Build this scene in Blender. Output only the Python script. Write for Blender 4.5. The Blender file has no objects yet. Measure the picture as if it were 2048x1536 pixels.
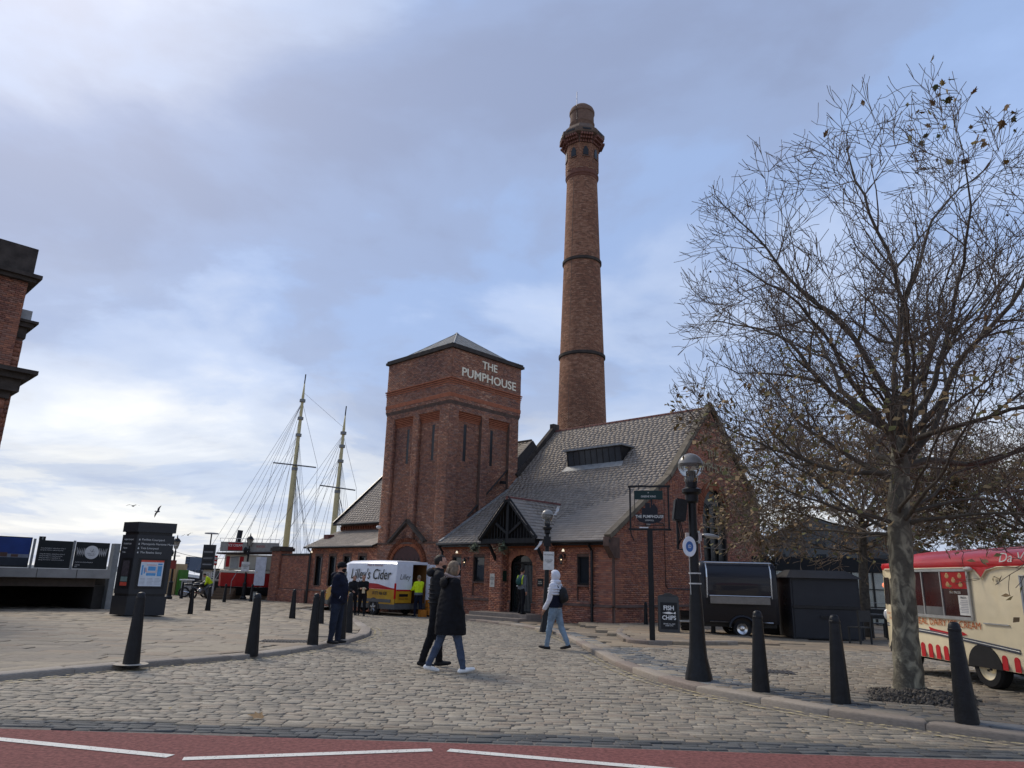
import bpy, bmesh, math, random
import numpy as np
from mathutils import Vector, Matrix, noise as mnoise
random.seed(7); rng = np.random.default_rng(7)
R = math.radians
sc = bpy.context.scene
COL = sc.collection

# ---------------------------------------------------------------- camera
FPX = 1430.0; CAMZ = 1.43; PITCH = math.atan(389/1430); ROLL = 0.027
_cp, _sp, _cr, _sr = math.cos(PITCH), math.sin(PITCH), math.cos(ROLL), math.sin(ROLL)
_R = Vector((1,0,0)); _F = Vector((0,_cp,_sp)); _U = Vector((0,-_sp,_cp))
_CX = _cr*_R + _sr*_U; _CY = -_sr*_R + _cr*_U
cd = bpy.data.cameras.new('camera'); cam = bpy.data.objects.new('camera', cd); COL.objects.link(cam)
cd.sensor_fit = 'HORIZONTAL'; cd.sensor_width = 36.0; cd.lens = 36.0*FPX/2048.0
cd.clip_start = 0.05; cd.clip_end = 6000
mw = Matrix.Identity(4)
for i in range(3):
    mw[i][0] = _CX[i]; mw[i][1] = _CY[i]; mw[i][2] = -_F[i]
mw[2][3] = CAMZ
cam.matrix_world = mw
sc.camera = cam
# ---------------------------------------------------------------- world, sun, exposure
SUN_AZ, SUN_EL = -42.0, 43.0           # degrees from +Y towards +X, and elevation
wd = bpy.data.worlds.new('World'); sc.world = wd; wd.use_nodes = True
def build_world():
    nt = wd.node_tree; nt.nodes.clear(); N = nt.nodes.new; L = nt.links.new
    out = N('ShaderNodeOutputWorld'); bg = N('ShaderNodeBackground'); bg.inputs['Strength'].default_value = 0.1
    sky = N('ShaderNodeTexSky'); sky.sky_type = 'NISHITA'; sky.sun_disc = False
    sky.sun_elevation = R(SUN_EL); sky.sun_rotation = R(SUN_AZ); sky.air_density = 1.0; sky.dust_density = 1.5
    tc = N('ShaderNodeTexCoord'); sep = N('ShaderNodeSeparateXYZ'); L(tc.outputs['Generated'], sep.inputs[0])
    def math_(op, a, b=None, c=None, clamp=False):
        n = N('ShaderNodeMath'); n.operation = op; n.use_clamp = clamp
        for i, v in enumerate((a, b, c)):
            if v is None: continue
            if isinstance(v, (int, float)): n.inputs[i].default_value = v
            else: L(v, n.inputs[i])
        return n.outputs[0]
    z = math_('ADD', math_('MAXIMUM', sep.outputs[2], 0.0), 0.16)
    cmb = N('ShaderNodeCombineXYZ')
    L(math_('DIVIDE', sep.outputs[0], z), cmb.inputs[0]); L(math_('DIVIDE', sep.outputs[1], z), cmb.inputs[1])
    def noise(scale, detail, rough, dist, off):
        mp = N('ShaderNodeMapping'); mp.inputs['Location'].default_value = off; L(cmb.outputs[0], mp.inputs[0])
        n = N('ShaderNodeTexNoise'); n.inputs['Scale'].default_value = scale; n.inputs['Detail'].default_value = detail
        n.inputs['Roughness'].default_value = rough; n.inputs['Distortion'].default_value = dist
        L(mp.outputs[0], n.inputs['Vector']); return n.outputs[0]
    def ramp(fac, stops, interp='EASE'):
        r = N('ShaderNodeValToRGB'); r.color_ramp.interpolation = interp
        e = r.color_ramp.elements
        while len(e) > 1: e.remove(e[-1])
        e[0].position = stops[0][0]; e[0].color = (*stops[0][1], 1)
        for p, c in stops[1:]:
            q = e.new(p); q.color = (*c, 1)
        L(fac, r.inputs[0]); return r.outputs[0]
    def mix(f, a, b, t='MIX'):
        m = N('ShaderNodeMix'); m.data_type = 'RGBA'; m.blend_type = t
        if isinstance(f, float): m.inputs[0].default_value = f
        else: L(f, m.inputs[0])
        L(a, m.inputs[6]); L(b, m.inputs[7]); return m.outputs[2]
    n1 = noise(CLOUD['s1'], 5.0, 0.46, 0.15, CLOUD['o1'])
    n2 = noise(CLOUD['s2'], 8.0, 0.55, 0.25, CLOUD['o2'])
    f = math_('ADD', math_('MULTIPLY', n1, 0.62), math_('MULTIPLY', n2, 0.38))
    # cloud lit from behind round the veiled sun
    dt = N('ShaderNodeVectorMath'); dt.operation = 'DOT_PRODUCT'; nr = N('ShaderNodeVectorMath'); nr.operation = 'NORMALIZE'
    L(tc.outputs['Generated'], nr.inputs[0]); L(nr.outputs[0], dt.inputs[0])
    dt.inputs[1].default_value = (math.sin(R(SUN_AZ))*math.cos(R(SUN_EL)), math.cos(R(SUN_AZ))*math.cos(R(SUN_EL)), math.sin(R(SUN_EL)))
    gl = math_('POWER', math_('MAXIMUM', dt.outputs['Value'], 0.0), 7.0)
    f = math_('ADD', f, math_('MULTIPLY', gl, 0.19))
    g = math_('ADD', math_('MULTIPLY', n1, 0.35), math_('MULTIPLY', n2, 0.65))
    body = ramp(g, [(0.36, (1.85, 2.25, 3.4)), (0.45, (2.05, 2.6, 4.0)), (0.51, (2.15, 2.95, 4.75)), (0.60, (2.4, 3.3, 5.3)), (0.68, (2.8, 3.7, 5.6))])
    wf = ramp(f, [(0.53, (0,)*3), (0.60, (0.25,)*3), (0.72, (1,)*3)])
    wc = N('ShaderNodeRGB'); wc.outputs[0].default_value = (5.5, 5.6, 5.75, 1)
    cl = mix(wf, body, wc.outputs[0])
    # bright broken cloud low over the river
    hz = ramp(math_('MAXIMUM', sep.outputs[2], 0.0), [(0.0, (0.75,)*3), (0.12, (0.66,)*3), (0.25, (0.16,)*3), (0.38, (0,)*3)], 'LINEAR')
    n3 = noise(0.8, 8.0, 0.6, 0.4, (2.2, 7.7, 0))
    hcol = ramp(n3, [(0.36, (2.6, 3.1, 4.3)), (0.46, (3.7, 4.1, 4.9)), (0.53, (5.5, 5.5, 5.4)), (0.62, (6.9, 6.7, 6.1))])
    cl = mix(hz, cl, hcol)
    fin = mix(0.90, sky.outputs[0], cl)
    L(fin, bg.inputs['Color']); L(bg.outputs[0], out.inputs['Surface'])
CLOUD = dict(s1=0.6, s2=1.5, o1=(7.3, 2.9, 0), o2=(4.7, 1.2, 0))
build_world()
sd = bpy.data.lights.new('sun', 'SUN'); sd.energy = 1.5; sd.angle = R(20); sd.color = (1.0, 0.90, 0.76)
sun = bpy.data.objects.new('sun', sd); COL.objects.link(sun)
_d = Vector((math.sin(R(SUN_AZ))*math.cos(R(SUN_EL)), math.cos(R(SUN_AZ))*math.cos(R(SUN_EL)), math.sin(R(SUN_EL))))
sun.rotation_euler = _d.to_track_quat('Z', 'Y').to_euler(); sun.location = _d*50
vs = sc.view_settings
vs.view_transform = 'Standard'; vs.look = 'None'; vs.exposure = 0.74; vs.gamma = 1.0; vs.use_curve_mapping = False

# ---------------------------------------------------------------- ground heights and surveying helpers
def gz(y): return -0.015*min(max(0.0, y-10.5), 24.0)
def gzv(y): return -0.015*np.clip(y-10.5, 0, 24)
def ray(px, py): return _CX*((px-1024)/FPX) + _CY*((768-py)/FPX) + _F
def G(px, py, h=0.0):
    """world point on the ground (h above it) seen at photograph pixel px, py"""
    d = ray(px, py); y = 20.0; t = 1
    for i in range(200):
        t = (gz(y)+h-CAMZ)/d.z; y = 0.5*y + 0.5*min(max(t*d.y, 0), 200)
    return Vector((0,0,CAMZ)) + d*t
def AT(px, py, y):
    d = ray(px, py); return Vector((0,0,CAMZ)) + d*(y/d.y)
KH = 0.08                                  # kerb height
def lerp_poly(P, y):
    """x of a polyline given as (x, y) points with rising y"""
    ys = [p[1] for p in P]; xs = [p[0] for p in P]
    return np.interp(y, ys, xs)

# ---------------------------------------------------------------- object helpers
def tag(o, label=None, cat=None, group=None, kind=None):
    if label: o['label'] = label
    if cat: o['category'] = cat
    if group: o['group'] = group
    if kind: o['kind'] = kind
    return o
def empty(name, loc=(0,0,0), rz=0.0, label=None, cat=None, group=None, parent=None):
    o = bpy.data.objects.new(name, None); COL.objects.link(o)
    o.location = loc; o.rotation_euler = (0,0,rz); o.empty_display_size = 0.2
    if parent: o.parent = parent
    return tag(o, label, cat, group)
def link(name, me, mat=None, parent=None):
    o = bpy.data.objects.new(name, me); COL.objects.link(o)
    if mat is not None and not me.materials:
        for m in (mat if isinstance(mat, (list, tuple)) else [mat]): me.materials.append(m)
    if parent: o.parent = parent
    return o
class MB:
    def __init__(s): s.v = []; s.f = []; s.mi = []; s.cur = 0
    def add(s, vs, fs):
        n = len(s.v); s.v.extend(tuple(v) for v in vs)
        for f in fs: s.f.append([i+n for i in f]); s.mi.append(s.cur)
        return s
    def box(s, c, d, rz=0.0, rot=None):
        x, y, z = d[0]/2, d[1]/2, d[2]/2
        P = [Vector((a*x, b*y, e*z)) for e in (-1,1) for b in (-1,1) for a in (-1,1)]
        m = rot if rot is not None else (Matrix.Rotation(rz, 3, 'Z') if rz else None)
        if m is not None: P = [m @ p for p in P]
        c = Vector(c)
        return s.add([p+c for p in P], [(0,2,3,1),(4,5,7,6),(0,1,5,4),(2,6,7,3),(0,4,6,2),(1,3,7,5)])
    def bb(s, x0, x1, y0, y1, z0, z1): return s.box(((x0+x1)/2,(y0+y1)/2,(z0+z1)/2), (abs(x1-x0),abs(y1-y0),abs(z1-z0)))
    def quad(s, a, b, c, d): return s.add([a,b,c,d], [(0,1,2,3)])
    def prism(s, poly, axis, a0, a1):
        """poly of 2-D points extruded along axis 'x','y' or 'z' (other two coordinates in order)"""
        def P(p, a): return {'x': (a,p[0],p[1]), 'y': (p[0],a,p[1]), 'z': (p[0],p[1],a)}[axis]
        n = len(poly)
        return s.add([P(p,a0) for p in poly]+[P(p,a1) for p in poly],
                     [tuple(range(n))[::-1], tuple(range(n,2*n))] + [(i,(i+1)%n,n+(i+1)%n,n+i) for i in range(n)])
    def lathe(s, prof, seg=20, c=(0,0,0), cap=True, ang=0.0):
        n0 = len(prof); vs = []
        for r, z in prof:
            for k in range(seg):
                a = ang+2*math.pi*k/seg; vs.append((c[0]+r*math.cos(a), c[1]+r*math.sin(a), c[2]+z))
        fs = [(i*seg+k, i*seg+(k+1)%seg, (i+1)*seg+(k+1)%seg, (i+1)*seg+k) for i in range(n0-1) for k in range(seg)]
        if cap: fs += [tuple(range(seg))[::-1], tuple((n0-1)*seg+k for k in range(seg))]
        return s.add(vs, fs)
    def tube(s, pts, rad, seg=6, cap=True):
        pts = [Vector(p) for p in pts]; n = len(pts)
        if not isinstance(rad, (list, tuple)): rad = [rad]*n
        d0 = (pts[1]-pts[0]).normalized(); up = Vector((0,0,1)) if abs(d0.z) < 0.9 else Vector((1,0,0))
        a = d0.cross(up).normalized(); vs = []
        for i, p in enumerate(pts):
            d = (pts[min(i+1,n-1)]-pts[max(i-1,0)]).normalized()
            a = (a - d*a.dot(d)).normalized(); b = d.cross(a)
            for k in range(seg):
                t = 2*math.pi*k/seg; vs.append(p + (a*math.cos(t)+b*math.sin(t))*rad[i])
        fs = [(i*seg+k, i*seg+(k+1)%seg, (i+1)*seg+(k+1)%seg, (i+1)*seg+k) for i in range(n-1) for k in range(seg)]
        if cap: fs += [tuple(range(seg))[::-1], tuple((n-1)*seg+k for k in range(seg))]
        return s.add(vs, fs)
    def ell(s, c, r, seg=14, rings=9, rot=None):
        vs = []; fs = []
        if not isinstance(r, (tuple, list)): r = (r,r,r)
        for i in range(1, rings):
            t = math.pi*i/rings
            for k in range(seg):
                a = 2*math.pi*k/seg; vs.append(Vector((r[0]*math.sin(t)*math.cos(a), r[1]*math.sin(t)*math.sin(a), r[2]*math.cos(t))))
        vs += [Vector((0,0,r[2])), Vector((0,0,-r[2]))]; T = (rings-1)*seg
        for i in range(rings-2):
            for k in range(seg): fs.append((i*seg+k, (i+1)*seg+k, (i+1)*seg+(k+1)%seg, i*seg+(k+1)%seg))
        for k in range(seg):
            fs.append((T, k, (k+1)%seg)); fs.append((T+1, (rings-2)*seg+(k+1)%seg, (rings-2)*seg+k))
        if rot is not None: vs = [rot @ v for v in vs]
        c = Vector(c); return s.add([v+c for v in vs], fs)
    def loft(s, rings, cap=(True,True), closed=True, bands=None):
        n = len(rings[0]); b = len(s.v); s.v.extend(tuple(p) for r in rings for p in r)
        for i in range(len(rings)-1):
            for k in range(n if closed else n-1):
                s.f.append([b+i*n+k, b+i*n+(k+1)%n, b+(i+1)*n+(k+1)%n, b+(i+1)*n+k]); s.mi.append(bands[k] if bands else s.cur)
        if cap[0]: s.f.append([b+k for k in range(n)][::-1]); s.mi.append(s.cur)
        if cap[1]: s.f.append([b+(len(rings)-1)*n+k for k in range(n)]); s.mi.append(s.cur)
        return s
    def mesh(s, name, smooth=False, fix=True):
        me = bpy.data.meshes.new(name); me.from_pydata(s.v, [], s.f); me.update()
        if any(s.mi): me.polygons.foreach_set('material_index', s.mi)
        if fix:
            bm = bmesh.new(); bm.from_mesh(me); bmesh.ops.recalc_face_normals(bm, faces=bm.faces[:]); bm.to_mesh(me); bm.free()
        if smooth: me.polygons.foreach_set('use_smooth', [True]*len(me.polygons))
        return me
    def build(s, name, mat, parent=None, smooth=False, bevel=0.0, seg=2, auto=None, **kw):
        me = s.mesh(name, smooth)
        if bevel:
            bm = bmesh.new(); bm.from_mesh(me)
            es = [e for e in bm.edges if len(e.link_faces) == 2 and e.calc_face_angle(0) > 0.5]
            bmesh.ops.bevel(bm, geom=es, offset=bevel, segments=seg, affect='EDGES', clamp_overlap=True); bm.to_mesh(me); bm.free()
        if auto: 
            me.polygons.foreach_set('use_smooth', [True]*len(me.polygons))
            try: me.set_sharp_from_angle(angle=R(auto))
            except Exception: pass
        return tag(link(name, me, mat, parent), **kw)

def np_mesh(name, V, Fq, tint=None):
    """V (N,3), Fq (M,4) quads"""
    me = bpy.data.meshes.new(name)
    me.vertices.add(len(V)); me.vertices.foreach_set('co', np.ascontiguousarray(V, dtype=np.float32).ravel())
    me.loops.add(Fq.size); me.loops.foreach_set('vertex_index', np.ascontiguousarray(Fq, dtype=np.int32).ravel())
    me.polygons.add(len(Fq)); me.polygons.foreach_set('loop_start', np.arange(0, Fq.size, 4, dtype=np.int32))
    me.polygons.foreach_set('loop_total', np.full(len(Fq), 4, dtype=np.int32))
    me.update(calc_edges=True)
    if tint is not None:
        a = me.color_attributes.new('tint', 'FLOAT_COLOR', 'POINT')
        a.data.foreach_set('color', np.hstack([tint, np.ones((len(tint),1))]).astype(np.float32).ravel())
    return me
def rings_tmpl(levels):
    V = []; F = []
    for k, (s, z) in enumerate(levels): V += [(-s,-s,z),(s,-s,z),(s,s,z),(-s,s,z)]
    for k in range(len(levels)-1):
        for i in range(4): F.append((k*4+i, k*4+(i+1)%4, (k+1)*4+(i+1)%4, (k+1)*4+i))
    t = (len(levels)-1)*4; F.append((t,t+1,t+2,t+3))
    return np.array(V, float), np.array(F)
TM = {'sett': rings_tmpl([(1,-1),(1,0.6),(0.975,0.90),(0.90,1.0)]),
      'slab': rings_tmpl([(1,-1),(1,0.8),(0.985,1.0)])}
_b = rings_tmpl([(1,-1),(1,1)])
# brick: x along, y outward, z up; open at the back
TM['brick'] = (_b[0][:, [0,2,1]]*np.array([1,1,-1]), _b[1])
TM['slate'] = rings_tmpl([(1,-1),(1,1)])
_pm = {}
def pieces(name, tm, C, A, H, ci, pal, mat, parent, n_ind=300, key=None, stuff=None, jit=0.0):
    """oriented pieces: centres C, axes A (N,3,3 columns), half sizes H, palette index ci.
    The n_ind with the smallest key become objects of their own, the rest one joined part."""
    C = np.asarray(C, float); A = np.asarray(A, float); H = np.asarray(H, float); ci = np.asarray(ci); pal = np.asarray(pal, float)
    N = len(C)
    if N == 0: return
    V, F = TM[tm]
    order = np.argsort(key) if key is not None else np.arange(N)
    ind, rest = order[:n_ind], order[n_ind:]
    for i in ind:
        k = (name, tm, mat.name, int(ci[i]), tuple(pal[ci[i]].round(4)))
        if k not in _pm:
            vv = V.copy()
            if jit: vv[:, :2] += rng.normal(0, jit, (len(V),2)); 
            _pm[k] = np_mesh(name, vv, F, np.tile(pal[ci[i]], (len(V),1))); _pm[k].materials.append(mat)
        o = bpy.data.objects.new(name, _pm[k]); COL.objects.link(o); o.parent = parent
        m = Matrix.Identity(4)
        for r in range(3):
            for c in range(3): m[r][c] = A[i][r][c]*H[i][c]
            m[r][3] = C[i][r]
        o.matrix_basis = m
    if len(rest):
        vv = V[None]*H[rest][:,None,:]
        if jit:
            j = rng.normal(0, jit, (len(rest),4,2)); j = np.tile(j, (1, len(V)//4, 1)); vv[..., :2] += j*H[rest][:,None,:2]
        W = np.einsum('nij,nkj->nki', A[rest], vv) + C[rest][:,None,:]
        FF = (F[None] + (np.arange(len(rest))*len(V))[:,None,None]).reshape(-1,4)
        T = np.repeat(pal[ci[rest]], len(V), axis=0)
        me = np_mesh(stuff or name+'_field', W.reshape(-1,3), FF, T); me.materials.append(mat)
        o = link(stuff or name+'_field', me, None, parent); o['kind'] = 'stuff'
# ---------------------------------------------------------------- materials
_mats = {}
def M(name, col=(0.5,0.5,0.5), rough=0.75, metal=0.0, var=0.15, scale=6.0, bump=0.0, bscale=60.0, spec=0.3, tint=False,
      coat=0.0, col2=None, trans=0.0, emit=None, estr=1.0, stretch=None, alpha=None, ior=1.45, detail=6.0):
    if name in _mats: return _mats[name]
    m = bpy.data.materials.new(name); _mats[name] = m; m.use_nodes = True
    nt = m.node_tree; b = nt.nodes['Principled BSDF']; N = nt.nodes.new; L = nt.links.new
    b.inputs['Roughness'].default_value = rough; b.inputs['Metallic'].default_value = metal
    b.inputs['Specular IOR Level'].default_value = spec; b.inputs['Coat Weight'].default_value = coat; b.inputs['IOR'].default_value = ior
    b.inputs['Transmission Weight'].default_value = trans
    if emit: b.inputs['Emission Color'].default_value = (*emit,1); b.inputs['Emission Strength'].default_value = estr
    if alpha is not None: b.inputs['Alpha'].default_value = alpha
    tc = N('ShaderNodeTexCoord'); vec = tc.outputs['Object']
    if stretch:
        mp = N('ShaderNodeMapping'); mp.inputs['Scale'].default_value = stretch; L(vec, mp.inputs[0]); vec = mp.outputs[0]
    no = N('ShaderNodeTexNoise'); no.inputs['Scale'].default_value = scale; no.inputs['Detail'].default_value = detail; no.inputs['Roughness'].default_value = 0.6
    L(vec, no.inputs['Vector'])
    rp = N('ShaderNodeValToRGB'); e = rp.color_ramp.elements
    e[0].position = 0.3; e[1].position = 0.7
    c2 = col2 if col2 else tuple(min(1, c*(1+var)) for c in col); c1 = col if col2 else tuple(c*(1-var) for c in col)
    if tint: c1 = (1-var,)*3; c2 = (1+var,)*3
    e[0].color = (*c1,1); e[1].color = (*c2,1); L(no.outputs[0], rp.inputs[0])
    if tint:
        at = N('ShaderNodeAttribute'); at.attribute_name = 'tint'; mx = N('ShaderNodeMix'); mx.data_type = 'RGBA'; mx.blend_type = 'MULTIPLY'
        mx.inputs[0].default_value = 1.0; L(at.outputs['Color'], mx.inputs[6]); L(rp.outputs[0], mx.inputs[7]); L(mx.outputs[2], b.inputs['Base Color'])
    else: L(rp.outputs[0], b.inputs['Base Color'])
    if bump:
        n2 = N('ShaderNodeTexNoise'); n2.inputs['Scale'].default_value = bscale; n2.inputs['Detail'].default_value = 5.0; L(vec, n2.inputs['Vector'])
        bp = N('ShaderNodeBump'); bp.inputs['Strength'].default_value = min(1.0, bump); bp.inputs['Distance'].default_value = 0.02
        L(n2.outputs[0], bp.inputs['Height']); L(bp.outputs[0], b.inputs['Normal'])
    return m
def glass(name, col=(0.02,0.025,0.03), rough=0.06, alpha=None):
    return M(name, col, rough, var=0.2, scale=1.5, spec=0.6, alpha=alpha)
_font = {}
def text(parent, s, size, loc, rot, mat, ext=0.003, shear=0.0, align='CENTER', name='lettering', sx=1.0, sp=1.0, bold=0.0, me_=None):
    cu = bpy.data.curves.new('t', 'FONT'); cu.body = s; cu.size = size; cu.extrude = ext; cu.shear = shear; cu.align_x = align; cu.align_y = 'CENTER'
    cu.space_character = sp; cu.offset = bold; cu.resolution_u = 3
    o = bpy.data.objects.new('t', cu); COL.objects.link(o)
    me = bpy.data.meshes.new_from_object(o)
    bpy.data.objects.remove(o); bpy.data.curves.remove(cu); me.name = name
    me.materials.clear()
    o = link(name, me, mat, parent); o.location = loc; o.rotation_euler = rot; o.scale = (sx,1,1)
    return o
# ================================================================ GROUND
LK = [(-7.9,7.1),(-6.42,9.84),(-5.25,12.0),(-4.17,14.0),(-3.80,16.2),(-3.62,18.0),(-3.62,20.15),(-3.98,22.4),(-5.0,26.2),(-5.93,29.2),(-7.6,33.0),(-9.8,36.6)]
RK = [(6.25,6.9),(5.12,7.66),(3.86,8.75),(2.67,10.48),(2.25,12.0),(2.02,14.0),(1.90,16.7),(1.80,20.0),(1.55,23.2),(0.86,26.37),(-0.25,29.0),(-1.4,31.3),(-2.9,33.2)]
LANE_A = (-0.0240, 7.01)                   # edge of the red lane: y = a*x + b
def lane_y(x): return LANE_A[0]*x + LANE_A[1]
def xl(y): return lerp_poly(LK, y)
def xr(y): return lerp_poly(RK, y)
def raised(x, y):
    """low step of the paving in front of the pub"""
    yi = np.interp(x, [3.0,3.25,4.7,6.2,9.0], [26.0,18.5,18.8,19.3,20.4])
    k = np.clip((9.0-x)/3.5, 0, 1)
    return np.where((x > 3.02) & (y > yi), 0.09*k, 0.0)
m_mortar = M('joint_grit', (0.15,0.135,0.118), 0.95, var=0.35, scale=22, bump=0.4, bscale=90)
m_sett = M('sett_stone', tint=True, rough=0.72, var=0.22, scale=6, bump=0.6, bscale=45, spec=0.35)
m_flag = M('flag_stone', tint=True, rough=0.75, var=0.22, scale=3, bump=0.25, bscale=60, spec=0.3)
m_kerb = M('kerb_stone', tint=True, rough=0.8, var=0.2, scale=8, bump=0.4, bscale=50)
def sheet(name, xs, ys, zoff, mat, kind='structure', mask=None):
    mb = MB()
    for j in range(len(ys)-1):
        y0, y1 = ys[j], ys[j+1]
        a0, a1 = xs(y0); b0, b1 = xs(y1)
        mb.quad((a0,y0,gz(y0)+zoff),(a1,y0,gz(y0)+zoff),(b1,y1,gz(y1)+zoff),(b0,y1,gz(y1)+zoff))
    return mb.build(name, mat, kind=kind)
YS = [7.0+0.5*i for i in range(20)]+[17+0.75*i for i in range(27)]
YS = sorted(set(YS+[10.5,34.5]))
ground = sheet('ground', lambda y: (-140,140), [-60,0,10.5,34.5,66], -0.16, M('ground_stone', (0.16,0.15,0.14), 0.95, var=0.2, scale=2))
road = sheet('road', lambda y: (xl(y)-0.25, xr(y)+0.25), [6.6]+YS[1:]+[38], -0.010, m_mortar)
lpave = sheet('pavement', lambda y: (-60, xl(y)-0.06), [7.1]+[y for y in YS if y > 7.1]+[66], KH-0.05, m_mortar)
rpave = sheet('pavement', lambda y: (xr(y)+0.06, 60), [6.9]+[y for y in YS if y > 6.9]+[66], KH-0.05, m_mortar)
# ---- red asphalt lane with worn white lines
m_red = M('red_asphalt', (0.235,0.09,0.08), 0.9, var=0.42, scale=26, bump=0.8, bscale=230, detail=12)
mb = MB(); mb.quad((-40,-6,-0.004),(40,-6,-0.004),(40,lane_y(40),-0.004),(-40,lane_y(-40),-0.004))
lane = mb.build('cycle_lane', m_red, kind='structure')
def worn_paint(name, col):
    m = M(name, col, 0.7, var=0.08, scale=5, bump=0.3, bscale=200)
    nt = m.node_tree; b = nt.nodes['Principled BSDF']
    n = nt.nodes.new('ShaderNodeTexNoise'); n.inputs['Scale'].default_value = 14 if name.startswith('road_y') else 45; n.inputs['Detail'].default_value = 8
    r = nt.nodes.new('ShaderNodeValToRGB'); r.color_ramp.elements[0].position = 0.46 if name.startswith('road_y') else 0.30; r.color_ramp.elements[1].position = 0.60 if name.startswith('road_y') else 0.40
    t = nt.nodes.new('ShaderNodeTexCoord'); nt.links.new(t.outputs['Object'], n.inputs['Vector']); nt.links.new(n.outputs[0], r.inputs[0]); nt.links.new(r.outputs[0], b.inputs['Alpha'])
    return m
m_white = worn_paint('road_white_paint', (0.62,0.60,0.55))
m_yel = worn_paint('road_yellow_paint', (0.45,0.37,0.20))
def stripe(name, pts, w, mat, parent, z=0.0):
    mb = MB(); P = [Vector(p) for p in pts]
    for i in range(len(P)-1):
        d = (P[i+1]-P[i]).normalized(); n = Vector((-d.y,d.x))*w/2
        z0 = gz(P[i].y)+z; z1 = gz(P[i+1].y)+z
        mb.quad((P[i].x-n.x,P[i].y-n.y,z0),(P[i].x+n.x,P[i].y+n.y,z0),(P[i+1].x+n.x,P[i+1].y+n.y,z1),(P[i+1].x-n.x,P[i+1].y-n.y,z1))
    return mb.build(name, mat, parent)
stripe('lane_marking', [(-5.6,7.03),(-2.63,6.27)], 0.105, m_white, lane, 0.001)
stripe('lane_marking', [(-2.50,6.20),(-0.60,6.72)], 0.105, m_white, lane, 0.001)
stripe('lane_marking', [(-0.46,6.73),(1.22,6.31),(2.2,6.06)], 0.105, m_white, lane, 0.001)
stripe('lane_marking', [(2.35,6.35),(3.3,6.42)], 0.105, m_white, lane, 0.001)
# ---- setts of the road
SP = np.array([(0.225,0.205,0.18),(0.265,0.245,0.215),(0.20,0.185,0.165),(0.29,0.265,0.23),(0.24,0.205,0.175),(0.175,0.165,0.15),(0.30,0.28,0.25),(0.255,0.225,0.195)])*np.array([1.02,0.97,0.84])
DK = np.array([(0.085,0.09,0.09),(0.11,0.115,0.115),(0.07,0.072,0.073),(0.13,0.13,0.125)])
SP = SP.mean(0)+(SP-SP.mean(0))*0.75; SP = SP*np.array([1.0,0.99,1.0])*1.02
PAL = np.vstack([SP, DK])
def lay(y0, y1, x0f, x1f, Lr, D, ang=0.0, org=(0,0)):
    """courses of stones: list of (x, y, length, depth), laid in a frame turned by ang"""
    out = []; y = y0; k = 0
    while y < y1:
        d = D*random.uniform(0.88,1.12); a, b = x0f(y), x1f(y)
        x = a - random.uniform(0, Lr[1])
        while x < b:
            l = random.uniform(*Lr); out.append((x+l/2, y+d/2, l, d)); x += l
        y += d
    o = np.array(out)
    if ang:
        c, s = math.cos(ang), math.sin(ang); X = org[0]+c*(o[:,0]-org[0])-s*(o[:,1]-org[1]); Y = org[1]+s*(o[:,0]-org[0])+c*(o[:,1]-org[1])
        o[:,0] = X; o[:,1] = Y
    return o
def frames(ang, tilt, n):
    a = ang + rng.normal(0, 0.02, n); tx = rng.normal(0, tilt, n); ty = rng.normal(0, tilt, n)
    A = np.zeros((n,3,3)); A[:,0,0] = np.cos(a); A[:,1,0] = np.sin(a); A[:,0,1] = -np.sin(a); A[:,1,1] = np.cos(a)
    A[:,2,0] = tx; A[:,2,1] = ty; A[:,0,2] = -tx; A[:,1,2] = -ty; A[:,2,2] = 1
    return A
o = lay(6.7, 36.5, lambda y: -11, lambda y: 7.5, (0.15,0.28), 0.108)
o[:,1] += 0.05*np.sin(o[:,0]*0.7+o[:,1]*0.35)
X, Y = o[:,0], o[:,1]
ok = (Y > lane_y(X)+0.07) & (X > xl(Y)+0.12) & (X < xr(Y)-0.10)
o = o[ok]; X, Y = o[:,0], o[:,1]; n = len(o)
gap = 0.011
H = np.stack([o[:,2]/2-gap/2, o[:,3]/2-gap/2, np.full(n, 0.045)], 1)
C = np.stack([X, Y, gzv(Y)-0.045+rng.normal(0,0.0034,n)], 1)
ci = rng.integers(0, len(SP), n)
pn = np.array([mnoise.noise((x*0.35,y*0.35,3.3)) for x,y in zip(X,Y)])
ci = np.where((pn > 0.18) & (rng.random(n) < 0.5), 5, ci)
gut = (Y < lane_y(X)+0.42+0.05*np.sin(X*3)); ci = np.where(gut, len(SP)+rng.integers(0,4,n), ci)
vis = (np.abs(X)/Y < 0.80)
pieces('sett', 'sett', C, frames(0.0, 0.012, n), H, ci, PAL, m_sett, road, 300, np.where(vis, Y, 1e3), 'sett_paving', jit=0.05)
# ---- left pavement: big worn flags
FP = np.array([(0.30,0.265,0.225),(0.33,0.295,0.25),(0.275,0.245,0.215),(0.35,0.31,0.265),(0.26,0.235,0.21),(0.31,0.26,0.215)])*np.array([0.81,0.765,0.66])
o = lay(7.4, 62, lambda y: -46, lambda y: -2, (0.45,1.0), 0.46, R(3), (-6,12)); X, Y = o[:,0], o[:,1]
ok = (X < xl(Y)-0.34-0.25) & (Y < 60) & (np.abs(X) < 0.86*Y+3); o = o[ok]; X, Y = o[:,0], o[:,1]; n = len(o)
H = np.stack([o[:,2]/2-0.010, o[:,3]/2-0.011, np.full(n,0.03)], 1)
C = np.stack([X, Y, gzv(Y)+KH-0.03+rng.normal(0,0.0045,n)], 1)
pieces('flagstone', 'slab', C, frames(R(3), 0.006, n), H, rng.integers(0,6,n), FP, m_flag, lpave, 300, np.where(np.abs(X)/Y < 0.78, Y, 1e3), 'flagstone_paving')
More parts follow.
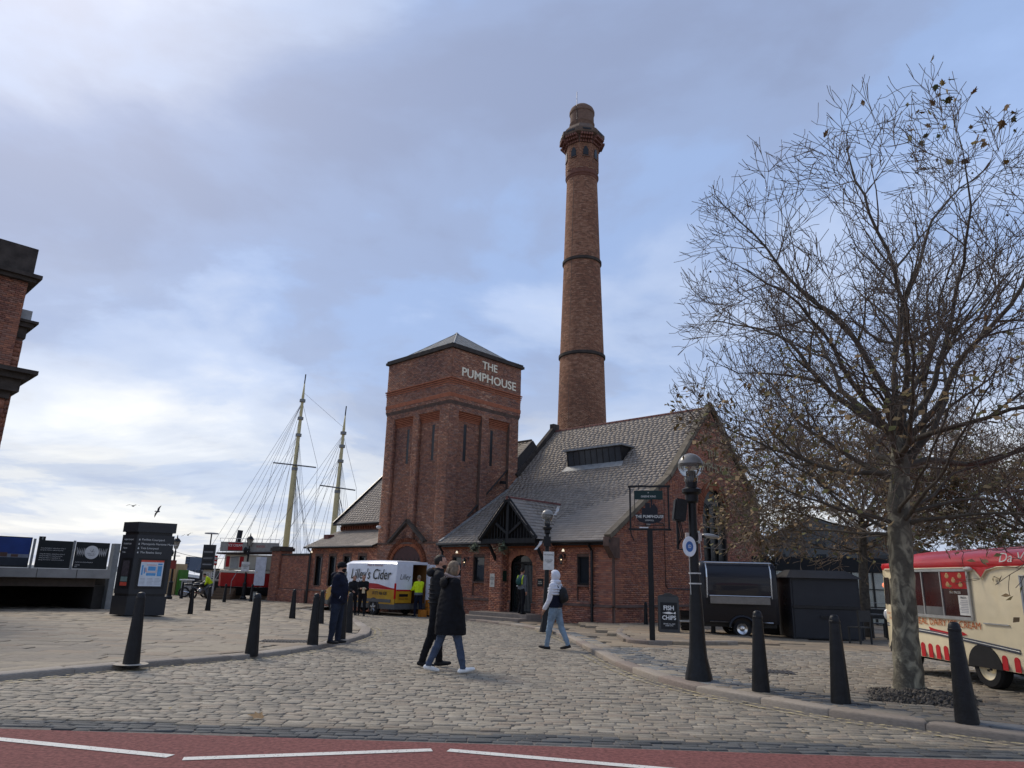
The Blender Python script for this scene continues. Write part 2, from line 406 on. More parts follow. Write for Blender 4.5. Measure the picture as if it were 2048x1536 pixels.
# ---- right pavement: small setts in front, flags towards the pub
o = lay(5.0, 24, lambda y: -4, lambda y: 22, (0.15,0.26), 0.115, R(-13), (4,9)); X, Y = o[:,0], o[:,1]
def flagzone(X, Y): return Y > 17.2+0.12*X
BED = [(4.55,9.62),(5.62,9.12),(6.35,10.25),(5.15,10.85)]    # soil bed round the tree
def inpoly(X, Y, P):
    c = np.zeros(len(X), bool); j = len(P)-1
    for i in range(len(P)):
        (xi,yi),(xj,yj) = P[i],P[j]
        c ^= ((yi > Y) != (yj > Y)) & (X < (xj-xi)*(Y-yi)/(yj-yi+1e-9)+xi); j = i
    return c
ok = (X > xr(Y)+0.30) & ~flagzone(X,Y) & (X < 0.86*Y+1.5) & ~inpoly(X,Y,BED); o = o[ok]; X, Y = o[:,0], o[:,1]; n = len(o)
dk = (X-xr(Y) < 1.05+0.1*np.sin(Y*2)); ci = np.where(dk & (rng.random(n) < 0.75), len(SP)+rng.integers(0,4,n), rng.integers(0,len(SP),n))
H = np.stack([o[:,2]/2-0.006, o[:,3]/2-0.006, np.full(n,0.04)], 1)
C = np.stack([X, Y, gzv(Y)+KH-0.04+rng.normal(0,0.004,n)], 1)
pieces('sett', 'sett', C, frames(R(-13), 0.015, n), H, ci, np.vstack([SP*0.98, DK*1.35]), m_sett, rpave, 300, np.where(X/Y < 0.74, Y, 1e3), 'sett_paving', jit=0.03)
o = lay(10, 60, lambda y: -6, lambda y: 44, (0.6,1.1), 0.55, R(-8), (4,18)); X, Y = o[:,0], o[:,1]
ok = (X > xr(Y)+0.33+0.3) & flagzone(X,Y) & (X < 0.86*Y+3) & (Y < 60); o = o[ok]; X, Y = o[:,0], o[:,1]; n = len(o)
H = np.stack([o[:,2]/2-0.006, o[:,3]/2-0.006, np.full(n,0.06)], 1)
C = np.stack([X, Y, gzv(Y)+KH-0.06+rng.normal(0,0.004,n)+raised(X,Y)], 1)
pieces('flagstone', 'slab', C, frames(R(-8), 0.004, n), H, rng.integers(0,6,n), FP*np.array([1.0,0.94,0.88]), m_flag, rpave, 300, np.where(X/Y < 0.74, Y, 1e3), 'flagstone_paving')
# narrow infill courses between kerb and paving
def along(P, step):
    P = [Vector(p) for p in P]; out = []; acc = 0.0
    pts = []; 
    for i in range(len(P)-1):
        L_ = (P[i+1]-P[i]).length; n_ = max(1, int(L_/0.05))
        for k in range(n_): pts.append(P[i].lerp(P[i+1], k/n_))
    pts.append(P[-1]); cur = pts[0]; run = 0.0; target = random.uniform(*step)
    for a, b in zip(pts, pts[1:]):
        run += (b-a).length
        if run >= target: out.append((cur.copy(), b.copy())); cur = b; run = 0.0; target = random.uniform(*step)
    return out
KP = np.array([(0.27,0.225,0.18),(0.30,0.25,0.20),(0.25,0.20,0.165),(0.33,0.28,0.225)])
def kerb_run(P, side, step, w, parent, top=KH, zf=lambda x,y: 0.0, name='kerb_stone', pal=KP, inset=0.0, hh=0.12, mat=None, nk=300):
    C=[];A=[];Hh=[]
    for a, b in along(P, step):
        d = (b-a); L_ = d.length; d.normalize(); nrm = Vector((-d.y,d.x))*side; c = (a+b)/2+nrm*(w/2+inset)
        s = (gz(b.y)-gz(a.y))/max(L_,1e-3)
        C.append((c.x,c.y,(gz(a.y)+gz(b.y))/2+top-hh+random.gauss(0,0.004)+float(zf(c.x+nrm.x*.3,c.y+nrm.y*.3)))); A.append([[d.x,-d.y,0],[d.y,d.x,0],[s,0,1]]); Hh.append((L_/2-0.006,w/2,hh))
    pieces(name, 'sett' if hh > 0.1 else 'slab', C, A, Hh, rng.integers(0,len(pal),len(C)), pal, mat or m_kerb, parent, nk, [c[1] for c in C])
TM['kerb'] = rings_tmpl([(1,-1),(1,0.75),(0.97,0.93),(0.9,1.0)])
TM['sett_bak'] = TM['sett']; TM['sett'] = TM['kerb']
kerb_run([p for p in RK], -1, (0.75,1.25), 0.25, rpave)
kerb_run([p for p in LK], 1, (0.7,1.2), 0.30, lpave, pal=KP*np.array([0.95,0.98,1.02]))
TM['sett'] = TM['sett_bak']
INK = [(4.3,27.0),(3.75,25.0),(3.2,22.0),(3.04,19.2),(3.12,18.62),(3.5,18.48),(4.7,18.74),(5.9,19.15)]
TM['sett'] = TM['kerb']; kerb_run(INK[::-1], -1, (0.6,1.0), 0.2, rpave, top=KH+0.095, pal=KP*0.85); TM['sett'] = TM['sett_bak']
def edge_course(P, side, inset, step, w, parent, pal, name):
    kerb_run(P, side, step, w, parent, top=KH, name=name, pal=pal, inset=inset, hh=0.035, mat=m_flag)
edge_course(RK, -1, 0.26, (0.3,0.6), 0.30, rpave, np.vstack([DK*1.5, SP]), 'edge_stone')
edge_course(LK, 1, 0.31, (0.4,0.8), 0.30, lpave, FP, 'edge_stone')
# faded yellow lines along the kerbs
def offs(P, d): 
    out = []
    for i, p in enumerate(P):
        a = Vector(P[max(i-1,0)]); b = Vector(P[min(i+1,len(P)-1)]); t = (b-a).normalized(); out.append((p[0]-t.y*d, p[1]+t.x*d))
    return out
def sub(P, y0, y1): 
    f = lambda y: (float(lerp_poly(P,y)), y); return [f(y0+(y1-y0)*k/12) for k in range(13)]
for q in (0.13, 0.30):
    stripe('yellow_line', offs(sub(RK,7.4,16.2), q), 0.055, m_yel, road, 0.012)
    stripe('yellow_line', offs(sub(RK,19.5,27), q), 0.055, m_yel, road, 0.012)
    stripe('yellow_line', offs(sub(LK,8.0,15.5), -q), 0.05, m_yel, road, 0.012)
    stripe('yellow_line', offs(sub(LK,17.5,24), -q), 0.05, m_yel, road, 0.012)
# soil bed round the plane tree, drain cover, inspection covers
m_soil = M('tree_pit_gravel', (0.035,0.03,0.025), 0.95, var=0.5, scale=60, bump=0.9, bscale=110)
mb = MB(); bmv = []
for iy in range(28):
    for ix in range(28):
        fu, fv = ix/27, iy/27; P = [Vector(p) for p in BED]
        p = (P[0].lerp(P[1],fu)).lerp(P[3].lerp(P[2],fu), fv); e = min(fu,1-fu,fv,1-fv)
        bmv.append((p.x,p.y,gz(p.y)+KH-0.02+0.10*min(1,e*2.6)+0.018*mnoise.noise((p.x*9,p.y*9,0))+0.012*mnoise.noise((p.x*31,p.y*31,0))))
mb.add(bmv, [(iy*28+ix,iy*28+ix+1,(iy+1)*28+ix+1,(iy+1)*28+ix) for iy in range(27) for ix in range(27)])
mb.build('tree_pit', m_soil, smooth=True, kind='structure')
PB = []
for _ in range(1400):
    fu, fv = random.random(), random.random(); P = [Vector(p) for p in BED]
    p = (P[0].lerp(P[1],fu)).lerp(P[3].lerp(P[2],fu), fv); e = min(fu,1-fu,fv,1-fv); PB.append((p.x,p.y,gz(p.y)+KH-0.015+0.10*min(1,e*2.6)))
n = len(PB); s_ = rng.uniform(0.007,0.02,n)
pieces('pebble', 'sett', np.array(PB), frames(0.0,0.4,n), np.stack([s_,s_*0.8,s_*0.6],1), rng.integers(0,4,n), np.array([(0.05,0.045,0.04),(0.08,0.07,0.055),(0.03,0.027,0.025),(0.11,0.09,0.07)]), m_sett, bpy.data.objects['tree_pit'], 0, None, 'gravel', jit=0.15)
m_iron = M('cast_iron', (0.012,0.013,0.015), 0.42, var=0.3, scale=8, bump=0.12, bscale=120, spec=0.5)
m_ironcover = M('iron_cover', (0.06,0.055,0.052), 0.6, metal=0.4, var=0.3, scale=12)
def drain(x, y, w, d, rz, label):
    z = gz(y)+KH+0.002; e = empty('drain_cover', (x,y,z), rz, label, 'drain cover')
    mb = MB(); mb.bb(-w/2,w/2,-d/2,d/2,-0.03,0.006); mb.build('frame', m_ironcover, e)
    for k in range(int(w/0.07)):
        mb = MB(); mb.bb(-w/2+0.03+k*0.07,-w/2+0.065+k*0.07,-d/2+0.03,d/2-0.03,0.006,0.016); mb.build('bar', m_ironcover, e)
p = G(575,1283,KH); drain(p.x,p.y,1.15,0.55,R(5),'long iron drain grating in the flagstones behind the bollards')
p = G(1540,1344,KH); drain(p.x,p.y,0.75,0.5,R(-13),'iron inspection cover in the setts behind a bollard')
# river and far bank
m_water = M('river_water', (0.05,0.06,0.065), 0.18, var=0.2, scale=0.3, bump=0.25, bscale=0.8, spec=0.5)
mb = MB(); mb.quad((-2500,66,-3.2),(2500,66,-3.2),(2500,3000,-3.2),(-2500,3000,-3.2)); mb.build('river', m_water, kind='structure')
mb = MB(); mb.quad((-140,66,-0.52),(140,66,-0.52),(140,66,-3.5),(-140,66,-3.5)); mb.build('quay_wall', M('quay_stone',(0.16,0.14,0.12),0.9), kind='structure')
mb = MB(); pts = []
for k in range(61):
    x = -1500+50*k; h = 3+5*abs(mnoise.noise((x*0.004,1,0)))+2.0*mnoise.noise((x*0.03,2,0)); pts.append((x,h))
vs_ = []; 
for x, h in pts: vs_ += [(x,900,-3.3),(x,930,-3.2+h),(x,1250,-3.2+h*1.4)]
mb.add(vs_, [(3*k+j,3*k+3+j,3*k+4+j,3*k+1+j) for k in range(60) for j in (0,1)])
mb.build('far_bank', M('far_bank_land',(0.10,0.115,0.13),0.95,var=0.3,scale=0.02), kind='structure')
# ================================================================ PUMPHOUSE
P0 = Vector((4.124,28.606,0.0)); RZ = R(-44)
ph = empty('pumphouse', P0, RZ, 'red brick pumphouse pub with square tower, slate roofs and timber porch', 'pub')
BR_T = np.array([(0.135,0.062,0.044),(0.11,0.052,0.040),(0.16,0.072,0.048),(0.088,0.046,0.038),(0.19,0.085,0.055),(0.14,0.076,0.058),(0.24,0.125,0.085)])*np.array([1.95,2.15,2.25])   # tower
BR_F = np.array([(0.20,0.082,0.054),(0.165,0.068,0.047),(0.24,0.10,0.06),(0.13,0.058,0.045),(0.29,0.13,0.08),(0.17,0.084,0.062),(0.11,0.055,0.045)])*np.array([1.75,1.85,1.9])  # low walls
BR_C = np.array([(0.25,0.125,0.08),(0.205,0.10,0.066),(0.29,0.15,0.096),(0.165,0.086,0.06),(0.33,0.185,0.125),(0.22,0.105,0.068)])*np.array([1.08,1.16,1.16])       # chimney
BR_O = np.array([(0.30,0.095,0.045),(0.26,0.08,0.04),(0.34,0.115,0.055)])
_cp_=lambda P,k:P.mean(0)+(P-P.mean(0))*k
BR_T=_cp_(BR_T,0.95)*np.array([1.05,1.03,0.97]);BR_F=_cp_(BR_F,0.95)*np.array([1.14,1.09,1.03]);BR_C=_cp_(BR_C,0.85)*np.array([1.05,0.98,0.94])
m_brick = M('brick', tint=True, rough=0.85, var=0.28, scale=7, bump=0.35, bscale=70, spec=0.2)
m_mort = M('brick_mortar', (0.19,0.12,0.095), 0.95, var=0.3, scale=4)
m_mortd = M('brick_mortar_dark', (0.125,0.085,0.068), 0.95, var=0.3, scale=4)
m_stone = M('sandstone', (0.12,0.075,0.058), 0.9, var=0.3, scale=3, bump=0.3, bscale=40)
m_stoned = M('sooty_stone', (0.055,0.045,0.038), 0.9, var=0.4, scale=3, bump=0.3, bscale=40)
m_coping = M('pale_coping', (0.17,0.14,0.10), 0.9, var=0.35, scale=3, bump=0.3, bscale=40)
m_slate = M('slate', tint=True, rough=0.7, var=0.2, scale=3.5, bump=0.25, bscale=50, spec=0.4)
m_slateb = M('slate_bed', (0.05,0.045,0.042), 0.9)
m_black = M('black_paint', (0.010,0.010,0.011), 0.4, var=0.3, scale=6, spec=0.45)
m_lead = M('lead_sheet', (0.30,0.30,0.29), 0.55, metal=0.2, var=0.25, scale=4, bump=0.15, bscale=20)
m_dglass = glass('dark_glass')
m_cream = M('cream_letters', (0.82,0.75,0.58), 0.5, var=0.05)
SLP = np.array([(0.128,0.108,0.092),(0.148,0.125,0.104),(0.108,0.094,0.082),(0.175,0.148,0.122),(0.134,0.108,0.088),(0.095,0.084,0.076),(0.152,0.132,0.116)])*np.array([1.95,1.95,1.9])
SLP=SLP.mean(0)+(SLP-SLP.mean(0))*0.4

def minus(spans, cuts):
    for c0, c1 in cuts:
        out = []
        for a, b in spans:
            if c1 <= a or c0 >= b: out.append((a,b)); continue
            if c0 > a: out.append((a,c0))
            if c1 < b: out.append((c1,b))
        spans = out
    return spans
class Bricks:
    def __init__(s): s.C=[];s.A=[];s.H=[];s.ci=[]
    def wall(s, o, ex, n, z0, z1, spans, npal, off=0.0, course=0.075, L=0.235, sel=None, soldier=False):
        """o: origin; ex: direction along; n: outward; spans(z) -> list of (a0,a1)"""
        o = Vector(o); ex = Vector(ex); n = Vector(n); k = 0; z = z0
        A = [[ex.x,n.x,0],[ex.y,n.y,0],[0,0,1]]
        while z < z1-1e-6:
            h = min(course, z1-z)
            for a, b in spans(z+h/2):
                x = a - (L/2 if k % 2 else 0)
                while x < b-0.01:
                    x0, x1 = max(x,a), min(x+L,b); x += L
                    if x1-x0 < 0.03: continue
                    c = o + ex*((x0+x1)/2) + n*(off+0.004+random.gauss(0,0.0022)); 
                    s.C.append((c.x,c.y,z+h/2)); s.A.append(A); s.H.append(((x1-x0)/2-0.005, 0.012, h/2-0.005))
                    s.ci.append(sel(x0,z) if sel else random.randrange(npal))
            z += h; k += 1
    def put(s, pal, parent, n_ind, key, stuff):
        # soot and weather: broad patches lean to the darker or the paler bricks
        od = np.argsort(np.asarray(pal).sum(1)); n_ = len(od)
        s.ci = [int(od[min(n_-1, max(0, int((0.62*random.random() + 0.38*(0.5+0.9*mnoise.noise((c[0]*0.55,c[1]*0.55,c[2]*0.3))))*n_)))]) for c in s.C]
        pieces('brick', 'brick', s.C, s.A, s.H, s.ci, pal, m_brick, parent, n_ind, key, stuff)
def strips(mb, o, ex, n, a0, a1, top, cuts=lambda a: [], bot=lambda a: -0.5, step=0.15, extra=()):
    o = Vector(o); ex = Vector(ex); n = Vector(n)
    xs = sorted(set([round(a0+step*i,4) for i in range(int((a1-a0)/step)+1)]+[a1]+list(extra)))
    for a, b in zip(xs, xs[1:]):
        m = (a+b)/2
        for lo, hi in minus([(bot(m), 1e9)], cuts(m)):
            def P(t, z): q = o+ex*t; return (q.x,q.y,z)
            la, lb = lo, lo
            ha, hb = (top(a), top(b)) if hi > 1e8 else (hi, hi)
            if max(ha,hb) <= lo: continue
            mb.quad(P(a,la), P(b,lb), P(b,hb), P(a,ha))
    return mb
CAMLOC = Vector((16.9,-23.4,CAMZ))
def dist(C): return [ (Vector(c)-CAMLOC).length for c in C ]
# ---- hall front wall (y = 0, facing -y)
FW = [(-9.38,-8.72),(-7.92,-7.16),(-1.80,-1.18)]            # windows x ranges
WZ = (0.62, 2.50)
def arch_cut(cx, hw, zs, rise, a):
    t = (a-cx)/hw
    return zs + rise*math.sqrt(max(0,1-t*t))
DOOR = (-4.84,0.64,2.02,0.42)
def front_cuts(a):
    c = [(WZ[0],WZ[1]) for x0,x1 in FW if x0 < a < x1]
    if abs(a-DOOR[0]) < DOOR[1]: c.append((-0.5, arch_cut(*DOOR,a)))
    return c
def front_spans(z):
    cut = [w for w in FW if WZ[0] < z < WZ[1]]
    if z < DOOR[2]: cut.append((DOOR[0]-DOOR[1],DOOR[0]+DOOR[1]))
    elif z < DOOR[2]+DOOR[3]:
        w = DOOR[1]*math.sqrt(max(0,1-((z-DOOR[2])/DOOR[3])**2)); cut.append((DOOR[0]-w,DOOR[0]+w))
    return minus([(-10.1,-0.02)], cut)
EX = (1,0,0); NF = (0,-1,0)
ex_ = [w for p in FW for w in p]+[DOOR[0]-DOOR[1],DOOR[0]+DOOR[1]]
mb = strips(MB(), (0,0,0), EX, NF, -10.1, 0, lambda a: 3.02, front_cuts, extra=ex_, step=0.08)
fwall = mb.build('front_wall', m_mort, ph)
B = Bricks(); B.wall((0,0,0), EX, NF, 0.52, 2.72, front_spans, len(BR_F))
B.wall((0,0,0), EX, NF, -0.45, 0.45, lambda z: minus([(-10.1,-0.02)], [(DOOR[0]-DOOR[1],DOOR[0]+DOOR[1])]), len(BR_F), off=0.07)
BF0 = len(B.C)
B.wall((0,-0.45,0), EX, NF, -0.2, 2.9, lambda z: [(-6.35,-5.65),(-3.6,-2.9)], len(BR_F))          # porch piers, front
B.wall((-5.65,-0.45,0), (0,1,0), (1,0,0), -0.2, 2.9, lambda z: [(0,0.43)], len(BR_F)); B.wall((-2.9,-0.45,0), (0,1,0), (1,0,0), -0.2, 2.9, lambda z: [(0,0.43)], len(BR_F))
B.put(BR_F, fwall, 150, dist(B.C), 'brickwork')
mb = MB(); mb.bb(-10.1,DOOR[0]-DOOR[1],-0.068,0.0,-0.5,0.44); mb.bb(DOOR[0]+DOOR[1],-0.02,-0.068,0.0,-0.5,0.44); mb.build('plinth', m_mort, ph)
for a, b in ((-10.1,-6.36),(-2.89,-0.0)):
    mb = MB(); mb.prism([(-0.12,0.44),(-0.12,0.47),(0.0,0.56),(0.0,0.44)], 'x', a, b); mb.build('plinth_course', m_stone, ph)
mb = MB(); mb.bb(-6.35,-5.65,-0.448,0,-0.5,2.92); mb.build('porch_pier', m_mort, ph); mb = MB(); mb.bb(-3.6,-2.9,-0.448,0,-0.5,2.92); mb.build('porch_pier', m_mort, ph)
for x0, x1 in FW:                                            # windows with lintel, apron and sill
    mb = MB(); mb.bb(x0,x1,0.10,0.14,WZ[0],1.26); wb = mb.build('window_apron', m_mort, ph)
    b = Bricks(); b.wall((x0,0.10,0), EX, NF, WZ[0], 1.22, lambda z: [(0,x1-x0)], len(BR_F)); b.put(BR_F, wb, 0, None, 'brickwork')
    w = empty('window', (0,0,0), parent=ph)
    mb = MB(); mb.bb(x0+0.02,x1-0.02,0.13,0.15,1.26,2.5); mb.build('pane', m_dglass, w)
    mb = MB()
    for q in (x0+0.05,x1-0.05): mb.bb(q-0.05,q+0.05,0.07,0.13,1.26,2.42)
    mb.bb(x0+0.1,x1-0.1,0.07,0.13,2.32,2.42); mb.bb(x0+0.1,x1-0.1,0.07,0.13,1.27,1.34); mb.build('frame', m_black, w)
    mb = MB(); mb.bb(x0,x1,-0.02,0.16,1.19,1.258); mb.build('sill', m_stone, w)
    mb = MB(); mb.bb(x0-0.001,x1+0.001,0.02,0.16,2.36,2.52); mb.build('lintel', m_stone, w)
    mb = MB(); mb.bb(x0+0.001,x0+0.003,0.0,0.15,WZ[0],WZ[1]); mb.bb(x1-0.003,x1-0.001,0.0,0.15,WZ[0],WZ[1]); mb.bb(x0,x1,-0.01,0.12,WZ[0]-0.05,WZ[0]+0.02); mb.build('reveal', m_mort, w)
# corbelled eaves course and gutter
mb = MB(); mb.bb(-10.1,0.0,-0.06,0,2.73,2.80); mb.build('eaves_course', M('orange_brick',BR_O[0]*0.8,0.85), ph)
mb = MB()
for k in range(42): mb.bb(-10.05+0.24*k,-9.93+0.24*k,-0.10,0,2.80,2.90)
mb.build('dentil_course', M('orange_brick_dark',BR_O[1]*0.7,0.85), ph, kind='stuff')
def gutter(a, b, parent, r=0.065):
    mb = MB(); mb.tube([a,b], r, 8); return mb.build('gutter', m_black, parent)
gutter((-10.15,-0.36,2.93),(-6.5,-0.36,2.93),ph); gutter((-3.1,-0.36,2.93),(0.1,-0.36,2.93),ph)
mb = MB(); mb.bb(-10.1,0.05,-0.30,-0.27,2.80,3.02); mb.build('fascia', m_black, ph)
def downpipe(x, y, z1, parent, z0=-0.42):
    mb = MB(); mb.tube([(x,y-0.28,z1),(x,y-0.2,z1-0.12),(x,y-0.02,z1-0.3),(x,y-0.02,z0)], 0.055, 8); mb.lathe([(0.075,0),(0.075,0.12)],8,(x,y-0.02,0.42)); mb.lathe([(0.075,0),(0.075,0.1)],8,(x,y-0.02,z0+0.02))
    mb.build('downpipe', m_black, parent)
downpipe(-0.96,-0.10,2.9,ph); downpipe(-9.98,-0.10,2.9,ph)
# entrance: recessed doors, steps, arch
mb = MB(); mb.bb(-5.5,-4.2,0.18,0.22,-0.2,2.46); door = mb.build('door', glass('door_glass',(0.012,0.016,0.016)), ph)
mb = MB()
for q in (-5.46,-4.86,-4.80,-4.24): mb.bb(q-0.035,q+0.035,0.12,0.18,0.05,2.1)
mb.bb(-5.5,-4.2,0.12,0.178,2.05,2.15); mb.bb(-5.5,-4.2,0.12,0.178,0.05,0.18); mb.build('frame', m_black, door)
for k in range(7):
    mb = MB(); mb.bb(-4.75+k*0.08,-4.725+k*0.08,0.10,0.12,0.1,2.0); mb.build('grille_bar', M('steel_bar',(0.22,0.23,0.23),0.4,metal=0.6), door)
b = Bricks()
AR = []
for k in range(15):
    t = math.pi*(k+0.5)/15; cx = DOOR[0]+(DOOR[1]+0.11)*math.cos(t); cz = DOOR[2]+(DOOR[3]+0.11)*math.sin(t)
    tx = Vector((-(DOOR[1]+0.11)*math.sin(t),0,(DOOR[3]+0.11)*math.cos(t))).normalized(); nz = Vector((-tx.z,0,tx.x))*-1
    b.C.append((cx,-0.012,cz)); b.A.append([[tx.x,0,nz.x],[0,-1,0],[tx.z,0,nz.z]]); b.H.append((0.056,0.02,0.115)); b.ci.append(random.randrange(3))
pieces('arch_brick','brick',b.C,b.A,b.H,b.ci,BR_F,m_brick,fwall,300)
m_step = M('step_stone',(0.24,0.20,0.165),0.85,var=0.2,scale=4,bump=0.2)
for k, (y0, z1) in enumerate(((-1.9,-0.10),(-1.35,0.04))):
    mb = MB(); mb.bb(-6.9+0.25*k,-3.2-0.1*k,y0,0.2,-0.5,z1); mb.build('step', m_step, ph, bevel=0.02)
mb = MB(); mb.bb(-6.3,-6.02,-0.485,-0.46,1.05,1.62); nb = mb.build('notice_board', M('notice_white',(0.55,0.52,0.45),0.6), ph)
text(nb,'LIVING\nROOM', 0.075, (-6.16,-0.489,1.42), (R(90),0,0), m_black, 0.001); text(nb,'opening\nhours', 0.045, (-6.16,-0.489,1.2), (R(90),0,0), m_black, 0.001)
mb = MB(); mb.bb(-3.5,-3.2,-0.485,-0.46,1.15,1.45); nb = mb.build('plaque', M('plaque_dark',(0.03,0.03,0.03),0.4), ph); text(nb,'PUMP\nHOUSE',0.07,(-3.35,-0.489,1.3),(R(90),0,0),m_cream,0.001)
mb = MB(); mb.bb(-5.649,-5.62,-0.36,-0.12,1.3,1.75); mb.build('key_safe', M('safe_green',(0.01,0.03,0.02),0.4), ph)
m_bulb = M('warm_bulb', (0.9,0.75,0.5), 0.4, emit=(1.0,0.75,0.45), estr=2.5)
def wall_lantern(x, z, y=-0.0):
    l = empty('wall_lantern', (x,y,z), parent=ph)
    mb = MB(); mb.tube([(0,0,0.12),(0,-0.18,0.2),(0,-0.26,0.14)],0.014,6); mb.bb(-0.04,0.04,-0.02,0,0.0,0.2); mb.build('bracket', m_black, l)
    mb = MB(); mb.lathe([(0.05,-0.2),(0.105,0.03)],6,(0,-0.26,0),cap=False); mb.build('shade_glass', M('lantern_glass',(0.08,0.09,0.09),0.15,spec=0.6,alpha=0.5), l)
    mb = MB(); mb.lathe([(0.13,0.03),(0.06,0.10),(0.02,0.16)],6,(0,-0.26,0)); mb.build('cap', m_black, l); mb = MB(); mb.lathe([(0.055,-0.23),(0.055,-0.2)],6,(0,-0.26,0)); mb.build('lantern_base', m_black, l)
    mb = MB(); mb.ell((0,-0.26,-0.05),0.022,8,6); mb.build('bulb', m_bulb, l)
wall_lantern(-8.25,2.15); wall_lantern(-2.42,2.28)
def spot(x, z):
    l = empty('wall_lamp',(x,-0.0,z),parent=ph); mb = MB(); mb.tube([(0,0,0),(0,-0.12,0.05),(0,-0.16,0)],0.012,6); mb.build('arm',m_black,l)
    mb = MB(); mb.lathe([(0.03,0.0),(0.06,-0.1)],10,(0,-0.16,0)); mb.build('lamp', M('lamp_white',(0.8,0.78,0.7),0.4,emit=(1,0.85,0.6),estr=0.5), l)
spot(-8.9,2.62); spot(-2.4,2.66)
mb = MB(); mb.ell((-3.05,-0.02,2.55),(0.09,0.05,0.09)); mb.build('alarm_bell', M('bell_white',(0.6,0.58,0.52),0.5), ph, smooth=True)
# flower baskets by the porch
for x in (-6.75,-5.0):
    fb = empty('hanging_basket',(x,-0.75,2.82),0,'green trailing plants in hanging basket under the porch '+('corner' if x < -6 else 'beam'),'hanging basket'); fb.location = ph.matrix_basis @ Vector((x,-0.95,2.80)) if False else (P0+Matrix.Rotation(RZ,3,'Z')@Vector((x,-1.05,2.72)))
    mb = MB(); mb.lathe([(0.05,-0.16),(0.15,-0.08),(0.19,0.02)],12); mb.build('basket', m_black, fb)
    mb = MB(); mb.tube([(0.15,0,0.02),(0,0,0.42),(-0.15,0,0.02)],0.006,4); mb.tube([(0,0,0.42),(0,0,0.6)],0.006,4); mb.build('chain', m_black, fb)
    V=[];Fq=[]
    for k in range(420):
        a=random.uniform(0,6.28);r=abs(random.gauss(0,0.15));c=Vector((r*math.cos(a),r*math.sin(a),random.gauss(0.03,0.10)-r*0.5));u=Vector((random.gauss(0,1),random.gauss(0,1),random.gauss(0,.6))).normalized();w=u.orthogonal().normalized()*0.016;u*=0.03
        b_=len(V);V+=[c-u-w,c+u-w*0.3,c+u+w*0.3,c-u+w];Fq.append((b_,b_+1,b_+2,b_+3))
    mb=MB();mb.add(V,Fq);o=mb.build('foliage',M('basket_leaf',(0.06,0.10,0.035),0.6,col2=(0.22,0.24,0.17)),fb,kind='stuff')
# ---- timber porch gable
PX, PZ0, PZ1, PYF = -4.80, 3.06, 4.80, -1.05
m_tim = M('black_timber', (0.013,0.013,0.014), 0.6, var=0.4, scale=5, bump=0.3, bscale=40, stretch=(1,1,0.2))
pc = empty('porch_frame',(0,0,0),parent=ph)
def beam(a, b, w, name='beam', parent=pc, d=None):
    a=Vector(a);b=Vector(b);t=(b-a).normalized();n=Vector((0,-1,0));s=t.cross(n).normalized()
    n=s.cross(t).normalized();h=w/2;q=(d or w)/2
    P=[p+s*i*h+n*j*q for p in (a,b) for i,j in ((-1,-1),(1,-1),(1,1),(-1,1))]
    mb=MB();mb.add(P,[(0,3,2,1),(4,5,6,7)]+[(i,(i+1)%4,4+(i+1)%4,4+i) for i in range(4)]);return mb.build(name,m_tim,parent)
beam((-6.5,PYF,PZ0-0.02),(PX+0.02,PYF,PZ1+0.02),0.2,'barge_board',d=0.05); beam((-3.1,PYF,PZ0-0.02),(PX-0.02,PYF-0.003,PZ1+0.02),0.2,'barge_board',d=0.05)
beam((-6.4,PYF+0.1,2.98),(-3.2,PYF+0.1,2.98),0.2,'tie_beam',d=0.14); beam((PX,PYF+0.1,3.08),(PX,PYF+0.1,4.7),0.14,'king_post')
beam((PX,PYF+0.1,3.25),(-5.55,PYF+0.1,3.75),0.1,'strut'); beam((PX,PYF+0.1,3.25),(-4.05,PYF+0.1,3.75),0.1,'strut')
for k in range(17):
    x=-6.2+0.175*k; h=PZ1-1.05*abs(x-PX)-0.15
    if h>3.12 and abs(x-PX)>0.09: beam((x,PYF+0.16,3.05),(x,PYF+0.16,h),0.045,'spindle')
for x in (-6.0,-3.25):
    beam((x,-0.44,2.2),(x,PYF+0.1,2.92),0.1,'bracket'); beam((x,-0.45,2.95),(x,PYF,2.95),0.14,'plate')
mb=MB();mb.quad((-6.3,-0.3,3.0),(-3.3,-0.3,3.0),(PX,-0.3,4.6),(PX,-0.3,4.6)) if False else mb.add([(-6.3,-0.2,3.0),(-3.3,-0.2,3.0),(PX,-0.2,4.6)],[(0,1,2)]);mb.build('gable_boarding',m_tim,pc)
